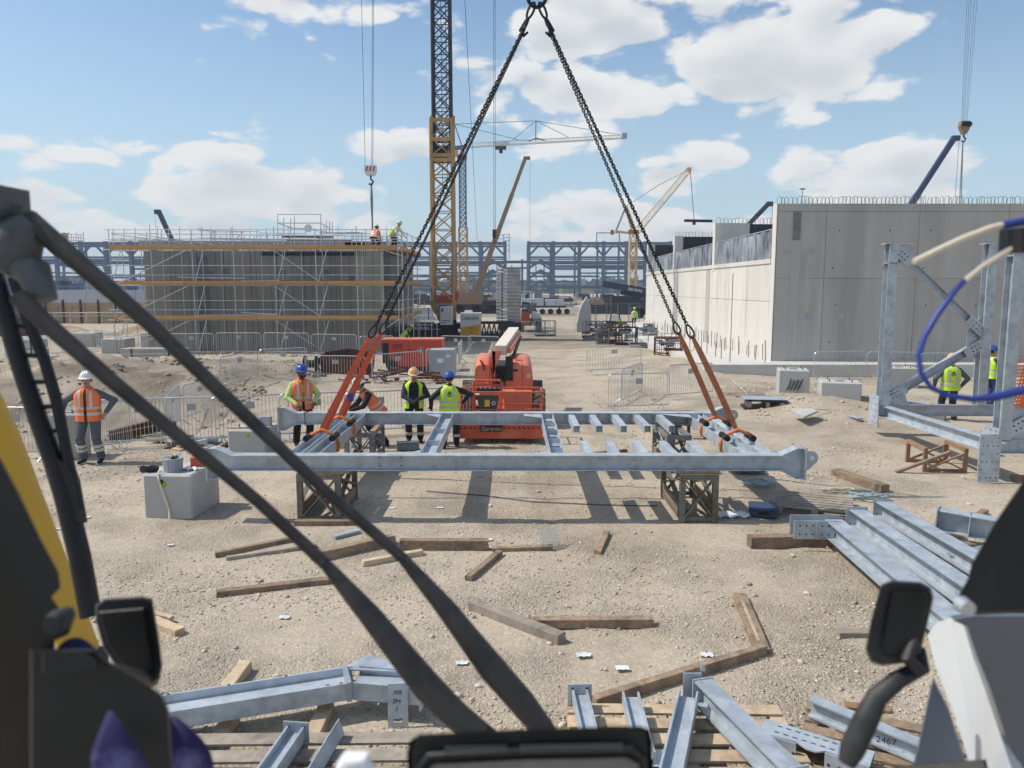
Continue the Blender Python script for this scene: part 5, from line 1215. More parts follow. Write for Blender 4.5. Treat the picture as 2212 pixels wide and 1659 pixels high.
    T.part('axle', MB().tube((X(1002,yb),yb+.35,.475),(X(1165,yb),yb+.35,.475),.07,8).tube((X(1002,yb),yb+2.3,.475),(X(1165,yb),yb+2.3,.475),.07,8), 'dark_iron')
    # rounded engine covers on either side of the boom
    yt = yb+.5
    def cover(x0, x1, z0, z1, lean):
        mb = MB(); n = 14; prof = []
        for k in range(n+1):
            t = k/n; prof.append(t)
        def sec(s):      # section outline at depth fraction s (0 front .. 1 back)
            e = 1-(2*s-1)**4*.22; out = []
            for k in range(25):
                a = math.pi*k/24; cx_, hx = (x0+x1)/2, (x1-x0)/2
                ex = math.copysign(abs(math.cos(a))**.45, math.cos(a)); ez = abs(math.sin(a))**.5
                out.append((cx_+hx*ex*(.93+.07*e), yt+s*1.9, z0+(z1-z0)*ez*e))
            return out
        secs = [sec(s) for s in (0,.06,.15,.3,.5,.7,.85,.94,1)]; m_ = 25
        for q in secs: mb.v.extend(q)
        for i in range(len(secs)-1):
            for k in range(m_-1): mb.f.append((i*m_+k, i*m_+k+1, (i+1)*m_+k+1, (i+1)*m_+k))
        mb.f.append(tuple(range(m_))); mb.f.append(tuple((len(secs)-1)*m_+k for k in range(m_-1,-1,-1)))
        return mb
    zc = P(1085, 771, yt).z
    L_ = T.part('engine_cover', cover(X(1024,yt), X(1063,yt), .85, zc, 0), 'lift_orange', smooth=True); R_ = T.part('engine_cover', cover(X(1092,yt), X(1152,yt), .85, zc-.01, 0), 'lift_orange', smooth=True)
    p = [P(u, v, yt-.012) for u, v in ((1036,777),(1041,779),(1048,790),(1049,800),(1044,800),(1041,788))]
    T.part('air_slot', MB().poly3(p, .03), 'gen_dark', L_)
    p = [P(u, v, yt-.015) for u, v in ((1096,852),(1104,828),(1109,832),(1118,856))]; T.part('moulded_rib', MB().poly3(p, .02), 'lift_red', R_)
    T.part('grab_recess', MB().lathe([(.07,-.01),(.07,.012)], P(1142, 812, yt), 14, 'y'), 'crane_cream', R_)
    T.part('work_lamp', MB().lathe([(.06,-.03),(.055,.02)], P(1138, 862, yt-.1), 14, 'y'), 'white_plain', R_)
    for (u, v0, v1) in ((1058,780,850),(1128,782,866)): T.part('panel_gap', MB().bar(P(u,v0,yt-.002), P(u,v1,yt-.002), .012, .012), 'gen_dark', L_ if u < 1090 else R_)
    for (u, v, w, h, m) in ((1036,842,.14,.07,'white_plain'),(1112,800,.16,.05,'black_steel'),(1106,838,.06,.06,'label_yellow'),(1052,826,.05,.07,'label_yellow')):
        p = P(u, v, yt-.016); T.part('decal', MB().box(p.x-w/2,p.x+w/2,yt-.016,yt-.006,p.z-h/2,p.z+h/2), m, L_ if u < 1090 else R_)
    for k in range(4): T.part('hose', MB().path([P(1068+k*5,800,yt+.1), P(1066+k*6,822,yt-.12), P(1070+k*5,846,yt-.05), P(1074+k*4,868,yt+.05)], .016, 6), 'black_rubber', smooth=True)
    # turntable gap with machinery
    T.part('turntable', MB().box(X(1060,yt), X(1095,yt), yt+.1, yt+1.8, .8, 1.55), 'black_steel'); T.part('pivot_post', MB().box(X(1064,yt), X(1070,yt), yt-.05, yt+.3, .9, zc+.15), 'lift_red')
    for k, (u, v0, v1, m) in enumerate(((1075,800,860,'dark_iron'),(1081,790,850,'gen_dark'),(1088,800,840,'galv_dull'),(1072,785,812,'galv_dull'))):
        T.part('hydraulic_line', MB().tube(P(u,v1,yt+.05), P(u+2,v0,yt+.25), .03, 8), m)
    a = P(1092, 770, yt); b = P(1108, 822, yt); T.part('hose_guard', MB().box(a.x, b.x, yt-.06, yt+.1, b.z, a.z), 'black_steel')
    T.part('beacon', MB().tube(P(1111,772,yt+.2), P(1111,758,yt+.2), .03, 8), 'black_steel')
    # main boom, cream topped, rising away to the back; red knuckle in front
    q0, q1 = P(1081, 757, yt+.3), P(1110, 716, yt+3.2)
    T.part('boom', MB().bar(q0, q1, .30, .26), 'boom_cream')
    q2, q3 = P(1098, 758, yt+.4), P(1121, 722, yt+3.0); T.part('lift_cylinder', MB().bar(q2, q3, .13, .13), 'lift_orange')
    T.part('cylinder_rod', MB().tube(P(1107, 775, yt+.3), P(1124, 728, yt+2.8), .05, 8), 'black_steel')
    p = [P(u, v, yt+.02) for u, v in ((1065,812),(1064,758),(1083,757),(1080,772),(1070,795))]; T.part('boom_knuckle', MB().poly3(p, .14), 'lift_orange')
    T.part('mast_plate', MB().box(X(1062,yt), X(1064.5,yt), yt-.02, yt+.1, 1.5, P(0,756,yt).z), 'lift_red')
    # arm joining basket to machine
    T.part('jib_arm', MB().bar((X(1082,y), y+.8, .55), (X(1080,yt), yt+.3, .95), .16, .2), 'lift_red')
    for k in range(8):
        x = xa+.35+k*.2; T.part('ground_prop', MB().tube((x,y+.1,.13),(x+(-.05 if k%2 else .06),y-.02,.0),.008,5), 'dark_iron')
mat('dark_panel', (0.075, 0.062, 0.05), 0.6, 0, 0.12, 6.0); mat('tyre_dust', (0.11, 0.10, 0.088), 0.9, 0, 0.2, 8.0); mat('boom_cream', (0.74, 0.66, 0.53), 0.5, 0, 0.06, 4.0)
boom_lift()
mat('vest_orange_dull', (0.62, 0.12, 0.05), 0.7, 0, 0.1, 9.0)
mat('blue_steel', (0.12, 0.155, 0.19), 0.6, 0.2, 0.25, 8.0)
# ================================================================== the galvanised steel frame on trestles
FZ0, FZ1 = 0.80, 1.04; ZC = (FZ0+FZ1)/2
YB0, YB1 = 11.68, 15.72              # front and back beam axes
def holes(T, par, pts, r=.011, axis='y', m='ink'):
    for p in pts: T.part('bolt_hole', MB().lathe([(r,-.003),(r,.0)], p, 8, axis), m, par)
def frame():
    T = Thing('steel_grillage', 'long galvanised steel frame with cross members resting on four trestles', 'steel frame', (0, 13.7, FZ0))
    def main(y, xl, xr, lug):
        B = T.part('main_beam', MB().hbeam((xl+.3,y,ZC),(xr-.3,y,ZC), .24, .22, .014, .009), 'galv')
        for x, s in ((xl, 1), (xr, -1)):
            # haunch growing up and down towards the end plate: web plate and two sloping flanges
            xa, xb, xc = x+s*.02, x+s*.12, x+s*.36; up, dn = ZC+.225, ZC-.245
            T.part('haunch_web', MB().prism([(xa,dn),(xb,dn),(xc,FZ0),(xc,FZ1),(xb,up),(xa,up)], y-.005, y+.005), 'galv', B)
            for z0, z1 in ((FZ1-.003, up), (FZ0+.003, dn)):
                T.part('haunch_flange', MB().poly3([(xc,y-.105,z0),(xb,y-.105,z1),(xb,y+.105,z1),(xc,y+.105,z0)], .012).poly3([(xb,y-.105,z1),(xa,y-.105,z1),(xa,y+.105,z1),(xb,y+.105,z1)], .012), 'galv', B)
            e = T.part('end_plate', MB().box(min(x,x-s*.022), max(x,x-s*.022), y-.13, y+.13, dn-.02, up+.02), 'galv', B)
            if lug and s < 0:
                pts = [(x+.022, ZC-.16), (x+.022, ZC+.17), (x+.10, ZC+.17)] + [(x+.13+.11*math.cos(a), ZC+.06+.11*math.sin(a)) for a in np.linspace(R(80), R(-30), 7)] + [(x+.10, ZC-.12)]
                T.part('lifting_lug', MB().prism(pts, y-.012, y+.012), 'galv', B)
                T.part('lug_hole', MB().lathe([(.034,-.014),(.034,-.0125)], (x+.14,y,ZC+.06), 14, 'y'), 'paper', B)
        return B
    F = main(YB0, -4.68, 4.50, True); K = main(YB1, -4.80, 4.44, True)
    holes(T, F, [(-2.05+dx, YB0-.0055, ZC+dz) for dx in (0,.33) for dz in (-.06,.07)], .012)
    holes(T, F, [(1.9, YB0-.0055, ZC+.02), (-.4, YB0-.0055, ZC+.05)], .008)
    y0, y1 = YB0+.11, YB1-.11
    # twin cross members at either end
    for xs in ((-3.42, -3.12), (3.72, 4.02)):
        for x in xs:
            C = T.part('cross_member', MB().hbeam((x,y0,ZC),(x,y1,ZC), .22, .20, .013, .009, up=(1,0,0)), 'galv')
            T.part('connection_plate', MB().box(x-.10,x+.10,y0,y0+.014,FZ0+.01,FZ1-.01).box(x-.10,x+.10,y1-.014,y1,FZ0+.01,FZ1-.01), 'galv', C)
        for k in range(3):
            yy = y0+.9+k*.95; T.part('batten_plate', MB().box(xs[0]+.11, xs[1]-.11, yy, yy+.12, ZC-.02, ZC+.02), 'galv')
    # middle cross members
    C = T.part('cross_member', MB().hbeam((-1.33,y0,ZC),(-1.33,y1,ZC), .25, .20, .013, .009, up=(1,0,0)), 'galv')
    for yy in (12.9, 14.0): T.part('stiffener', MB().box(-1.44,-1.22,yy,yy+.01,ZC-.09,ZC+.09), 'galv', C)
    T.part('gusset_plate', MB().prism([(-1.46,y1),(-1.78,y1),(-1.46,y1-.38)], FZ1-.03, FZ1-.02, 'z'), 'galv', C); T.part('gusset_plate', MB().prism([(-1.46,y0),(-1.72,y0),(-1.46,y0+.3)], FZ1-.03, FZ1-.02, 'z'), 'galv', C)
    C = T.part('cross_member', MB().hbeam((.72,y0,ZC),(.72,y1,ZC), .24, .20, .013, .009, up=(1,0,0)), 'galv')
    for yy in (12.3, 13.1, 13.9, 14.7): T.part('stiffener', MB().box(.62,.82,yy,yy+.012,ZC-.09,ZC+.09), 'galv', C); T.part('socket', MB().box(.64,.80,yy+.02,yy+.36,ZC+.006,ZC+.05), 'crane_navy', C)
    T.part('gusset_plate', MB().prism([(.60,y1),(.24,y1),(.24,y1-.16),(.60,y1-.42)], FZ1-.03, FZ1-.02, 'z'), 'galv', C); T.part('gusset_plate', MB().prism([(.60,y0),(.36,y0),(.60,y0+.3)], FZ1-.03, FZ1-.02, 'z'), 'galv', C)
    # short channel stubs on both main beams
    for x in (1.22, 1.65, 2.11, 2.56, 3.02):
        for (ya, yb) in ((y0, y0+1.1), (y1-1.3, y1)):
            S = T.part('channel_stub', MB().channel((x,ya,ZC+.02),(x,yb,ZC+.02), .12, .14, .008, up=(1,0,0)).box(x-.06,x+.06,(ya+.1),(ya+.108),ZC-.05,ZC+.085).box(x-.06,x+.06,(yb-.108),(yb-.1),ZC-.05,ZC+.085), 'galv')
            T.part('cleat', MB().box(x-.10,x+.10, *((ya,ya+.012) if ya == y0 else (yb-.012,yb)), FZ0+.03, FZ1-.02), 'galv_dull', S)
    T.part('gusset_plate', MB().prism([(3.6,y1),(3.02,y1),(3.10,y1-.05),(3.6,y1-.40)], FZ1-.03, FZ1-.02, 'z'), 'galv')
    T.part('tie_rope', MB().path([(-4.25,YB1-.13,FZ0-.02),(-4.26,YB1-.13,FZ1+.01),(-4.2,YB1+.1,FZ1+.012),(-4.22,YB1+.13,FZ0)], .012, 6), 'rope_steel')
frame()

def trestle(label, x0, x1, y0, y1, h, m, seed=0):
    T = Thing('trestle', label, 'trestle', ((x0+x1)/2, (y0+y1)/2, 0), group='steel cage trestles under the frame')
    t = .085
    for x in (x0, x1-t):
        for y in (y0, y1-t): T.part('leg', MB().box(x,x+t,y,y+t,0,h-t), m)
    def rails(z):
        T.part('rail', MB().box(x0,x1,y0,y0+t,z,z+t), m); T.part('rail', MB().box(x0,x1,y1-t,y1,z,z+t), m)
        T.part('rail', MB().box(x0,x0+t,y0+t,y1-t,z,z+t), m); T.part('rail', MB().box(x1-t,x1,y0+t,y1-t,z,z+t), m)
    rails(h-t); 
    for (a,b) in (((x0+t,y0+.035),(x1-t,y0+.035)), ((x0+t,y1-.035),(x1-t,y1-.035))):
        T.part('rail', MB().box(a[0],b[0],a[1]-.025,a[1]+.025,.03,.09), m)
        T.part('brace', MB().bar((a[0],a[1]-.012,.1),(b[0],b[1]-.012,h-t), .022, .075, up=(0,1,0)), m); T.part('brace', MB().bar((a[0],a[1]+.012,h-t),(b[0],b[1]+.012,.1), .022, .075, up=(0,1,0)), m)
    for x in (x0+.035, x1-.035):
        T.part('rail', MB().box(x-.025,x+.025,y0+t,y1-t,.03,.09), m); T.part('board', MB().box(x-.018,x+.018,y0+t,y1-t,.10,.26), 'timber')
        T.part('brace', MB().bar((x-.012,y0+t,.28),(x-.012,y1-t,h-t), .022, .075, up=(1,0,0)), m); T.part('brace', MB().bar((x+.012,y0+t,h-t),(x+.012,y1-t,.28), .022, .075, up=(1,0,0)), m)
    return T
T = trestle('rusty green trestle under the left end of the front beam, standing on a board', -3.31, -2.64, 11.52, 12.85, .76, 'trestle_paint')
T.part('packing_board', MB().box(-3.25,-2.5,11.55,11.85,.762,.80), 'timber')
single('sole_board', MB().box(-3.32,-2.32,11.35,11.50,0.0,.07), 'timber', 'short board lying under the rusty green trestle front edge', 'board', (-2.8,11.42,0))
T = trestle('rusty green trestle under the right end of the front beam', 2.58, 3.17, 11.5, 13.05, .76, 'trestle_paint'); T.part('packing_board', MB().box(2.55,3.2,11.56,11.8,.762,.80), 'timber')
T = trestle('grey trestle under the left end of the back beam', -3.3, -2.72, 14.85, 16.2, .76, 'trestle_grey'); T.part('packing_board', MB().box(-2.80,-2.70,14.9,16.1,.762,.80), 'timber')
T = trestle('grey trestle under the right end of the back beam', 3.0, 3.48, 14.65, 16.2, .76, 'trestle_grey'); T.part('packing_board', MB().box(2.98,3.5,15.6,15.9,.762,.80), 'timber')

# ================================================================== lifting gear
HOOK = Vector((0.42, 13.7, 8.40))
def link_mesh():
    L_, W_, r_ = .0125, .0135, .0062; pts = []
    for k in range(8): a = R(-90+180*k/7); pts.append((W_*math.cos(a)*1.0, 0, L_-W_+W_*0+ W_*math.sin(a) if False else (L_-W_)+W_*math.sin(max(a,0)) if a > 0 else (L_-W_)))
    pts = []
    for k in range(7): a = math.pi*k/6; pts.append((W_*math.cos(a), 0, L_+W_*math.sin(a)))
    for k in range(7): a = math.pi+math.pi*k/6; pts.append((W_*math.cos(a), 0, -L_+W_*math.sin(a)))
    return MB().path(pts, r_, 6, closed=True).mesh('chain_link', 'chain_steel', smooth=True)
LM = link_mesh()
def chain(label, top, end, scale=1.0):
    T = Thing('lifting_chain', label, 'chain', top, group='chains of the lifting sling'); d = end-top; q = d.to_track_quat('Z','Y').to_matrix().to_4x4()
    pitch = .047*scale; n = int(d.length/pitch)
    for k in range(n):
        c = top + d*((k+.5)/n)
        T.inst('chain_link', LM, Matrix.Translation(c) @ q @ Matrix.Rotation(R(90*(k%2)+20), 4, 'Z') @ Matrix.Scale(scale*1.42, 4))
    return T
ends = {'lf': Vector((-3.27,13.0,1.10)), 'lb': Vector((-3.27,14.4,1.10)), 'rb': Vector((3.87,14.4,1.10)), 'rf': Vector((3.87,13.0,1.10))}
names = {'lf': 'left front', 'lb': 'left rear', 'rb': 'right rear', 'rf': 'right front'}
tops = {'lf': HOOK+Vector((-.20,-.06,-.42)), 'lb': HOOK+Vector((-.20,.06,-.42)), 'rb': HOOK+Vector((.20,.06,-.42)), 'rf': HOOK+Vector((.20,-.06,-.42))}
ML = Thing('master_link', 'dark master link with two shortening hooks at the very top of the chains', 'lifting ring', HOOK)
ML.part('ring', MB().path([HOOK+Vector((.16*math.cos(a),0,.2*math.sin(a)+.1)) for a in np.linspace(0,2*math.pi,20,endpoint=False)], .032, 8, closed=True), 'chain_steel', smooth=True)
for s in (-1,1):
    ML.part('sub_link', MB().path([HOOK+Vector((s*(.10+.05*math.cos(a)+.05*math.sin(a)*-1),0,-.15+.13*math.sin(a))) for a in np.linspace(0,2*math.pi,14,endpoint=False)], .02, 8, closed=True), 'chain_steel', smooth=True)
    ML.part('shortening_hook', MB().path([HOOK+Vector((s*.14,0,-.26)), HOOK+Vector((s*.19,0,-.36)), HOOK+Vector((s*.26,0,-.48)), HOOK+Vector((s*.22,0,-.56)), HOOK+Vector((s*.15,0,-.50))], [.03,.045,.05,.035,.02], 8), 'chain_steel', smooth=True)
TJ = .742
for k in ('lf','lb','rb','rf'):
    top = tops[k]; e = ends[k]; j = top.lerp(e, TJ); d = (e-top).normalized()
    chain(f'{names[k]} dark steel chain of the four leg lifting sling', top, j-d*.10, 1.15 if k[1] == 'f' else 1.05)
    lm = 'sling_red' if k[0] == 'l' else 'sling_brown'
    S = Thing('web_sling', f'{"red orange" if k[0]=="l" else "worn brown orange"} webbing sling at the {names[k]} corner of the frame', 'sling', e, group='webbing slings on the frame')
    # pear shaped ring
    a_ = d.cross(Vector((0,1,0))).normalized()
    pts = [j + d*(.02-.12*math.cos(t)) + a_*(.052*math.sin(t)*(1.0-.32*math.cos(t))) for t in np.linspace(0,2*math.pi,16,endpoint=False)]
    S.part('pear_ring', MB().path(pts, .016, 8, closed=True), 'chain_steel', smooth=True)
    wv = Vector((.15,1,0)).normalized()
    n = 14
    def strap(off, w, sag, m):
        p0, p1 = j+d*.10+off*.2, e+Vector((0,0,.03))+off; mb = MB(); prev = None
        ax = (p1-p0).normalized(); side = ax.cross(wv).normalized(); vs = []
        for i in range(n+1):
            t = i/n; c = p0.lerp(p1, t) + side*sag*math.sin(math.pi*t); ww = w*(.55+.45*min(1, 6*t)) * (1-.35*max(0, (t-.85)/.15))
            tw = side*math.cos(.25*math.sin(3*t)) + wv*math.sin(.25*math.sin(3*t))
            nn = ax.cross(tw).normalized()*.007
            vs.append((c-tw*ww/2-nn, c+tw*ww/2-nn, c+tw*ww/2+nn, c-tw*ww/2+nn))
        mb.v = [tuple(p) for q in vs for p in q]
        mb.f = [(4*i+a, 4*i+(a+1)%4, 4*i+4+(a+1)%4, 4*i+4+a) for i in range(n) for a in range(4)] + [(3,2,1,0), (4*n,4*n+1,4*n+2,4*n+3)]
        S.part('strap', mb, m, smooth=False)
    if k[0] == 'l': strap(Vector((-.03,0,0)), .105, .01, lm); strap(Vector((.05,.03,0)), .085, -.02, lm)
    else: strap(Vector((0,0,0)), .10, .012, lm); strap(Vector((.03,.03,0)), .06, -.012, lm)
    # basket loop round the twin members and rubber edge pads
    xs = (-3.54, -3.0) if k[0] == 'l' else (3.60, 4.14)
    lp = [(xs[0]-.01,e.y,FZ0+.02),(xs[0]-.025,e.y,ZC),(xs[0]+.03,e.y,FZ1+.02),(e.x-.08,e.y,FZ1+.10),(e.x,e.y,FZ1+.14),(e.x+.08,e.y,FZ1+.11),(xs[1]-.03,e.y,FZ1+.03),(xs[1]+.03,e.y,ZC),(xs[1]+.01,e.y,FZ0+.02),(e.x,e.y,FZ0-.02)]
    S.part('basket_loop', MB().path(lp, .034, 8, closed=True, flat=.9), 'sling_orange', smooth=True)
    for x in xs: S.part('edge_pad', MB().tube((x+(.05 if x < e.x else -.05),e.y-.19,FZ1+.02),(x+(.05 if x < e.x else -.05),e.y+.19,FZ1+.02),.055,10), 'black_rubber', smooth=True)
    if k == 'lb':
        c = j.lerp(e, .74); S.part('buckle_tag', MB().box(c.x-.05,c.x+.05,c.y-.05,c.y-.02,c.z-.08,c.z+.06), 'hose_blue')

# ================================================================== steel assembly standing on the right
def right_assembly():
    y1, y2 = 14.35, 18.6; X1 = lambda u, y: P(u, 800, y).x
    T = Thing('portal_frame', 'half built galvanised steel portal with tall columns standing on low beams at the right', 'steel frame', (9.2, 16.4, 0))
    zb, zt = .64, 4.62
    xa, xb = 9.05, 11.42                 # far frame columns
    def col(x, y, tilt=0):
        C = T.part('column', MB().hbeam((x,y,zb+.1),(x+tilt,y,zt), .24, .22, .014, .01, up=(0,1,0)), 'galv')
        T.part('cap_plate', MB().box(x+tilt-.2,x+tilt+.2+.3,y-.14,y+.14,zt,zt+.02), 'galv', C); T.part('stiffener', MB().box(x-.11,x+.11,y-.12,y+.12,zt-.45,zt-.435), 'galv', C)
        T.part('cap_rib', MB().prism([(x-.19,zt),(x-.11,zt),(x-.11,zt-.4)], y-.006, y+.006), 'galv', C); return C
    def diag(a, b, w=.18):
        D = T.part('diagonal', MB().hbeam(a, b, w, .16, .012, .009), 'galv'); d = (Vector(b)-Vector(a))
        for t in (.03, .97):
            c = Vector(a)+d*t; T.part('splice_plate', MB().obox(c+Vector((0,-.10,0)), d.normalized()*.30, Vector((0,.008,0)), d.cross(Vector((0,1,0))).normalized()*.12), 'galv', D)
            for k in range(6):
                p = c + d.normalized()*(-.22+.09*(k//2)+.12) + d.cross(Vector((0,1,0))).normalized()*(.05 if k % 2 else -.05) + Vector((0,-.112,0))
                T.part('bolt', MB().lathe([(.016,-.012),(.016,.0)], p, 6, 'y'), 'dark_iron', D)
        return D
    for (y, cx, dx) in ((y2, xa, xb-xa), (y1, 9.28, 2.4)):
        col(cx, y); col(cx+dx, y)
        zm = 2.35
        diag((cx+.18, y, zt-.22), (cx+dx-.18, y, zm+.25)); diag((cx+.2, y, zb+.35), (cx+dx-.18, y, zm-.15))
        g = T.part('gusset_plate', MB().prism([(cx+dx-.12,zm+.55),(cx+dx-.12,zm-.5),(cx+dx-.42,zm-.3),(cx+dx-.42,zm+.2)], y-.008, y+.008), 'galv')
        g2 = T.part('gusset_plate', MB().prism([(cx+.12,zt-.02),(cx+.5,zt-.02),(cx+.45,zt-.25),(cx+.12,zt-.5)], y-.008, y+.008), 'galv')
        g3 = T.part('gusset_plate', MB().prism([(cx+.12,zb+.10),(cx+.62,zb+.10),(cx+.50,zb+.42),(cx+.12,zb+.75)], y-.06, y-.045), 'galv')
        T.part('base_beam', MB().hbeam((cx-.15,y,zb-.02),(cx+4.2,y,zb-.02), .26, .24, .014, .01), 'galv')
    T.part('tie_beam', MB().hbeam((9.14,y1+.13,zb-.02),(9.06,y2-.13,zb-.02), .26, .22, .014, .01), 'galv')
    for (x, y, s) in ((xa-.2, y2, 1), (9.06, y1, 1)):
        w = .28 if y == y2 else .30
        e = T.part('end_plate', MB().box(x-.03,x,y-w,y+w*.7,zb-.38,zb+.36), 'galv')
        for i in range(5):
            for j in range(2 if y == y2 else 3): T.part('bolt_hole', MB().lathe([(.016,-.002),(.016,.0)], (x-.03, y-w+.08+j*.16, zb-.3+i*.15), 8, 'x'), 'ink', e)
    # near face plate with bolt holes, seen square on
    e = T.part('face_plate', MB().box(8.62,9.02,y1-.42,y1-.40,.02,.92), 'galv')
    for i in range(6):
        for j in range(4):
            if 1 <= j <= 2 and i % 2: continue
            T.part('bolt_hole', MB().lathe([(.013,-.003),(.013,.0)], (8.68+j*.095, y1-.42, .1+i*.15), 8, 'y'), 'ink', e)
    T.part('stub_beam', MB().hbeam((9.02,y1-.40,zb-.02),(9.02,y1-.1,zb-.02), .26, .22, .014, .01), 'galv')
right_assembly()
def cross_trestle(label, cx, cy, w, d, h, m='timber_red', rot=0):
    T = Thing('timber_trestle', label, 'trestle', (cx,cy,0)); T.loc = Vector((0,0,0)); T.o.rotation_euler = (0,0,R(rot)); t = .07
    for x in (-w/2, w/2-t):
        for y in (-d/2, d/2-t): T.part('leg', MB().box(x,x+t,y,y+t,0,h-t), m)
        T.part('rail', MB().box(x,x+t,-d/2,d/2,h-t,h), m)
    for y in (-d/2+.03, d/2-.03):
        T.part('brace', MB().bar((-w/2+t,y-.016,.06),(w/2-t,y-.016,h-.1),.03,.06,up=(0,1,0)), m); T.part('brace', MB().bar((-w/2+t,y+.016,h-.1),(w/2-t,y+.016,.06),.03,.06,up=(0,1,0)), m)
        T.part('rail', MB().box(-w/2+t,w/2-t,y-.03,y+.03,0,.06), m)
    T.part('prop', MB().bar((-w/2-.55,-d/2-.1,.0),(-w/2+.45,-d/2-.06,h-.06),.05,.09,up=(0,1,0)), 'timber'); return T
mat('timber_red', (0.30, 0.165, 0.09), 0.8, 0, 0.25, 8.0, 0.003, 50, col2=(0.24,0.15,0.09), scale2=4.0)
g = G(2035, 1018); cross_trestle('reddish crossed timber trestle under the right steel beam', g.x+.05, g.y+.35, .82, .9, .48, rot=-6)
single('sole_board', MB().box(9.4,11.8,14.0,14.2,.0,.09), 'timber_red', 'long reddish board under the near base beam at the right edge', 'board', (10.5,14.1,0))

# ================================================================== loose timber baulks
def timber(label, u0, v0, u1, v1, w=.1, h=.1, m='timber', z=0.0, name='timber_baulk', strip=False):
    a, b = G(u0, v0), G(u1, v1); d = (b-a); c = (a+b)/2; back = Vector((-d.y, d.x, 0)).normalized()
    if back.y < 0: back = -back
    c = c + back*w/2; zz = float(hgt(c.x, c.y))*0 + z
    mb = MB(); e = .006; hw, hh, hl = w/2, h/2, d.length/2
    prof = [(-hw+e,-hh),(hw-e,-hh),(hw,-hh+e),(hw,hh-e),(hw-e,hh),(-hw+e,hh),(-hw,hh-e),(-hw,-hh+e)]
    q = random.Random(label); ns = 6; n8 = len(prof); bow = q.uniform(-.012,.012)*min(1,hl); tw = q.uniform(-.03,.03)
    for i in range(ns+1):
        t = i/ns; x_ = -hl+2*hl*t
        for k_, (a_, b_) in enumerate(prof):
            jx = q.uniform(-.012,.012) if i in (0,ns) else 0; ja = q.uniform(-.0035,.0035); mb.v.append((x_+jx, a_*(1+ja*8)-b_*tw*t+bow*math.sin(math.pi*t)+ja, b_*(1+q.uniform(-.03,.03))+a_*tw*t+hh-.014))
    mb.f = [(i*n8+k_, i*n8+(k_+1)%n8, (i+1)*n8+(k_+1)%n8, (i+1)*n8+k_) for i in range(ns) for k_ in range(n8)] + [tuple(range(n8-1,-1,-1)), tuple(ns*n8+k_ for k_ in range(n8))]
    T = link(bpy.data.objects.new(name, mb.mesh(name, m))); T.location = (c.x, c.y, zz); T.rotation_euler = (rr.uniform(-.02,.02), rr.uniform(-.01,.01), math.atan2(d.y, d.x))
    tag(T, label, 'timber', 'loose timber baulks on the gravel'); return T
timber('dark timber at the far left of the row, behind a paler one', 468, 1206, 642, 1170, .09, .085)
timber('paler thin timber lying just in front of the dark one at the left', 490, 1213, 684, 1184, .075, .07, 'timber_grey')
timber('thick timber crossed by the upper wiper in the row', 680, 1216, 855, 1176, .13, .14)
timber('thickest straight timber in the middle of the row', 862, 1190, 1055, 1190, .12, .16)
timber('pale short timber in front of the row, between the wipers', 785, 1224, 916, 1200, .09, .085, 'timber_light')
timber('thin timber at the right end of the row beside the wire mesh', 1066, 1193, 1194, 1190, .09, .075)
timber('short slanting timber pointing towards the camera below the row', 1018, 1256, 1086, 1200, .09, .08)
timber('small timber offcut lying alone right of the wire mesh', 1298, 1200, 1318, 1154, .10, .07)
timber('lone long timber at the left, below the row', 468, 1293, 718, 1262, .11, .085)
timber('grey weathered timber slanting down beside the upper wiper', 1012, 1318, 1205, 1392, .13, .11, 'timber_grey')
timber('dark timber lying level right of the grey weathered one', 1145, 1357, 1412, 1354, .11, .10)
t = timber('short broad timber with a pale stripe at the right, pointing away', 1664, 1415, 1612, 1292, .15, .075)
m = MB().box(-.55,.55,-.005,.025,.060,.068); o = link(bpy.data.objects.new('pale_strip', m.mesh('pale_strip', 'timber_light'))); o.parent = t
timber('longest timber running under the steel pieces at the lower right', 1290, 1535, 1656, 1418, .085, .12, 'timber')
timber('thick timber under the bolted ends of the right beam bundle', 1622, 1184, 1800, 1181, .16, .17)
timber('small dark timber left of the right hand mirror', 1815, 1379, 1884, 1379, .12, .075, 'timber_grey')
timber('thick timber with a metal strap lying behind the beam bundle', 1795, 1028, 1902, 1064, .20, .145)
timber('plank lying on the ground behind the front beam stubs', 1276, 985, 1356, 978, .06, .09)
timber('low plank hidden behind the lower wiper', 742, 1300, 790, 1316, .1, .07, 'timber_light')
timber('broken pale board end beside the left mirror', 318, 1352, 378, 1378, .12, .09, 'timber_light'); timber('pale board lying on the broken one by the left mirror', 316, 1336, 368, 1350, .06, .04, 'timber_light', z=.06)
timber('thin stick in front of the broken pale board', 380, 1386, 404, 1362, .03, .03, 'timber_light')
timber('short reddish timber under the beam piece at the far right', 2080, 1148, 2135, 1112, .1, .1, 'timber_red')
timber('pale timber across the right beam bundle, upper one', 2000, 1170, 2085, 1164, .12, .1, 'timber_light'); timber('brown timber below the pale one across the right bundle', 2022, 1196, 2110, 1192, .14, .12)
timber('short timber packing under the beam end by the pallet', 1848, 1140, 1880, 1140, .1, .12)
timber('reddish board lying by the lower right steel channel', 1830, 1535, 1925, 1545, .1, .05, 'timber_red')
for i, (u0,v0,u1,v1,s) in enumerate(((505,1500,545,1445,'left'), (445,1625,487,1560,'lower left'), (690,1610,722,1535,'right'))):
    timber(f'short bearer under the kinked channel, {s} one', u0, v0, u1, v1, .12, .10, 'timber_light')

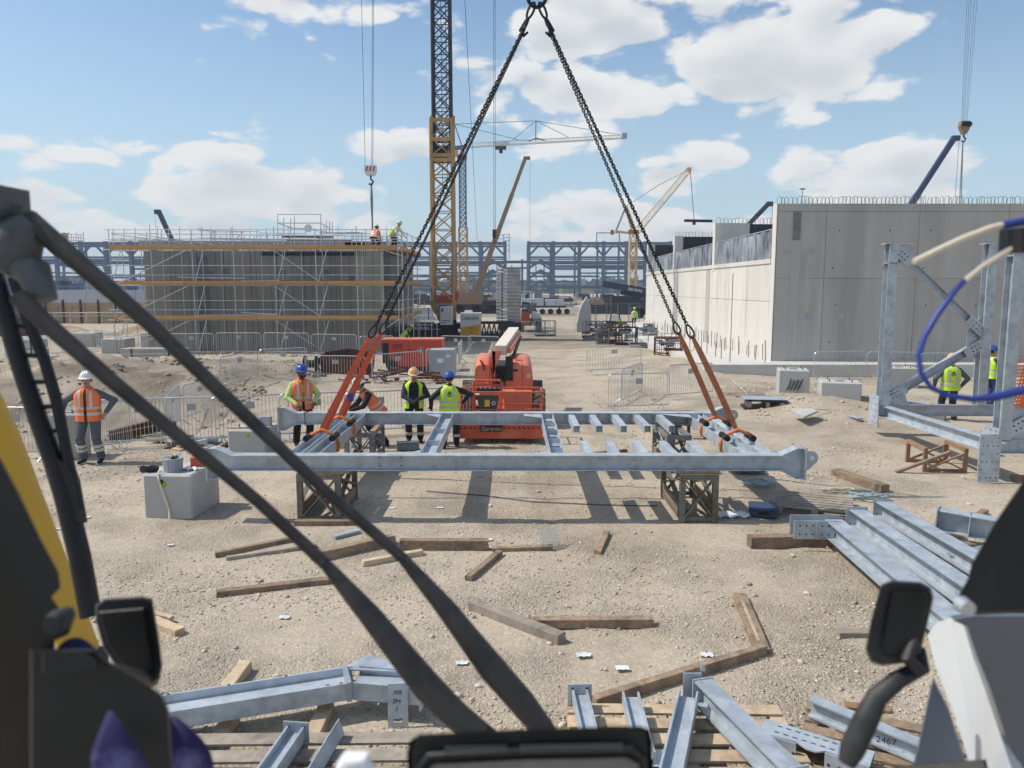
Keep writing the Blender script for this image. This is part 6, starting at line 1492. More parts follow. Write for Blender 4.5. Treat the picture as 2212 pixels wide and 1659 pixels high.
# ================================================================== bundle of galvanised beams at the right
def hpiece(label, a, b, h, w, name='steel_section', up=(0,0,1), plates=(), kind='hbeam', m='galv', extra=None):
    a = Vector(a); b = Vector(b); c = (a+b)/2; T = Thing(name, label, 'steel beam', (c.x, c.y, min(a.z,b.z)-h/2))
    mb = MB(); getattr(mb, kind)(a, b, h, w, up=up) if kind != 'angle' else mb.angle(a, b, w, up=up); B = T.part('section', mb, m)
    d = (b-a).normalized(); s = d.cross(Vector((0,0,1))).normalized(); n = s.cross(d)
    for (t, pw, ph, off) in plates:
        p = a + d*((b-a).length*t) + n*off; E = T.part('end_plate', MB().obox(p, d*.007, s*pw/2, n*ph/2), m)
        for i in (-1,1):
            for j in (-1,1): T.part('bolt_hole', MB().obox(p - d*.0085 + s*pw*.3*i + n*ph*.3*j, d*.001, s*.011, n*.011).obox(p + d*.0085 + s*pw*.3*i + n*ph*.3*j, d*.001, s*.011, n*.011), 'ink', E)
    return T, B
def gz(u, v, z): return G(u, v, z)
T, B = hpiece('nearest long beam of the right bundle, its end lying on a thick timber', gz(1800,1140,.30), gz(2110,1400,.30), .24, .24, up=(0,0,1))
c = gz(1800,1140,.30)
for du, dy in ((-.40,-.10),(-.10,-.12)): 
    E = T.part('fork_plate', MB().box(c.x+du-.18,c.x+du+.16,c.y+dy,c.y+dy+.014,.17,.43), 'galv')
    for i in range(3):
        for j in range(2): T.part('bolt_hole', MB().lathe([(.013,-.003),(.013,0)], (c.x+du-.10+i*.09,c.y+dy,.24+j*.12), 8, 'y'), 'ink', E)
T.part('fork_back_plate', MB().box(c.x-.55,c.x+.15,c.y+.14,c.y+.154,.17,.44), 'galv'); T.part('fork_web', MB().box(c.x-.25,c.x+.02,c.y-.08,c.y+.14,.28,.29), 'galv')
hpiece('second long beam of the right bundle with a pale edge', gz(1850,1118,.32), gz(2180,1345,.32), .24, .22, plates=((0,.3,.32,0),))
hpiece('third long beam of the right bundle, farthest from the camera', gz(1905,1098,.34), gz(2230,1290,.34), .22, .22, plates=((0,.26,.28,0),))
hpiece('low beam under the second one in the right bundle', gz(1850,1165,.12), gz(2170,1440,.12), .2, .2)
T, B = hpiece('bent beam piece lying on timbers by the right cab pillar', gz(2025,1120,.34), gz(2185,1150,.30), .30, .24, plates=((0,.34,.34,0),(.45,.34,.30,0)))
hpiece('perforated flat bar lying under the bent beam piece', gz(2010,1192,.06), gz(2160,1185,.06), .03, .16)
hpiece('dark bolted angle piece at the right edge of the bundle', gz(2060,1222,.16), gz(2150,1200,.16), .26, .2, m='galv_dull')
hpiece('long galvanised channel lying on the ground behind the near column', gz(1790,892,.10), gz(1860,912,.10), .2, .18)
hpiece('flat galvanised beam on the ground behind the right portal', gz(1880,862,.12), gz(2010,880,.12), .22, .2); hpiece('second flat beam on the ground behind the right portal', gz(1890,882,.10), gz(2040,905,.10), .2, .2)

# ================================================================== pallets
def pallet(label, c, w, d, rot=0, z=0, nb=7, m='timber_light', name='pallet'):
    T = Thing(name, label, 'pallet', (c[0],c[1],z)); T.loc = Vector((0,0,0)); T.o.rotation_euler = (0,0,R(rot))
    for k in range(nb):
        y = -d/2+(d-.09)*k/(nb-1); T.part('slat', MB().box(-w/2+rr.uniform(-.01,.01),w/2+rr.uniform(-.01,.01),y,y+d/nb*.74,.122,.142), m)
    for x in (-w/2,-.05,w/2-.1):
        T.part('bearer', MB().box(x,x+.1,-d/2,d/2,.022,.12), m); T.part('base_slat', MB().box(x,x+.1,-d/2,d/2,0,.02), m)
    return T
a = G(1240, 1532, .14); b = G(1600, 1532, .14)
pallet('pallet under the steel pieces right of the dashboard tablet', ((a.x+b.x)/2+.12, a.y-.55), 1.75, 1.15, rot=-1, nb=6)
a = G(430, 1600, .14); b = G(870, 1600, .14); pallet('pallet at the lower left carrying two short channels', ((a.x+b.x)/2, a.y-.55), 2.0, 1.2, rot=1, nb=6, m='timber_grey')
a = G(1790, 1600, .14); pallet('darker pallet under the perforated brackets at the lower right', (a.x+.42, a.y-.12), 1.25, 1.0, rot=-24, z=-.03, nb=6, m='timber')
a = G(1780, 1110); pallet('weathered pallet with boards behind the right beam bundle', (a.x-.05, a.y+.25), 1.15, 1.0, rot=-22, nb=7, m='timber_grey')
a = G(1620, 862); pallet('dark pallet by the slab edge under a loop of hose', (a.x, a.y+.2), 1.2, 0.9, rot=6, nb=7, m='timber_grey')
# decking sheets stacked on pallet
a = G(1660, 893); T = Thing('decking_stack', 'stack of bright corrugated decking sheets on a dark pallet right of the slings', 'sheet stack', (a.x,a.y+.45,0)); T.loc = Vector((0,0,0)); T.o.rotation_euler = (0,0,R(-8))
for j in range(3):
    n = 12; T.part('sheet', MB().grid(lambda s, t: (-.62+1.24*s, -.42+.84*t, .32+j*.028+(.014 if int(t*23) % 4 < 2 else 0)), 2, 24), 'galv')
for x in (-.5,0,.4): T.part('bearer', MB().box(x,x+.1,-.42,.42,.16,.31), 'timber_grey')
T.part('base', MB().box(-.6,.6,-.4,.4,0,.15), 'dark_iron')
single('hose_loop', MB().path([G(1590,850)+Vector((0,0,.32)), G(1582,838)+Vector((0,0,.3)), G(1600,852)+Vector((0,0,.2)), G(1640,872)+Vector((0,0,.02)), G(1690,855)+Vector((0,0,.1)), G(1712,868)+Vector((0,0,.1)), G(1700,900)+Vector((0,0,.2)), G(1740,912)+Vector((0,0,.35)), G(1790,908)+Vector((0,0,.3))], .014, 6), 'rope_cream', 'thin cream hose looping across the gravel by the decking stack', 'hose', G(1690,880))
single('concrete_shard', MB().poly3([G(1706,912)+Vector((0,0,.30)),G(1750,912)+Vector((0,0,.36)),G(1766,916)+Vector((0,0,.34)),G(1735,924)+Vector((0,0,.26))], .05), 'concrete', 'thin pale slab of concrete lying on the spoil heap', 'slab', G(1735,915))

# ================================================================== foreground steel at the bottom
Z = .24
a, b = gz(250, 1556, Z), gz(765, 1473, Z)
T, B = hpiece('large kinked galvanised channel at the lower left with a strap round it', a, b, .30, .15, up=(.1,1,0))
d = (b-a).normalized(); e = b + Vector((.62,-.10,0)); s_ = Vector((-d.y,d.x,0))
T.part('section', MB().hbeam(b, e, .30, .15, up=(.1,1,0)), 'galv')
T.part('top_gusset', MB().prism([((b-d*.1+s_*.15).x,(b-d*.1+s_*.15).y),((b+d*.16+s_*.33).x,(b+d*.16+s_*.33).y),((e+Vector((-.05,.26,0))).x,(e+Vector((-.05,.26,0))).y),((e+Vector((0,.14,0))).x,(e+Vector((0,.14,0))).y)], Z+.05, Z+.062, 'z'), 'galv')
E = T.part('end_plate', MB().obox(e, (.01,.002,0), (.02,.19,0), (0,0,.10)), 'galv')
T.part('strap', MB().obox(b-d*.06, d*.02, s_*.16, (0,0,.085)), 'galv_dull')
for k, t in enumerate((.2,.45,.7)): 
    p = a.lerp(b, t)+s_*.145; T.part('bolt_hole', MB().lathe([(.012,0),(.012,.002)], (p.x,p.y,Z+.0755), 8, 'z'), 'ink')
for k in range(3): 
    p = b-d*(.22-.11*k)-s_*.0; T.part('bolt_hole', MB().lathe([(.015,0),(.015,.003)], (p.x,p.y-.0,Z+.006), 8, 'z'), 'ink')
# slotted plates with marker writing
def slot_plate(label, u, v, w, h, txt, dy=0, lean=0):
    c = G(u, v, .0); T = Thing('slotted_plate', label, 'steel plate', (c.x, c.y, 0)); T.loc = Vector((0,0,0)); T.o.rotation_euler = (R(-6), 0, R(4))
    # plate built of strips so that the slots are open
    s, sh = w*.22, h*.05; z1, z2 = h*.16, h*.80
    mb = MB()
    for (x0,x1,z0,z1_) in ((-w/2,w/2,0,z1-sh),(-w/2,-s,z1-sh,z1+sh),(s,w/2,z1-sh,z1+sh),(-w/2,w/2,z1+sh,z2-sh),(-w/2,-s,z2-sh,z2+sh),(s,w/2,z2-sh,z2+sh),(-w/2,w/2,z2+sh,h)): mb.box(x0,x1,-.007,.007,z0,z1_)
    T.part('plate', mb, 'galv')
    for (t, z, sz) in txt: T.text('marker_writing', t, sz, 'ink', Matrix.Translation((-.01,-.0085,z)) @ FACE_CAM @ Matrix.Rotation(R(-8),4,'Z'), ext=.0008)
    return T
slot_plate('upright slotted plate with handwritten 3M 3 leaning on the kinked channel', 860, 1572, .165, .37, (('3M', .22, .055), ('3', .16, .05)))
T = slot_plate('small slotted plate with handwriting behind the kinked channel end', 885, 1512, .15, .12, (('3MBB', .105, .03),))
T.o.location.z = .29
# two short channels on the lower left pallet
hpiece('short channel with an end plate on the lower left pallet', gz(640,1583,.22), gz(560,1700,.22), .14, .12, up=(1,0,0), plates=((0,.20,.18,0),))
T, B = hpiece('angle with punched holes on the lower left pallet', gz(722,1572,.20), gz(630,1720,.20), .1, .13, kind='angle', up=(-.3,0,1))
for k in range(5):
    p = gz(722,1572,.20).lerp(gz(630,1720,.20), .06+.08*k); T.part('bolt_hole', MB().lathe([(.012,0),(.012,.002)], (p.x+.0,p.y,.136+.009), 8, 'z'), 'ink')
# pieces on the right pallet
hpiece('short channel with an upright end plate at the left of the right pallet', gz(1252,1500,.24), gz(1285,1640,.24), .13, .10, up=(1,0,0), plates=((0,.20,.18,0),))
hpiece('plain flat channel, second piece on the right pallet', gz(1362,1507,.22), gz(1395,1640,.22), .14, .11, up=(1,0,0))
hpiece('long box section standing out on the right pallet', gz(1487,1507,.26), gz(1440,1720,.26), .16, .14, up=(1,0,0))
T, B = hpiece('heavy beam with end plates lying slantwise on the right pallet', gz(1517,1492,.28), gz(1712,1690,.28), .20, .16, plates=((0,.18,.22,0),(1,.24,.22,0)))
c = gz(1500,1485,.28); T.part('cleat_plate', MB().box(c.x-.1,c.x+.05,c.y-.03,c.y-.016,.16,.42), 'galv'); T.part('bolt', MB().lathe([(.022,0),(.022,.06)], (c.x+.07,c.y+.02,.42), 10), 'galv_tube')
hpiece('small drilled plate at the corner of the right pallet', gz(1405,1640,.17), gz(1440,1640,.17), .02, .2)
def bracket(label, u0, v0, u1, v1):
    a, b = gz(u0, v0, .24), gz(u1, v1, .24); d = b-a; L_ = d.length; T = Thing('perforated_bracket', label, 'steel bracket', ((a.x+b.x)/2,(a.y+b.y)/2,.12)); T.loc = Vector((0,0,0)); T.o.rotation_euler = (0,0,math.atan2(d.y,d.x))
    h = L_/2; B = T.part('web', MB().prism([(-h,-.02),(-h+.28,.0),(-h+.36,-.05),(h-.36,-.05),(h-.30,-.0),(h,-.02),(h,.19),(-h,.19)], .10, .112, 'z'), 'galv')
    for s in (-1,1):
        F = T.part('flange', MB().box(-h if s < 0 else h-.30, -h+.28 if s < 0 else h, -.032, -.02, -.06, .112), 'galv')
        for k in range(4): T.part('bolt_hole', MB().lathe([(.012,-.003),(.012,0)], ((-h+.04 if s < 0 else h-.27)+k*.075,-.032,.03), 8, 'y'), 'ink', F)
    for i in range(9):
        for j in range(2): T.part('slot', MB().box(-h+.12+i*(L_-.25)/8-.018,-h+.12+i*(L_-.25)/8+.018,.04+j*.09,.052+j*.09,.1125,.1135), 'ink', B)
    T.part('rear_flange', MB().box(-h,h,.178,.19,-.02,.10), 'galv'); return T
bracket('perforated bracket plate with drilled flanges at the lower right', 1640, 1575, 1880, 1650)
T, B = hpiece('channel with marker writing left of the white cab panel', gz(1752,1525,.20), gz(1990,1625,.20), .15, .11)
T.text('marker_writing', '2467', .07, 'ink', Matrix.Translation(gz(1905,1590,.215)+Vector((0,-.066,.0))) @ Matrix.Rotation(R(-25),4,'Z') @ FACE_CAM, ext=.001)

# ================================================================== small things on the ground
def toolbox(label, u, v, w, d, h, rot, m='blue_box', name='tool_case'):
    c = G(u, v); T = Thing(name, label, 'case', (c.x,c.y+d/2,0)); T.loc = Vector((0,0,0)); T.o.rotation_euler = (0,0,R(rot))
    T.part('body', MB().rbox((0,0,h*.32),w/2,d/2,h*.32,.02), m); T.part('lid', MB().rbox((0,0,h*.83),w/2+.004,d/2+.004,h*.17,.018), m)
    T.part('handle', MB().box(-.08,.08,-d/2-.02,-d/2,h*.35,h*.6), 'cab_black'); T.part('latch', MB().box(-w*.35,-w*.28,-d/2-.012,-d/2,h*.55,h*.75).box(w*.28,w*.35,-d/2-.012,-d/2,h*.55,h*.75), 'cab_black'); return T
toolbox('dark blue plastic tool case lying on the gravel right of the trestle', 1655, 1119, .42, .34, .17, -14)
c = G(882, 972); T = Thing('blue_box_section', 'short blue grey box section on the ground behind the front beam', 'steel section', (c.x,c.y,0)); T.loc = Vector((0,0,0)); T.o.rotation_euler = (0,0,R(10))
T.part('tube', MB().sweep([(-.1,-.09),(.1,-.09),(.1,.09),(-.1,.09)], (-.24,0,.1), (.24,0,.1)), 'blue_steel'); T.part('flange', MB().box(-.25,-.235,-.12,.12,0,.2), 'blue_steel')
def coil(label, u, v, r, m, turns=3, seed=1, sx=1.0, sy=.75):
    q = random.Random(seed); c = G(u, v); pts = []
    for k in range(turns*22):
        a = 2*math.pi*k/22; rad = r*(.62+.38*math.sin(a*.37+seed)+q.uniform(-.04,.04)); pts.append((c.x+rad*math.cos(a)*sx+.06*math.sin(a*2.3), c.y+rad*math.sin(a)*sy, .03+.02*(k/22)+q.uniform(0,.015)))
    return single('rope_coil', MB().path(pts, .018, 6), m, label, 'rope', (c.x,c.y,0), smooth=True)
coil('loose coil of pale blue rope below the right lifting lug', 1640, 1050, .30, 'rope_blue', 3, 2)
coil('tangle of blue green rope on the gravel behind the beam bundle', 1870, 1078, .32, 'rope_blue', 4, 5); coil('cream rope tail left of the blue green tangle', 1805, 1062, .26, 'rope_cream', 2, 8, 1.3, .5)
c = G(1620, 1022); single('crumpled_sheet', MB().grid(lambda s, t: (c.x-.3+.6*s, c.y-.15+.4*t, .03+.08*abs(math.sin(s*9+t*5))*abs(math.sin(t*7+1))), 14, 10), 'blue_box', 'crumpled dark blue plastic sheet below the right end of the beam', 'sheet', c)
c = G(1585, 1118); single('crumpled_sheet', MB().grid(lambda s, t: (c.x-.25+.5*s, c.y-.1+.3*t, .015+.06*abs(math.sin(s*8+t*6))*abs(math.sin(t*9+1))), 14, 10), 'paper', 'crumpled pale plastic film beside the right front trestle', 'sheet', c)
# wire mesh basket lying down
c = G(1185, 1180); T = Thing('wire_basket', 'small flattened wire mesh basket on the gravel near the timber row', 'wire basket', (c.x,c.y,0)); T.loc = Vector((0,0,0)); T.o.rotation_euler = (0,0,R(10))
for k in range(9): T.inst('wire', unit_tube('galv_tube'), tube_mtx((-.13+k*.0325,-.12,.1),(-.13+k*.0325,.14,.22),.004)); T.inst('wire', unit_tube('galv_tube'), tube_mtx((-.13,-.12+k*.0325,.1+k*.015),(.13,-.12+k*.0325,.1+k*.015),.004)); T.inst('wire', unit_tube('galv_tube'), tube_mtx((-.13+k*.0325,-.12,.0),(-.13+k*.0325,-.12,.1),.004))
c = G(860, 1162); hpiece('light galvanised strip with a small upright on the gravel behind the row', G(720,1164)+Vector((0,0,.03)), G(775,1150)+Vector((0,0,.03)), .04, .12)
# basket of bolts and box on the left concrete block
bx, by, bz = -5.38, 12.25, .70
T = Thing('wire_basket', 'round wire basket full of bolts on the left concrete block', 'wire basket', (bx-.02,by-.25,bz))
for k in range(8):
    z = bz+.012+k*.028; rd = .135+.003*k; T.part('wire_ring', MB().path([(bx-.02+rd*math.cos(a),by-.25+rd*math.sin(a),z) for a in np.linspace(0,2*math.pi,22,endpoint=False)], .006, 5, closed=True), 'galv_tube')
for k in range(18): 
    a = 2*math.pi*k/18; T.inst('wire', unit_tube('galv_tube'), tube_mtx((bx-.02+.135*math.cos(a),by-.25+.135*math.sin(a),bz),(bx-.02+.158*math.cos(a),by-.25+.158*math.sin(a),bz+.215),.004))
T.part('lining', MB().lathe([(.128,.0),(.148,.2)], (bx-.02,by-.25,bz), 20), 'galv_dull')
for k in range(16): 
    a = rr.uniform(0,6.28); q = rr.uniform(0,.1); p = Vector((bx-.02+q*math.cos(a),by-.25+q*math.sin(a),bz+.20)); dv = Vector((rr.uniform(-1,1),rr.uniform(-1,1),rr.uniform(.2,1))).normalized()*.05
    T.part('bolt', MB().tube(p-dv,p+dv,.012,6), 'dark_iron' if k % 3 else 'galv_tube')
T = Thing('grinder', 'dark angle grinder lying left of the wire basket', 'tool', (bx-.32,by-.32,bz)); T.part('body', MB().path([(bx-.42,by-.38,bz+.05),(bx-.32,by-.34,bz+.06),(bx-.22,by-.32,bz+.05)], [.05,.055,.04], 10), 'cab_black', smooth=True); T.part('disc', MB().lathe([(.06,-.01),(.06,.01)], (bx-.42,by-.40,bz+.062), 16, 'y'), 'dark_iron')
T = Thing('red_box', 'orange red cardboard box tipped open on the left concrete block', 'box', (bx+.27,by+.12,bz)); T.loc = Vector((0,0,0)); T.o.rotation_euler = (0,0,R(14))
T.part('carton', MB().box(-.14,.14,-.10,.10,.0,.15), 'vest_orange_dull'); T.part('flap', MB().poly3([(-.14,-.10,.15),(-.22,-.12,.07),(-.22,.08,.07),(-.14,.10,.15)], .008), 'timber_light')
single('rag', MB().grid(lambda s, t: (bx+.12+.24*s, by-.28+.16*t, bz+.008+.05*abs(math.sin(s*7+t*4))*abs(math.sin(t*5+1))), 10, 8), 'paper', 'crumpled white rag on the left concrete block', 'rag', (bx+.2,by-.2,bz))
single('strap_tail', MB().path([(bx-.14,by-.40,bz+.09),(bx-.15,by-.50,bz+.03),(bx-.13,by-.545,bz-.06),(bx-.05,by-.55,bz-.33),(bx+.02,by-.56,bz-.56),(bx+.03,by-.60,bz-.68)], .016, 6, flat=.35), 'rope_cream', 'cream strap hanging down the face of the left concrete block', 'strap', (bx-.1,by-.5,0))
single('small_board', MB().box(-.45,.45,-.04,.04,0,.03), 'timber_light', 'thin pale batten lying on top of the grey block behind the beam', 'board'); o = bpy.context.scene.objects['small_board']; o.location = (-5.6,16.15,.625); o.rotation_euler = (0,0,.05)
single('level_box', MB().box(-.11,.11,-.08,.08,0,.2), 'galv_dull', 'small grey box standing on the grey block behind the beam', 'box'); o = bpy.context.scene.objects['level_box']; o.location = (-5.35,16.5,.62)
# white litter
for i, (u, v, s, w) in enumerate(((848,1100,.07,'left of the shadow'),(950,1099,.075,'beside the shadow under the frame'),(614,1337,.075,'in the lower left gravel'),(368,1180,.06,'near the left concrete block'),(188,1120,.07,'right of the black ladder'),(127,1145,.07,'between the ladder and the concrete block'),(1260,1418,.09,'below the level timber'),(1345,1447,.08,'left of the longest timber'),(1528,1418,.08,'above the longest timber'),(998,1436,.07,'beside the upper wiper'),(1055,1168,.07,'at the end of the thickest timber'))):
    c = G(u, v); q = random.Random(i); single('litter_scrap', MB().grid(lambda a, b: (c.x+s*(a-.5)*1.6+q.uniform(-.01,.01), c.y+s*(b-.5), .012+.018*abs(math.sin(a*6+b*5+i))), 5, 4), 'paper', f'small white scrap of litter {w}', 'litter', c, group='white litter on the gravel')
# black propane-like trestle lamp behind right trestle
c = G(1505, 948); T = Thing('pipe_stand', 'rusty pipe lying on short legs behind the right rear trestle', 'pipe', (c.x,c.y,0)); T.part('pipe', MB().tube((c.x-.35,c.y,.42),(c.x+.3,c.y+.05,.40),.10,14), 'rust', smooth=True)
for x in (-.2,.2): T.part('leg', MB().bar((c.x+x,c.y,.0),(c.x+x,c.y,.34),.07), 'dark_iron')
# steel cables snaking under the frame
single('ground_cable', MB().path([G(920,1062)+Vector((0,0,.012)),G(1050,1072)+Vector((0,0,.012)),G(1150,1085)+Vector((0,0,.012)),G(1300,1092)+Vector((0,0,.012)),G(1420,1094)+Vector((0,0,.012))], .010, 5), 'rope_steel', 'thin dark cable lying across the shadow under the frame', 'cable', G(1150,1085))
# ================================================================== people
def ik(S, T, a, b, pole):
    d = T-S; L_ = min(d.length, (a+b)*.999); dn = d.normalized(); T2 = S+dn*L_
    x = (a*a-b*b+L_*L_)/(2*L_); h = math.sqrt(max(a*a-x*x, 0)); p = pole-dn*pole.dot(dn)
    p = p.normalized() if p.length > 1e-5 else Vector((0,0,-1)); return S+dn*x+p*h, T2
def capsule(p0, r0, p1, r1, sx=1.0, sy=1.0, n=10):
    mb = MB(); p0 = Vector(p0); p1 = Vector(p1); d = p1-p0; L_ = d.length
    d = d.normalized() if L_ > 1e-6 else Vector((0,0,1)); up = Vector((0,1,0)) if abs(d.y) < .9 else Vector((1,0,0))
    a = d.cross(up).normalized(); b = a.cross(d).normalized(); vs = []; fs = []
    rings = [(p0-d*r0*math.cos(t), r0*math.sin(t)) for t in (.35,.8,1.25)] + [(p1+d*r1*math.cos(t), r1*math.sin(t)) for t in (1.25,.8,.35)]
    for c, r_ in rings:
        for k in range(n): t = 2*math.pi*k/n; vs.append(c+a*math.cos(t)*r_*sx+b*math.sin(t)*r_*sy)
    for i in range(5):
        for k in range(n): fs.append((i*n+k,i*n+(k+1)%n,(i+1)*n+(k+1)%n,(i+1)*n+k))
    fs += [tuple(range(n-1,-1,-1)), tuple(5*n+k for k in range(n))]; mb.add(vs, fs); return mb
def person(label, loc, face=0.0, H=1.76, lean=0.0, side=0.0, turn=0.0, nod=0.0, lh=None, rh=None, lf=None, rf=None, hip=None, top='cloth_navy', legs='cloth_navy', skin='skin', vest='vest_yellow', vest_open=False,
           helmet='helmet_white', bands=True, boots='cloth_black', logo=False, lp=(0.6,.4,-.3), rp=(-0.6,.4,-.3), fine=.0135, vband='reflective', sleeves=None, beard=False, fists=(1,1), face_vis=True, gloves=False):
    s = H/1.76; T = Thing('person', label, 'person', (0,0,0)); V = Vector
    hipz = (.93 if hip is None else hip)
    Rl = Euler((lean, side, 0)).to_matrix()               # torso leans forward (towards -Y) with positive lean
    pel = V((0,0,hipz)); tor = lambda x, y, z: pel + Rl @ V((x,y,z))
    chest = tor(0,0,.36); neck = tor(0,.01,.545); shl, shr = tor(.168,.01,.432), tor(-.168,.01,.432)
    Hd = Rl @ Euler((nod,0,turn)).to_matrix() if abs(lean) < .5 else Euler((lean*.45+nod,0,turn)).to_matrix()
    headc = neck + Hd @ V((0,-.02,.155))
    hpl, hpr = tor(.095,0,-.02), tor(-.095,0,-.02)
    lf = V(lf or (.12,-.02,.0)); rf = V(rf or (-.12,.0,.0))
    lh = V(lh or (.30,-.06,.80)); rh = V(rh or (-.30,-.06,.80))
    caps = []
    def C(a, r0, b, r1, m, sx=1, sy=1): caps.append((V(a), r0, V(b), r1, m, sx, sy))
    # trunk
    C(tor(-.075,0,.0), .115, tor(.075,0,.0), .115, legs); C(tor(-.06,.0,.14), .115, tor(.06,.0,.14), .115, top); C(tor(-.085,.0,.30), .115, tor(.085,.0,.30), .115, top)
    C(tor(-.10,.005,.40), .10, tor(.10,.005,.40), .10, top); C(shl+Rl@V((-.05,0,.025)), .07, shr+Rl@V((.05,0,.025)), .07, top); C(neck+Rl@V((0,0,-.05)), .07, headc+Hd@V((0,.01,-.08)), .055, skin)
    C(neck+Rl@V((0,.01,-.05)), .085, neck+Rl@V((0,.01,-.015)), .072, top)
    # head: skull, jaw, nose, chin, ears
    C(headc+Hd@V((0,.025,.035)), .088, headc+Hd@V((0,-.02,.03)), .082, skin); C(headc+Hd@V((0,-.035,-.02)), .064, headc+Hd@V((0,-.03,-.075)), .048, skin)
    C(headc+Hd@V((0,-.098,.012)), .014, headc+Hd@V((0,-.112,-.022)), .019, skin); C(headc+Hd@V((-.018,-.066,-.098)), .02, headc+Hd@V((.018,-.066,-.098)), .02, 'hair' if beard else skin)
    for q in (-1,1): C(headc+Hd@V((q*.083,.012,.0)), .018, headc+Hd@V((q*.082,.016,-.03)), .014, skin); C(headc+Hd@V((q*.03,-.088,.028)), .016, headc+Hd@V((q*.045,-.082,.026)), .014, skin)
    C(headc+Hd@V((-.02,-.088,-.058)), .012, headc+Hd@V((.02,-.088,-.058)), .012, skin)
    if beard: C(headc+Hd@V((-.045,-.045,-.075)), .032, headc+Hd@V((.045,-.045,-.075)), .032, 'hair')
    # legs
    kneeL = kneeR = None
    for hp, ft, sg in ((hpl, lf, 1), (hpr, rf, -1)):
        ank = ft+V((0,.03,.09)); kn, ank = ik(hp, ank, .43, .43, V((sg*.12,-1,0)))
        C(hp, .108, kn, .082, legs); C(kn, .082, ank+V((0,0,.03)), .072, legs); C(kn+V((0,.02,-.06)), .078, kn.lerp(ank,.45)+V((0,.02,0)), .074, legs)
        C(ank+V((0,.0,.04)), .056, ank+V((0,.0,-.02)), .05, boots); C(ank+V((0,.03,-.048)), .042, ank+V((sg*.02,-.16,-.052)), .04, boots)
        if sg > 0: kneeL, ankL = kn, ank
        else: kneeR, ankR = kn, ank
    # arms and hands with five fingers
    arms = []
    slv = sleeves or top
    for sh, hd, pole, sg, fist in ((shl, lh, V(lp), 1, fists[0]), (shr, rh, V(rp), -1, fists[1])):
        el, wr = ik(sh, hd, .29, .26, pole); C(sh, .074, el, .064, slv); C(el, .062, wr, .046, slv); arms.append((sh, el, wr))
        hand = 'cloth_black' if gloves else skin
        d = (wr-el).normalized(); w = d.cross(V((0,0,1))); w = w.normalized() if w.length > .05 else V((1,0,0)); n_ = w.cross(d).normalized()
        if n_.z > 0: n_ = -n_
        C(wr, .032, wr+d*.085, .036, hand, 1.0, .7); C(wr+d*.05-w*.02, .02, wr+d*.09-w*.026, .018, hand); C(wr+d*.05+w*.02, .02, wr+d*.09+w*.026, .018, hand)
        for k, (off, ln) in enumerate(((-.030,.068),(-.010,.078),(.010,.074),(.030,.058))):
            k0 = wr+d*.10+w*off; k1 = k0+d*ln*.5+n_*.012*fist; k2 = k1+d*ln*.25+n_*(.010+.03*fist); C(k0, .0095, k1, .009, hand); C(k1, .009, k2, .0085, hand)
        t0 = wr+d*.035-w*.032*sg; t1 = t0+d*.04-w*.028*sg+n_*.01; C(t0, .013, t1, .0105, hand); C(t1, .0105, t1+d*.03+n_*.015, .0095, hand)
    # join, remesh into one continuous surface, then colour by nearest bone
    mb = MB()
    for (a, r0, b, r1, m, sx, sy) in caps: q = capsule(a, r0, b, r1, sx, sy); mb.add(q.v, q.f)
    me0 = mb.mesh('body_source'); tmp = link(bpy.data.objects.new('body_source', me0))
    md = tmp.modifiers.new('r', 'REMESH'); md.mode = 'VOXEL'; md.voxel_size = fine; md2 = tmp.modifiers.new('s', 'SMOOTH'); md2.factor = .5; md2.iterations = 2
    dg = bpy.context.evaluated_depsgraph_get(); me = bpy.data.meshes.new_from_object(tmp.evaluated_get(dg)); bpy.data.objects.remove(tmp); bpy.data.meshes.remove(me0)
    me.name = 'body'; me.materials.clear(); keys = []
    for c in caps:
        if c[4] not in keys: keys.append(c[4])
    for k in keys: me.materials.append(MATS[k])
    nv = len(me.polygons); ctr = np.empty(nv*3); me.polygons.foreach_get('center', ctr); ctr = ctr.reshape(-1,3); best = np.full(nv, 1e9); idx = np.zeros(nv, np.int32)
    for (a, r0, b, r1, m, sx, sy) in caps:
        A, B_ = np.array(a), np.array(b); D = B_-A; L2 = max(D@D, 1e-9); t = np.clip((ctr-A)@D/L2, 0, 1)
        dist = np.linalg.norm(ctr-(A+t[:,None]*D), axis=1)-(r0+(r1-r0)*t); u = dist < best; best[u] = dist[u]; idx[u] = keys.index(m)
    me.polygons.foreach_set('material_index', idx); me.shade_smooth()
    root = T.o; bo = link(bpy.data.objects.new('body', me)); bo.parent = root
    # face
    eye = MB()
    for q in (-1,1): e = capsule(headc+Hd@V((q*.034,-.094,.012)), .010, headc+Hd@V((q*.040,-.092,.012)), .010, n=6); eye.add(e.v, e.f)
    e = capsule(headc+Hd@V((-.022,-.099,-.062)), .006, headc+Hd@V((.022,-.099,-.062)), .006, n=6); eye.add(e.v, e.f); T.part('face_detail', eye, 'eye_dark')
    # hair under the helmet rim, helmet with brim and ridges
    def dome(r0x, r0y, h, n, base, z0=0.0, back=.02):
        m_ = MB(); prof = [(math.cos(t), math.sin(t)) for t in np.linspace(0, math.pi/2*.98, 8)]
        for c_, s_ in prof:
            for k in range(n): a = 2*math.pi*k/n; m_.v.append(tuple(headc+Hd@V((r0x*c_*math.cos(a), back+r0y*c_*math.sin(a), z0+h*s_))))
        for i in range(7):
            for k in range(n): m_.f.append((i*n+k,i*n+(k+1)%n,(i+1)*n+(k+1)%n,(i+1)*n+k))
        m_.f.append(tuple(7*n+k for k in range(n))); return m_
    hr = MB()
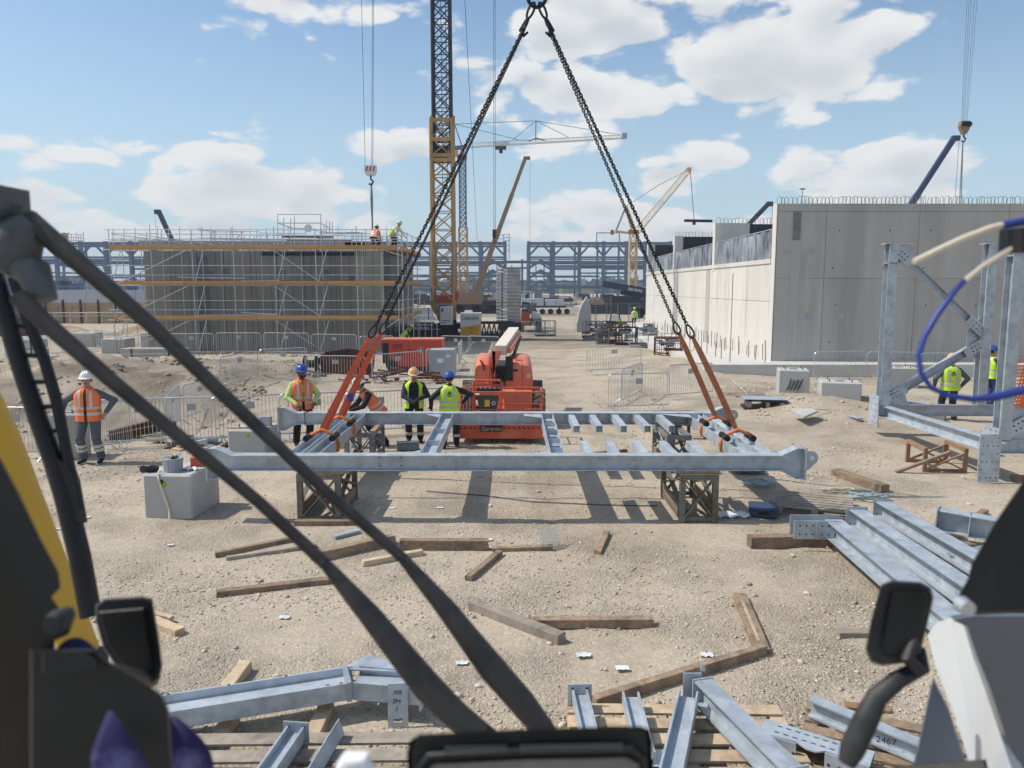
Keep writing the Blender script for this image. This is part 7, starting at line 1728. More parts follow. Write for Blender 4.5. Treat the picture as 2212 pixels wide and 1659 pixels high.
    for (z, rr_) in ((-.045,.082),(.06,.096)):
        for k in range(18): a = R(-20)+R(220)*k/17; hr.v.append(tuple(headc+Hd@V((rr_*.92*math.cos(a), .018+rr_*1.06*math.sin(a), z))))
    hr.f = [(k,k+1,18+k+1,18+k) for k in range(17)]; T.part('hair', hr, 'hair', smooth=True)
    hm = dome(.108, .128, .125, 26, 0, .052, .008); hel = T.part('helmet', hm, helmet, smooth=True)
    br = MB(); n = 30; ring = []
    for k in range(n):
        a = 2*math.pi*k/n; fr = max(0, -math.sin(a))**1.5; ring.append((a, 1+.12+.34*fr))
    for mul, z in ((.96,.055),(None,.046),(None,.038),(.96,.042)):
        for a, e_ in ring: q = mul or e_; br.v.append(tuple(headc+Hd@V((.108*math.cos(a)*(min(q,1.14) if not mul else q), .008+.128*math.sin(a)*q, z-(.012 if not mul and q > 1.2 else 0)))))
    for i in range(4):
        for k in range(n): br.f.append((i*n+k,i*n+(k+1)%n,((i+1)%4)*n+(k+1)%n,((i+1)%4)*n+k))
    T.part('brim', br, helmet, hel, smooth=True)
    for q in (-.035,0,.035): T.part('ridge', MB().path([headc+Hd@V((q,.008-.128*math.cos(t)*.93,.052+.13*math.sin(t))) for t in np.linspace(.5,2.5,8)], .007, 5), helmet, hel)
    # vest: shell round the trunk, open front if asked
    if vest:
        rows = [(-.10,.212,.150),(0,.208,.146),(.14,.198,.138),(.28,.212,.136),(.36,.222,.133),(.44,.205,.122),(.515,.130,.100),(.545,.085,.075)]; N_ = 36; gap = .42 if vest_open else .07
        def shell(rws, grow, a0, a1):
            m_ = MB(); ang = np.linspace(a0, a1, N_)
            for (z, wx, wy) in rws:
                for a in ang:
                    ca, sa = math.cos(a), math.sin(a); wr_ = 1+.012*math.sin(5*a+z*40); m_.v.append(tuple(tor((wx+grow)*math.copysign(abs(ca)**.8,ca)*wr_, (wy+grow)*math.copysign(abs(sa)**.8,sa)*wr_, z)))
            for i in range(len(rws)-1):
                for k in range(N_-1): m_.f.append((i*N_+k,i*N_+k+1,(i+1)*N_+k+1,(i+1)*N_+k))
            return m_
        f0 = -math.pi/2+gap; f1 = 1.5*math.pi-gap
        vs = T.part('vest', shell(rows, 0.0, f0, f1), vest, smooth=True)
        def interp(z):
            for a, b in zip(rows, rows[1:]):
                if a[0] <= z <= b[0]: t = (z-a[0])/(b[0]-a[0]); return (z, a[1]+(b[1]-a[1])*t, a[2]+(b[2]-a[2])*t)
        if vband:
            for z in (.02,.135): T.part('reflective_band', shell([interp(z), interp(z+.05)], .004, f0, f1), vband, vs, smooth=True)
            for q in (-.5,.5):          # braces over the shoulders, front and back
                for fb in (-1,1):
                    m_ = MB()
                    for z in np.linspace(.18,.50,7):
                        _, wx, wy = interp(z); x = .095*q*2
                        for dx in (-.024,.024): xx = x+dx; yy = wy*(max(0,1-(abs(xx)/wx)**2.5))**(1/2.5); m_.v.append(tuple(tor(xx,(yy+.006)*fb,z)))
                    m_.f = [(2*i,2*i+1,2*i+3,2*i+2) for i in range(6)]
                    if not (vest_open and fb < 0): T.part('reflective_band', m_, vband, vs)
        if logo:
            p = tor(0,.146,.33); T.part('vest_logo', MB().lathe([(.042,-.004),(.042,.004),(.026,.004),(.026,-.004)], p, 14, 'y', cap=False).box(p.x-.012,p.x+.012,p.y-.004,p.y+.004,p.z+.03,p.z+.085).box(p.x-.03,p.x+.03,p.y-.004,p.y+.004,p.z+.045,p.z+.058), 'ink', vs)
    if bands:
        for kn, ank in ((kneeL, ankL), (kneeR, ankR)):
            for t in ((.35,.55) if bands == 2 else (.62,)): p = kn.lerp(ank,t); dd = (ank-kn).normalized(); T.part('leg_band', MB().tube(p-dd*.03, p+dd*.03, .090-.010*t, 14), 'reflective', smooth=True)
    for o in T.o.children_recursive: pass
    T.o.location = loc; T.o.rotation_euler = (0,0,R(face)); T.o.scale = (s*1.12,s*1.12,s); return T
def at(u, v): p = G(u, v); return (p.x, p.y, 0)
person('man in grey workwear, orange vest and white helmet, standing hand on hip', at(199,998), face=8, H=1.86, top='cloth_grey', legs='cloth_grey', vest='vest_orange', helmet='helmet_white', bands=2, lh=(.30,-.02,1.00), lp=(1,.5,.1), rh=(-.46,.02,.96), rp=(-.8,.4,.1), lf=(.16,-.03,0), rf=(-.12,-.05,0), turn=.15, skin='skin')
person('man in orange vest over a lime shirt with a blue helmet behind the back beam', at(655,963), face=28, H=1.84, top='cloth_lime', sleeves='cloth_lime', legs='cloth_black', vest='vest_orange', helmet='helmet_blue', bands=False, lh=(.20,-.20,.98), rh=(-.16,-.24,.97), turn=.35, skin='skin_dark', lean=.06, beard=True)
person('bending man in black with an orange vest and white helmet between the slings', (-3.05, 17.3, 0), face=-62, H=1.72, lean=.62, nod=.15, hip=.88, top='cloth_black', legs='cloth_black', vest='vest_orange', helmet='helmet_white', bands=False, lh=(.16,-.62,.92), rh=(-.18,-.58,.88), lf=(.14,.08,0), rf=(-.14,.0,0), skin='skin')
person('man facing the camera in navy with an open lime vest and pale orange helmet', at(896,955), face=6, H=1.74, top='cloth_navy', legs='cloth_navy', vest='vest_yellow', vest_open=True, helmet='helmet_cream', lh=(.10,-.30,1.08), rh=(-.04,-.33,1.03), nod=.25, lp=(1,.2,-.5), rp=(-1,.2,-.5), gloves=True, skin='skin')
person('man seen from behind in a lime vest with a blue helmet beside the boom lift', at(972,966), face=186, H=1.70, top='cloth_navy', legs='cloth_black', vest='vest_yellow', helmet='helmet_blue', logo=True, lh=(.38,-.10,.98), rh=(-.34,-.12,1.12), rp=(-.6,.6,.3), lf=(.13,.12,0), rf=(-.14,-.1,0), gloves=True)
zs = P(500,537,SY).z+.03
person('man in an orange jacket crouching on top of the scaffolding', (P(808,520,SY+.6).x, SY+.6, zs), face=170, H=1.72, lean=.7, hip=.62, top='vest_orange', legs='cloth_navy', vest='vest_orange', helmet='helmet_pale', bands=False, lh=(.2,-.45,.35), rh=(-.2,-.45,.35), fine=.02)
person('man in a lime vest stooping at the right corner of the scaffolding', (P(848,520,SY+.7).x, SY+.7, zs-.1), face=60, H=1.78, lean=.75, hip=.86, top='cloth_cream', legs='cloth_black', vest='vest_yellow', helmet='helmet_pale', bands=False, lh=(.15,-.62,.75), rh=(-.15,-.6,.75), fine=.02)
person('man seen from behind in a lime vest and cream helmet behind the steel columns', (P(2055,800,20.6).x, 20.6, 0), face=172, H=1.80, top='cloth_grey', legs='cloth_navy', vest='vest_yellow', helmet='helmet_cream', logo=True, lh=(.30,-.12,.95), rh=(-.30,-.1,.95), vest_open=False)
person('man in blue overalls with a lime vest and blue helmet at the right edge', (P(2141,800,23.4).x, 23.4, 0), face=95, H=1.80, top='cloth_blue', legs='cloth_blue', vest='vest_yellow', helmet='helmet_blue', lh=(.2,-.3,.95), rh=(-.2,-.3,.95), bands=False)
person('far worker with a lime helmet standing among the crates by the long wall', at(1370,706), face=190, H=1.75, top='cloth_cream', legs='cloth_black', vest='vest_yellow', helmet='helmet_lime', bands=False, fine=.022)
person('far worker in a cream jacket bending close to the long wall', at(1401,712), face=150, H=1.72, lean=.5, top='cloth_cream', legs='cloth_black', vest='cloth_cream', helmet='helmet_pale', bands=False, lh=(.2,-.5,.6), rh=(-.2,-.5,.6), fine=.022)
person('far worker in lime crouching left of the other two by the crates', at(1340,712), face=230, H=1.72, lean=.7, hip=.6, top='cloth_cream', legs='cloth_grey', vest='vest_yellow', helmet='helmet_lime', bands=False, lh=(.2,-.45,.3), rh=(-.2,-.45,.3), fine=.022)
person('worker in navy with a lime vest bending over behind the red generator', (P(868,720,44).x, 44, 0), face=100, H=1.75, lean=.8, hip=.85, top='cloth_navy', legs='cloth_navy', vest='vest_yellow', helmet='helmet_pale', bands=False, lh=(.2,-.6,.6), rh=(-.2,-.6,.6), fine=.022)
mat('wiper_black', (0.052, 0.048, 0.044), 0.65, 0, 0.35, 25.0, 0.001, 300, col2=(0.022,0.022,0.023), scale2=12)
mat('grey_rubber', (0.10, 0.105, 0.11), 0.7, 0, 0.25, 40.0, 0.004, 160)
mat('screen_glass', (0.20, 0.18, 0.155), 0.25, 0, 0.1, 8.0)
mat('vent_grey', (0.085, 0.095, 0.11), 0.5, 0, 0.1, 8.0)
mat('bonnet_shade', (0.12, 0.135, 0.155), 0.3, 0, 0.1, 5.0, spec=0.6)  # shaded part of the white bodywork, its darkness put into the colour
mat('bonnet_blue', (0.11, 0.135, 0.175), 0.4, 0, 0.1, 5.0)
# ================================================================== cab of the crane the picture is taken from
def D(u, v, dist):                       # a point dist metres in front of the lens
    d = ray(u, v); return Vector((0,0,H_CAM)) + d*(dist/d.dot(Vector((0,math.cos(PITCH),-math.sin(PITCH)))))
px = lambda n, dist: n*dist/FPX
# two wipers
def wiper(label, pts, dist, corr):
    T = Thing('wiper', label, 'wiper', D(*pts[-1][:2], dist), group='wipers on the windscreen')
    P3 = [D(u, v, dist) for u, v, w in pts]; rs = [px(w/2, dist) for u, v, w in pts]
    n = corr
    T.part('arm', MB().path(P3[:n+1], rs[:n+1], 12, flat=.8), 'wiper_black', smooth=True)
    T.part('blade_carrier', MB().path(P3[n:], rs[n:], 12, flat=.7), 'wiper_black', smooth=True)
    # ribbed spring sleeve on the upper arm
    for i in range(1, n):
        a, b = P3[i], P3[i+1] if i+1 <= n else P3[i]; q = (b-a)
        if i > 3: continue
        m_ = 15
        for k in range(m_):
            c = a.lerp(b, (k+.5)/m_); d = q.normalized(); 
    c = P3[n]; T.part('pivot_bolt', MB().lathe([(px(7,dist),-px(6,dist)),(px(7,dist),px(6,dist))], c+Vector((0,-rs[n]*.9,0)), 10, 'y'), 'dark_iron')
    T.part('end_cap', MB().path([P3[-1]-(P3[-1]-P3[-2])*.25, P3[-1]], [rs[-1]*1.06, rs[-1]*.8], 12, flat=.75), 'cab_black', smooth=True)
pass
wiper('upper of the two long black wipers slanting across the windscreen', [(60,470,50),(115,520,52),(330,705,40),(480,850,36),(700,1058,30),(865,1200,30),(960,1310,56),(1060,1440,78),(1130,1520,76),(1185,1590,62)], .95, 5)
wiper('lower of the two long black wipers slanting across the windscreen', [(40,640,48),(90,690,46),(250,830,38),(390,945,34),(560,1085,31),(700,1215,32),(800,1330,62),(920,1480,82),(990,1550,76),(1060,1600,60)], .92, 5)
T = Thing('wiper_motor', 'blurred grey ribbed wiper pivot housing at the left edge', 'wiper motor', D(20, 480, .95))
T.part('housing', MB().path([D(-60,470,.95), D(0,455,.95), D(22,470,.95)], [px(50,.95),px(52,.95),px(34,.95)], 14), 'grey_rubber', smooth=True); T.part('knuckle', MB().path([D(0,560,.95), D(40,520,.95), D(75,480,.95)], [px(60,.95),px(55,.95),px(30,.95)], 14), 'grey_rubber', smooth=True)
T.part('top_block', MB().obox(D(5,430,.95), (px(28,.95),0,0), (0,.03,0), (0,0,px(24,.95))), 'grey_rubber')
T.part('lower_knuckle', MB().path([D(20,560,.95), D(75,590,.95), D(95,650,.95)], [px(34,.95),px(36,.95),px(28,.95)], 12), 'grey_rubber', smooth=True)
pass
# black ladder-like bracket
T = Thing('ladder_bracket', 'black ladder shaped bracket running down beside the yellow bar', 'bracket', D(120, 1000, 1.25)); d_ = 1.25
T.part('rail', MB().path([D(-40,520,d_), D(-5,620,d_), D(18,701,d_), D(50,810,d_), D(85,912,d_), D(117,1000,d_), D(141,1073,d_), D(172,1200,d_), D(196,1330,d_)], [px(q,d_) for q in (22,20,19,18,19,20,22,22,22)], 10), 'cab_black', smooth=True)
T.part('rail', MB().path([D(30,600,d_), D(59,687,d_), D(97,780,d_), D(123,868,d_), D(140,956,d_), D(152,1020,d_), D(168,1100,d_)], [px(q,d_) for q in (12,12,12,12,11,12,14)], 10), 'cab_black', smooth=True)
for (a, b, c, e) in ((20,700,62,706), (36,766,92,769), (58,826,108,824), (76,880,124,877), (94,932,134,930)): T.part('rung', MB().tube(D(a,b,d_), D(c,e,d_), px(5,d_), 8), 'cab_black')
T.part('foot_plate', MB().poly3([D(118,985,d_),D(152,1000,d_),D(166,1040,d_),D(182,1130,d_),D(150,1120,d_)], .02), 'cab_black')
# yellow bar and dark pillar
T = Thing('yellow_bar', 'yellow painted steel bar slanting down the left side of the cab', 'bar', D(60, 1100, 1.45)); d_ = 1.45
T.part('bar', MB().path([D(-90,760,d_), D(0,945,d_), D(85,1170,d_), D(178,1420,d_)], px(44,d_), 14, flat=.6), 'cab_yellow', smooth=True)
T.part('end_bracket', MB().obox(D(180,1430,d_), (px(36,d_),0,0), (0,.03,0), (0,0,px(20,d_))), 'cab_black')
T = Thing('cab_pillar', 'near black cab pillar and seat side filling the lower left corner', 'cab pillar', D(60, 1500, .62)); d_ = .62
def slab(name, pts, dist, thick, m, parent=None, bev=.012):
    front = [D(u, v, dist) for u, v in pts]; c = sum(front, Vector())/len(front); fw = (c-Vector((0,0,H_CAM))).normalized(); thick *= .55; mb = MB(); n = len(front)
    lay = [(1-.06, 0), (1, bev), (1, thick-bev), (1-.06, thick)]
    for sc_, off in lay:
        for p in front: mb.v.append(tuple(c+(p-c)*sc_+fw*off))
    for i in range(3):
        for k in range(n): mb.f.append((i*n+k,i*n+(k+1)%n,(i+1)*n+(k+1)%n,(i+1)*n+k))
    mb.f += [tuple(range(n-1,-1,-1)), tuple(3*n+k for k in range(n))]
    return T.part(name, mb, m, parent, smooth=True)
slab('pillar', [(-60,900),(0,985),(40,1060),(90,1165),(128,1235),(132,1268),(112,1290),(140,1330),(160,1345),(150,1372),(120,1385),(115,1700),(-60,1700)], .62, .10, 'cab_black')
slab('arm_rest', [(60,1400),(200,1400),(230,1425),(310,1470),(352,1500),(368,1535),(378,1700),(60,1700)], .58, .09, 'cab_black')
slab('grip', [(90,1405),(185,1412),(206,1424),(205,1448),(120,1462),(90,1450)], .55, .05, 'cab_black')
T.part('orange_lever', MB().path([D(232,1612,.56), D(250,1625,.56), D(285,1630,.56)], [px(12,.56),px(16,.56),px(5,.56)], 10), 'cab_yellow', smooth=True)
T.part('clamp', MB().lathe([(px(22,.6),-.01),(px(26,.6),.0),(px(18,.6),.012)], D(128,1340,.60), 14, 'y'), 'dark_iron', smooth=True)
# left and right mirrors with arms
T = Thing('mirror', 'black rounded mirror housing on the left of the cab', 'mirror', D(280, 1390, .78))
slab('housing', [(205,1305),(225,1292),(310,1287),(330,1292),(345,1380),(352,1440),(346,1470),(330,1482),(290,1476),(250,1440),(222,1400),(205,1340)], .78, .07, 'black_plastic')
slab('recess', [(212,1320),(310,1312),(330,1440),(318,1462),(270,1440),(232,1390)], .775, .012, 'cab_black', bev=.003)
T.part('arm', MB().path([D(330,1470,.80), D(250,1450,.70), D(180,1480,.62)], px(16,.7), 10), 'black_plastic', smooth=True); T.part('silver_bolt', MB().path([D(228,1442,.74), D(250,1448,.74), D(252,1462,.74)], px(13,.74), 8), 'galv_tube', smooth=True)
T = Thing('mirror', 'black rounded mirror housing with a bent arm on the right of the cab', 'mirror', D(1945, 1350, .80))
slab('housing', [(1902,1262),(1925,1252),(1990,1256),(2012,1268),(2018,1290),(1990,1410),(1968,1432),(1905,1440),(1880,1432),(1868,1405),(1880,1340)], .80, .07, 'black_plastic')
slab('recess', [(1928,1275),(2000,1280),(2006,1292),(1978,1395),(1950,1415),(1912,1418),(1905,1400)], .795, .012, 'cab_black', bev=.003)
T.part('arm', MB().path([D(1985,1400,.82), D(1992,1440,.81), D(1940,1468,.80), D(1895,1505,.80), D(1868,1560,.80), D(1840,1620,.80), D(1828,1650,.80)], [px(q,.8) for q in (14,18,19,22,26,26,18)], 12, flat=.7), 'black_plastic', smooth=True)
T.part('bracket', MB().path([D(1975,1385,.80), D(1960,1420,.79), D(1985,1450,.80)], px(15,.8), 10), 'black_plastic', smooth=True)
# dashboard tablet
T = Thing('tablet', 'dark rounded dashboard display top with a row of pale vents at the bottom centre', 'display', D(1145, 1640, .55))
slab('case', [(880,1720),(877,1625),(884,1600),(905,1586),(1150,1574),(1385,1568),(1405,1576),(1412,1600),(1412,1720)], .55, .03, 'cab_black')
slab('screen', [(915,1720),(918,1668),(940,1650),(1140,1640),(1350,1636),(1380,1650),(1392,1720)], .546, .004, 'screen_glass', bev=.001)
T.part('inner_rim', MB().path([D(906,1690,.545), D(908,1655,.545), D(925,1632,.545), D(1140,1622,.545), D(1365,1618,.545), D(1388,1640,.545), D(1400,1690,.545)], px(7,.545), 10), 'black_plastic', smooth=True)
for k in range(40):
    u = 965+k*9.6
    if k in (14,15,16): continue
    T.part('vent_slot', MB().obox(D(u,1618-(u-1140)*.016,.541), (px(2.4,.54),0,0), (0,.001,0), (0,0,px(7,.54))), 'vent_grey')
pass; pass
# white knob, purple cloth
single('white_knob', MB().path([D(735,1662,.5), D(752,1645,.5), D(785,1645,.5), D(798,1668,.5)], [px(14,.5),px(22,.5),px(22,.5),px(14,.5)], 14), 'white_plain', 'blurred white knob left of the dashboard display', 'knob', D(765,1655,.5), smooth=True)
def cloth(label, pts, dist, seed):
    q = random.Random(seed); T2 = [D(u, v, dist) for u, v in pts]; n = len(T2); c = sum(T2, Vector())/n; mb = MB(); K = 7
    for j in range(K):
        f = (j+.02)/(K-1)
        for i, p in enumerate(T2): r_ = c+(p-c)*f; mb.v.append(tuple(r_+ray(1106,829)*(.006*math.sin(i*1.6+j*.9+seed)-.035*(1-f**2))))
    for j in range(K-1):
        for i in range(n): mb.f.append((j*n+i,j*n+(i+1)%n,(j+1)*n+(i+1)%n,(j+1)*n+i))
    o = single('seat_cover', mb, 'purple_cloth', label, 'seat cover', c, group='purple patterned cloths', smooth=True); ss = o.modifiers.new('soft', 'SUBSURF'); ss.levels = ss.render_levels = 2; return o
cloth('purple patterned cloth showing above the left arm rest', [(120,1392),(150,1378),(185,1380),(212,1392),(228,1430),(222,1455),(150,1450),(130,1430)], .66, 1)
cloth('purple patterned cloth between the left pillar and the mirror arm', [(212,1548),(238,1530),(282,1575),(312,1625),(335,1720),(305,1720),(255,1640)], .50, 2)
cloth('purple and blue cloth bulging right of the left arm rest', [(350,1540),(385,1545),(420,1570),(448,1615),(462,1665),(465,1730),(350,1730)], .72, 3)
# right hand pillar, white bonnet, hose
T = Thing('lamp_bracket', 'blurred dark pillar with a small round fitting at the right edge of the cab', 'cab pillar', D(2160, 1200, .75))
slab('pillar', [(2260,900),(2212,1035),(2150,1125),(2098,1218),(2090,1250),(2068,1290),(2072,1318),(2110,1330),(2180,1326),(2260,1326)], .75, .08, 'cab_black')
T.part('side_post', MB().path([D(2345,250,.82), D(2345,800,.82), D(2330,1330,.78)], px(26,.8), 10), 'cab_black', smooth=True); T.part('round_fitting', MB().lathe([(px(16,.72),-.008),(px(18,.72),.004)], D(2082,1308,.72), 14, 'y'), 'galv_tube', smooth=True)
T = Thing('cab_bonnet', 'glossy white bodywork with its shaded top painted dark at the lower right corner', 'bodywork', D(2110, 1560, .9))
we = [(2004,1372),(2022,1345),(2052,1335),(2080,1345),(2102,1420),(2128,1490),(2165,1600),(2205,1720),(2120,1720),(2100,1670),(2060,1540),(2020,1440)]
wf = [D(u, v, 1.12-(u-2004)/236*.34) for u, v in we]; mbw = MB(); n = len(wf)
for off in (Vector((0,0,0)), Vector((.03,.03,-.01))):
    for p in wf: mbw.v.append(tuple(p+off))
mbw.f = [(k,(k+1)%n,n+(k+1)%n,n+k) for k in range(n)] + [tuple(range(n-1,-1,-1)), tuple(n+k for k in range(n))]
T.part('white_edge', mbw, 'white_paint')
slab('shaded_top', [(2052,1330),(2100,1322),(2290,1322),(2290,1720),(2230,1720),(2175,1600),(2138,1490),(2108,1415),(2085,1345)], .885, .04, 'bonnet_shade')  # shade on the white bodywork painted as a dark grey panel
slab('side_panel', [(2015,1460),(2050,1530),(2085,1640),(2110,1720),(1955,1720),(1985,1600)], .95, .04, 'bonnet_blue')
slab('sill', [(1900,1672),(1930,1656),(1985,1650),(2130,1640),(2150,1720),(1880,1720)], .84, .03, 'screen_glass')
pass; pass
T = Thing('hose_loop', 'blue and cream hose looping in front of the right steel columns', 'hose', D(2000, 760, .8)); d_ = .8
T.part('blue_hose', MB().path([D(2084,606,d_), D(2060,632,d_), D(2025,680,d_), D(1998,725,d_), D(1984,770,d_), D(1990,808,d_), D(2012,838,d_), D(2050,855,d_), D(2100,862,d_), D(2150,858,d_), D(2260,830,d_), D(2330,790,d_)], [px(q,d_) for q in (5.5,6,6.5,6.5,6,5.5,5.5,6,7,9,11,11)], 10), 'hose_blue', smooth=True)
T.part('cream_cable', MB().path([D(1974,566,d_), D(2020,543,d_), D(2080,515,d_), D(2140,492,d_), D(2175,484,d_)], px(6.5,d_), 10), 'hose_cream', smooth=True); T.part('cream_cable', MB().path([D(2084,606,d_), D(2120,576,d_), D(2165,548,d_), D(2260,500,d_), D(2330,470,d_)], px(6.5,d_), 10), 'hose_cream', smooth=True)
T.part('blue_sleeve', MB().path([D(2165,487,d_), D(2200,480,d_), D(2260,470,d_), D(2330,460,d_)], px(9,d_), 10), 'hose_blue', smooth=True); T.part('cable_box', MB().obox(D(2205,520,d_), (px(22,d_),0,0), (0,.02,0), (0,0,px(26,d_))), 'cab_black')
# ================================================================== crates, machines and stacks in the middle distance
rr = random.Random(77)
def stillage(label, u, v, w, d, h, m, fill, rot=0, name='stillage', bars=7):
    c = G(u, v); T = Thing(name, label, 'crate', (c.x,c.y+d/2,0)); T.loc = Vector((0,0,0)); T.o.rotation_euler = (0,0,R(rot)); t = .06
    for x in (-w/2,w/2-t):
        for y in (-d/2,d/2-t): T.part('post', MB().box(x,x+t,y,y+t,0,h), m)
    for z in (.08, h-t):
        T.part('rail', MB().box(-w/2+t,w/2-t,-d/2,-d/2+t,z,z+t), m); T.part('rail', MB().box(-w/2+t,w/2-t,d/2-t,d/2,z,z+t), m)
        T.part('rail', MB().box(-w/2,-w/2+t,-d/2+t,d/2-t,z,z+t), m); T.part('rail', MB().box(w/2-t,w/2,-d/2+t,d/2-t,z,z+t), m)
    for k in range(bars):
        x = -w/2+w*(k+1)/(bars+1); T.part('mesh_bar', MB().box(x-.012,x+.012,-d/2+.01,-d/2+.03,.1,h-t), m)
    for k in range(3):
        z = h*(k+1)/4; T.part('mesh_bar', MB().box(-w/2+t,w/2-t,-d/2+.032,-d/2+.045,z-.012,z+.012), m); T.part('mesh_bar', MB().box(-w/2+.012,-w/2+.03,-d/2+t,d/2-t,z-.012,z+.012), m)
    T.part('floor', MB().box(-w/2,w/2,-d/2,d/2,.04,.08), m)
    for k in range(fill):
        x, y = rr.uniform(-w*.35,w*.35), rr.uniform(-d*.3,d*.3); z = .12+rr.uniform(0,h*.8); T.part('load', MB().bar((x-rr.uniform(.1,w*.3),y,z),(x+rr.uniform(.1,w*.3),y+.05,z+rr.uniform(-.05,.05)),rr.uniform(.05,.16),rr.uniform(.05,.2)), rr.choice(('dark_iron','rust','trestle_grey','galv_dull')))
    return T
stillage('rusty mesh crate standing alone on the slab edge', 1447, 780, 1.35, 1.1, 1.15, 'rust', 16, rot=-8, bars=11)
stillage('dark stillage with a tall frame, nearest of the crate cluster', 1355, 752, 1.3, 1.0, 1.25, 'dark_iron', 14, rot=-4)
stillage('stillage full of clamps at the right of the crate cluster', 1400, 742, 1.3, 1.0, 1.0, 'trestle_grey', 18, rot=-6)
stillage('brown crate behind the dark stillage', 1325, 745, 1.1, .9, 1.1, 'rust', 12, rot=5); stillage('stack of slatted trays left of the brown crate', 1303, 746, .8, .9, 1.0, 'trestle_grey', 10, rot=0)
stillage('grey crate at the left of the crate cluster', 1282, 735, 1.3, 1.0, 1.3, 'trestle_grey', 20, rot=8); stillage('crate heaped with couplers at the rear of the cluster', 1310, 722, 1.6, 1.0, 1.0, 'dark_iron', 20, rot=-10)
stillage('far crate behind the standing worker', 1350, 720, 1.6, 1.0, .9, 'dark_iron', 18, rot=3); stillage('low crate beside the bending worker', 1410, 722, 1.3, 1.0, .8, 'trestle_grey', 16, rot=-12)
c = G(1383, 757); T = Thing('post_pallet', 'post pallet loaded with flat grey panels in front of the crate cluster', 'post pallet', (c.x,c.y+.5,0)); T.loc = Vector((0,0,0)); T.o.rotation_euler = (0,0,R(-10))
for x in (-.55,.5):
    for y in (-.4,.4): T.part('post', MB().box(x,x+.06,y,y+.06,0,.8), 'galv_dull')
for k in range(6): T.part('panel', MB().box(-.48,.48,-.5,.5,.08+k*.055,.125+k*.055), ('galv_dull','black_steel')[k % 2])
T.part('base', MB().box(-.55,.56,-.45,.45,.0,.07), 'dark_iron')
# pale pointed steel fin and small tapered hopper
c = G(1262, 718); T = Thing('formwork_fin', 'pale curved steel fin standing left of the crate cluster', 'formwork', (c.x,c.y,0))
pts = [(-.6,0),(.55,0),(.55,1.2),(.5,2.0),(.35,2.5),(.15,2.85),(-.2,2.3),(-.45,1.6),(-.58,.8)]
T.part('skin', MB().prism([(c.x+a,b) for a,b in pts], c.y, c.y+.5), 'galv_dull'); T.part('edge_rib', MB().path([(c.x+a,c.y-.02,b) for a,b in pts[4:]], .05, 6), 'white_plain')
for z in (.5,1.1,1.7): T.part('rib', MB().box(c.x-.5,c.x+.5,c.y-.05,c.y,z,z+.06), 'galv_dull')
c = G(1328, 712); T = Thing('hopper', 'small pale tapered hopper with a dark rim among the crates', 'hopper', (c.x,c.y,0)); T.part('body', MB().prism([(c.x-.55,.3),(c.x+.55,.3),(c.x+.3,1.3),(c.x-.3,1.3)], c.y, c.y+.9), 'far_tank'); T.part('frame', MB().path([(c.x-.62,c.y-.03,0),(c.x-.34,c.y-.03,1.36),(c.x+.34,c.y-.03,1.36),(c.x+.62,c.y-.03,0)], .06, 6), 'dark_iron')
# telehandler
def telehandler():
    y = 62.0; g = P(1146, 712, y); T = Thing('telehandler', 'dark telehandler seen end on beside the counterweight stack', 'telehandler', (g.x, y, 0)); x = g.x
    T.part('chassis', MB().box(x-.7,x+.7,y,y+4,.55,1.05), 'black_steel'); T.part('engine_bay', MB().prism([(x+.1,1.05),(x+.8,1.05),(x+.8,1.5),(x+.1,1.7)], y+.3, y+3.5), 'crane_white')
    T.part('cab', MB().prism([(x-.75,.9),(x-.05,.9),(x-.05,2.35),(x-.65,2.45)], y+.9, y+2.5), 'black_steel'); T.part('windscreen', MB().prism([(x-.68,1.4),(x-.12,1.4),(x-.12,2.25),(x-.6,2.3)], y+.88, y+.9), 'rack_grey')
    T.part('boom', MB().bar((x-.45,y-.8,1.6),(x+.35,y+3.8,2.1),.5,.45), 'black_steel'); T.part('boom_head', MB().box(x-.75,x-.1,y-1.1,y-.7,.7,1.7), 'crane_red'); T.part('panel', MB().box(x-.65,x-.3,y-.05,y-.02,1.7,2.0), 'white_plain')
    for sx in (-.85,.55):
        for yy in (y+.6,y+3.3): W = T.part('wheel', MB().lathe([(.3,0),(.55,.0),(.6,.06),(.6,.3),(.55,.36),(.3,.36)], (x+sx,yy,.6), 22, 'x'), 'tyre_dust', smooth=True); T.part('rim', MB().lathe([(.3,.1),(.1,.12)], (x+sx,yy,.6), 14, 'x'), 'crane_white', W)
telehandler()
c = G(1178, 727); T = Thing('work_cage', 'open mesh work cage on the ground right of the telehandler', 'cage', (c.x,c.y,0))
w_, d_, h_ = 1.5, 1.2, 1.15
for x in (-w_/2,0,w_/2):
    for y in (0,d_): T.inst('post', unit_tube('rack_grey'), tube_mtx((c.x+x,c.y+y,0),(c.x+x,c.y+y,h_),.025))
for z in (.1,.6,h_):
    for y in (0,d_): T.inst('rail', unit_tube('rack_grey'), tube_mtx((c.x-w_/2,c.y+y,z),(c.x+w_/2,c.y+y,z),.022))
    for x in (-w_/2,w_/2): T.inst('rail', unit_tube('rack_grey'), tube_mtx((c.x+x,c.y,z),(c.x+x,c.y+d_,z),.022))
for k in range(9): T.inst('mesh_bar', unit_tube('rack_grey'), tube_mtx((c.x-w_/2+w_*k/8,c.y,.1),(c.x-w_/2+w_*k/8,c.y,h_),.008))
T.part('floor', MB().box(c.x-w_/2,c.x+w_/2,c.y,c.y+d_,.02,.12), 'dark_iron')
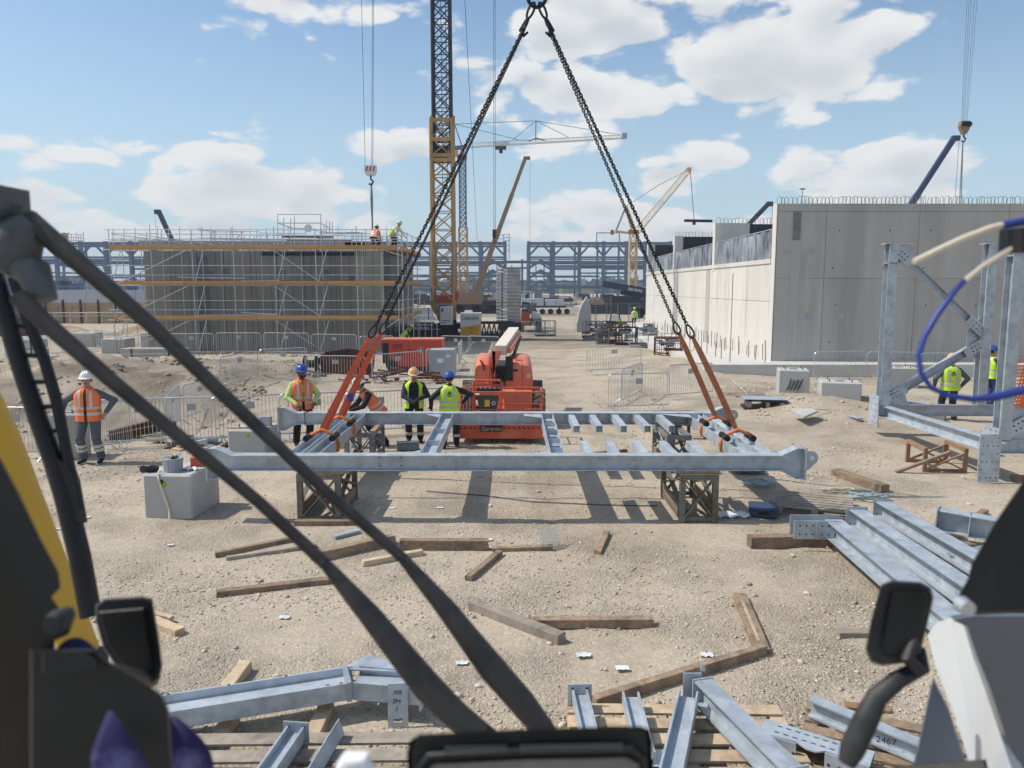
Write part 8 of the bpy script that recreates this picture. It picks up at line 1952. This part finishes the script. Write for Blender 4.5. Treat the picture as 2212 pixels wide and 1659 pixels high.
# flatbed trailer with grey tanks
y = 105.0; g = P(1175, 668, y); T = Thing('flatbed_trailer', 'flatbed trailer carrying two long pale grey containers in the far yard', 'trailer', (g.x,y,0))
a, b = P(1122, 660, y), P(1222, 660, y); T.part('bed', MB().box(a.x,b.x,y-1.2,y+1.2,.9,1.15), 'crane_dark')
for (u0,u1,v0) in ((1126,1174,647),(1178,1218,649)):
    p, q = P(u0,v0,y), P(u1,v0,y)
    for k in range(2):
        xm = p.x+(q.x-p.x)*k/2; T.part('container', MB().box(xm+.03,p.x+(q.x-p.x)*(k+1)/2-.03,y-1.1,y+1.1,1.15,1.15+(p.z-1.0)*.98), 'far_tank')
for k in range(5): T.part('wheel', MB().lathe([(.38,0),(.38,.3)], (a.x+2+k*1.1,y-1.0,.38), 16, 'y'), 'black_rubber')
T.part('landing_leg', MB().box(b.x-1,b.x-.8,y-1,y-.8,0,.9), 'crane_dark')
# stacks and spoil scattered through the far yard
kinds = [('brown spoil heap',), ('stack of pale precast units',), ('blue skid mounted pump set',), ('pile of timber and steel',)]
def heap(label, u, v, w, h, m, seed):
    c = G(u, v); q = random.Random(seed); single('spoil_heap', MB().grid(lambda s, t: (c.x+w*(s-.5), c.y+w*.6*(t-.5), -.05+h*max(0, math.sin(math.pi*s))**.8*max(0, math.sin(math.pi*t))**.8*(.75+.35*math.sin(9*s+seed)*math.sin(7*t+seed))+q.uniform(0,.06)*h), 22, 12), m, label, 'spoil heap', c, group='spoil heaps in the far yard')
mat('spoil', (0.30, 0.22, 0.15), 0.95, 0, 0.3, 0.8); mat('spoil_orange', (0.42, 0.23, 0.09), 0.95, 0, 0.3, 0.8)
heap('low brown spoil heap in the gap between the two racks', 1246, 658, 6, 1.6, 'spoil', 1); heap('orange tinted spoil heap before the right rack', 1268, 650, 9, 1.5, 'spoil_orange', 2); heap('wide brown spoil heap far right of the gap', 1310, 648, 12, 1.8, 'spoil', 3); heap('long brown spoil heap left of the tower crane', 880, 672, 10, 1.6, 'spoil', 4); heap('grey brown spoil heap at the far left behind the barriers', 110, 722, 7, .9, 'spoil', 5)
heap('rough earth bank left of the concrete blocks', 60, 800, 5, .7, 'spoil', 6); heap('rough earth mound right of the far concrete blocks', 300, 728, 6, .8, 'spoil', 7)
def stack(label, u, v, w, d, h, mats, n, name='material_stack'):
    c = G(u, v); T = Thing(name, label, 'stack', (c.x,c.y,0)); z = 0
    for k in range(n):
        hh = h/n; ww = w*rr.uniform(.75,1); T.part('layer', MB().box(c.x-ww/2,c.x+ww/2,c.y-d/2,c.y+d/2*rr.uniform(.8,1),z,z+hh*.9), rr.choice(mats)); z += hh
    for x in (-w*.3,w*.3): T.part('bearer', MB().box(c.x+x-.05,c.x+x+.05,c.y-d/2-.02,c.y-d/2+.1,0,h*.98), 'dark_iron')
    return T
for i, (lab, u, v, w, d, h, ms, n) in enumerate((
    ('stack of pale panels behind the tower crane base', 905, 690, 4, 2, 1.4, ('far_wall','far_tank'), 4), ('dark bundle of pipes left of the crane base', 860, 694, 4, 2, 1.1, ('dark_iron','rack_blue'), 4),
    ('blue stack of drums behind the white cabinet', 1052, 676, 3.5, 2, 1.8, ('rack_blue','crane_blue'), 3), ('stack of brown boards beyond the counterweights', 1080, 664, 5, 2, 1.8, ('rust','plank'), 4),
    ('grey blue container left of the trailer', 1108, 660, 5, 2.4, 2.4, ('rack_grey','far_wall'), 2), ('dark stack before the blue boom', 1330, 664, 5, 2, 1.6, ('crane_navy','dark_iron'), 4),
    ('blue grey stack beneath the lettered boom', 1372, 668, 5, 2, 1.8, ('crane_blue','rack_grey'), 3), ('rusty stack between the fin and the hopper', 1296, 678, 3.4, 1.6, 1.3, ('rust','dark_iron'), 4),
    ('pale stack of kerbs at the far side of the haul road', 1215, 664, 5, 2, 1.0, ('far_tank','weight_grey'), 3), ('brown stack just right of the haul road', 1290, 662, 5, 2, 1.4, ('spoil','rust','plank'), 3),
    ('low dark stack by the scaffold right corner', 905, 716, 3, 1.6, .8, ('dark_iron','timber'), 3), ('yellow brown timber stack under the scaffold corner', 845, 730, 2.2, 1.2, .7, ('plank','timber_light'), 3),
    ('blue site container at the far left', 30, 700, 4, 2.2, 2.2, ('crane_blue','rack_blue'), 2), ('rusty rack at the far left behind the ladder', 45, 728, 3.5, 1.5, 1.0, ('rust','dark_iron'), 3), ('pale box stack at the far left behind the ladder', 60, 772, 1.8, 1.0, 1.0, ('far_tank','far_wall'), 2),
    ('steel plates on bearers at the scaffold left foot', 335, 772, 3.2, 1.0, .5, ('concrete_grey','galv_dull'), 3))): stack(lab, u, v, w, d, h, ms, n)
# shrubs of scrap mesh fence further back: site fence panels
fp = Thing('site_fence', 'line of tall mesh fence panels behind the crate cluster', 'fence', G(1330, 700))
for k in range(5):
    a, b = P(1262+k*24, 700, 78), P(1286+k*24, 700, 78); z0 = 0.05; z1 = 2.0
    for x in (a.x+.03, b.x-.03): fp.inst('post', unit_tube('rack_grey'), tube_mtx((x,78,z0),(x,78,z1),.022))
    for z in (z0+.1, z1): fp.inst('rail', unit_tube('rack_grey'), tube_mtx((a.x,78,z),(b.x,78,z),.02))
    for j in range(8): x = a.x+(b.x-a.x)*(j+1)/9; fp.inst('wire', unit_tube('rack_grey'), tube_mtx((x,78,z0),(x,78,z1),.006))
py = Thing('pylon', 'tiny far pylon on the horizon seen through the right rack', 'pylon', P(1262, 620, 600))
for s in (-1,1): py.part('leg', MB().bar(P(1262+s*2.5, 628, 600), P(1262, 598, 600), .35, .35), 'rack_grey')
for v in (603,609): py.part('arm', MB().bar(P(1256,v,600), P(1268,v,600), .3, .3), 'rack_grey')
onet = Thing('orange_netting', 'orange plastic barrier netting at the right edge of the picture', 'netting', (P(2205,800,17.2).x, 17.2, 0))
x0 = P(2194,800,17.2).x
for k in range(14): onet.part('strand', MB().bar((x0+.02*math.sin(k)+k*.06,17.2,.9),(x0+k*.06+.25,17.2,2.1),.03,.02), 'vest_orange'); onet.part('strand', MB().bar((x0-.1,17.21,.95+k*.08),(x0+1.0,17.21,1.05+k*.08),.02,.03), 'vest_orange')
onet.part('post', MB().tube((x0+.5,17.25,0),(x0+.5,17.25,2.2),.03,6), 'galv_tube')

T = Thing('rusty_rails', 'two rusty rails lying slantwise in the dug ground behind the left barriers', 'rails', G(300, 935))
for dv, dx in ((0,0),(14,.1)): T.part('rail', MB().hbeam(G(236,948+dv*.6)+Vector((0,0,.12)), G(372,915+dv)+Vector((dx,0,.16)), .14, .12), 'rust')
for k in range(5): p = G(236,952).lerp(G(372,925), .1+.2*k); T.part('tie', MB().bar(p+Vector((-.05,-.35,.03)), p+Vector((.05,.35,.03)), .12, .08), 'timber')

# ================================================================== summer haze over the whole site
hz = link(bpy.data.objects.new('haze', MB().box(-1560,1560,-80,1560,-6,60).mesh('haze'))); hz['kind'] = 'stuff'; hz['label'] = 'thin pale summer haze over the whole site'
hm = bpy.data.materials.new('haze'); hm.use_nodes = True; nt = hm.node_tree; nt.nodes.clear()
ho = nt.nodes.new('ShaderNodeOutputMaterial'); pv = nt.nodes.new('ShaderNodeVolumePrincipled'); nt.links.new(pv.outputs[0], ho.inputs['Volume'])
pv.inputs['Color'].default_value = (0.86, 0.92, 1.0, 1); pv.inputs['Density'].default_value = 0.0006; pv.inputs['Anisotropy'].default_value = 0.0
hz.data.materials.append(hm)
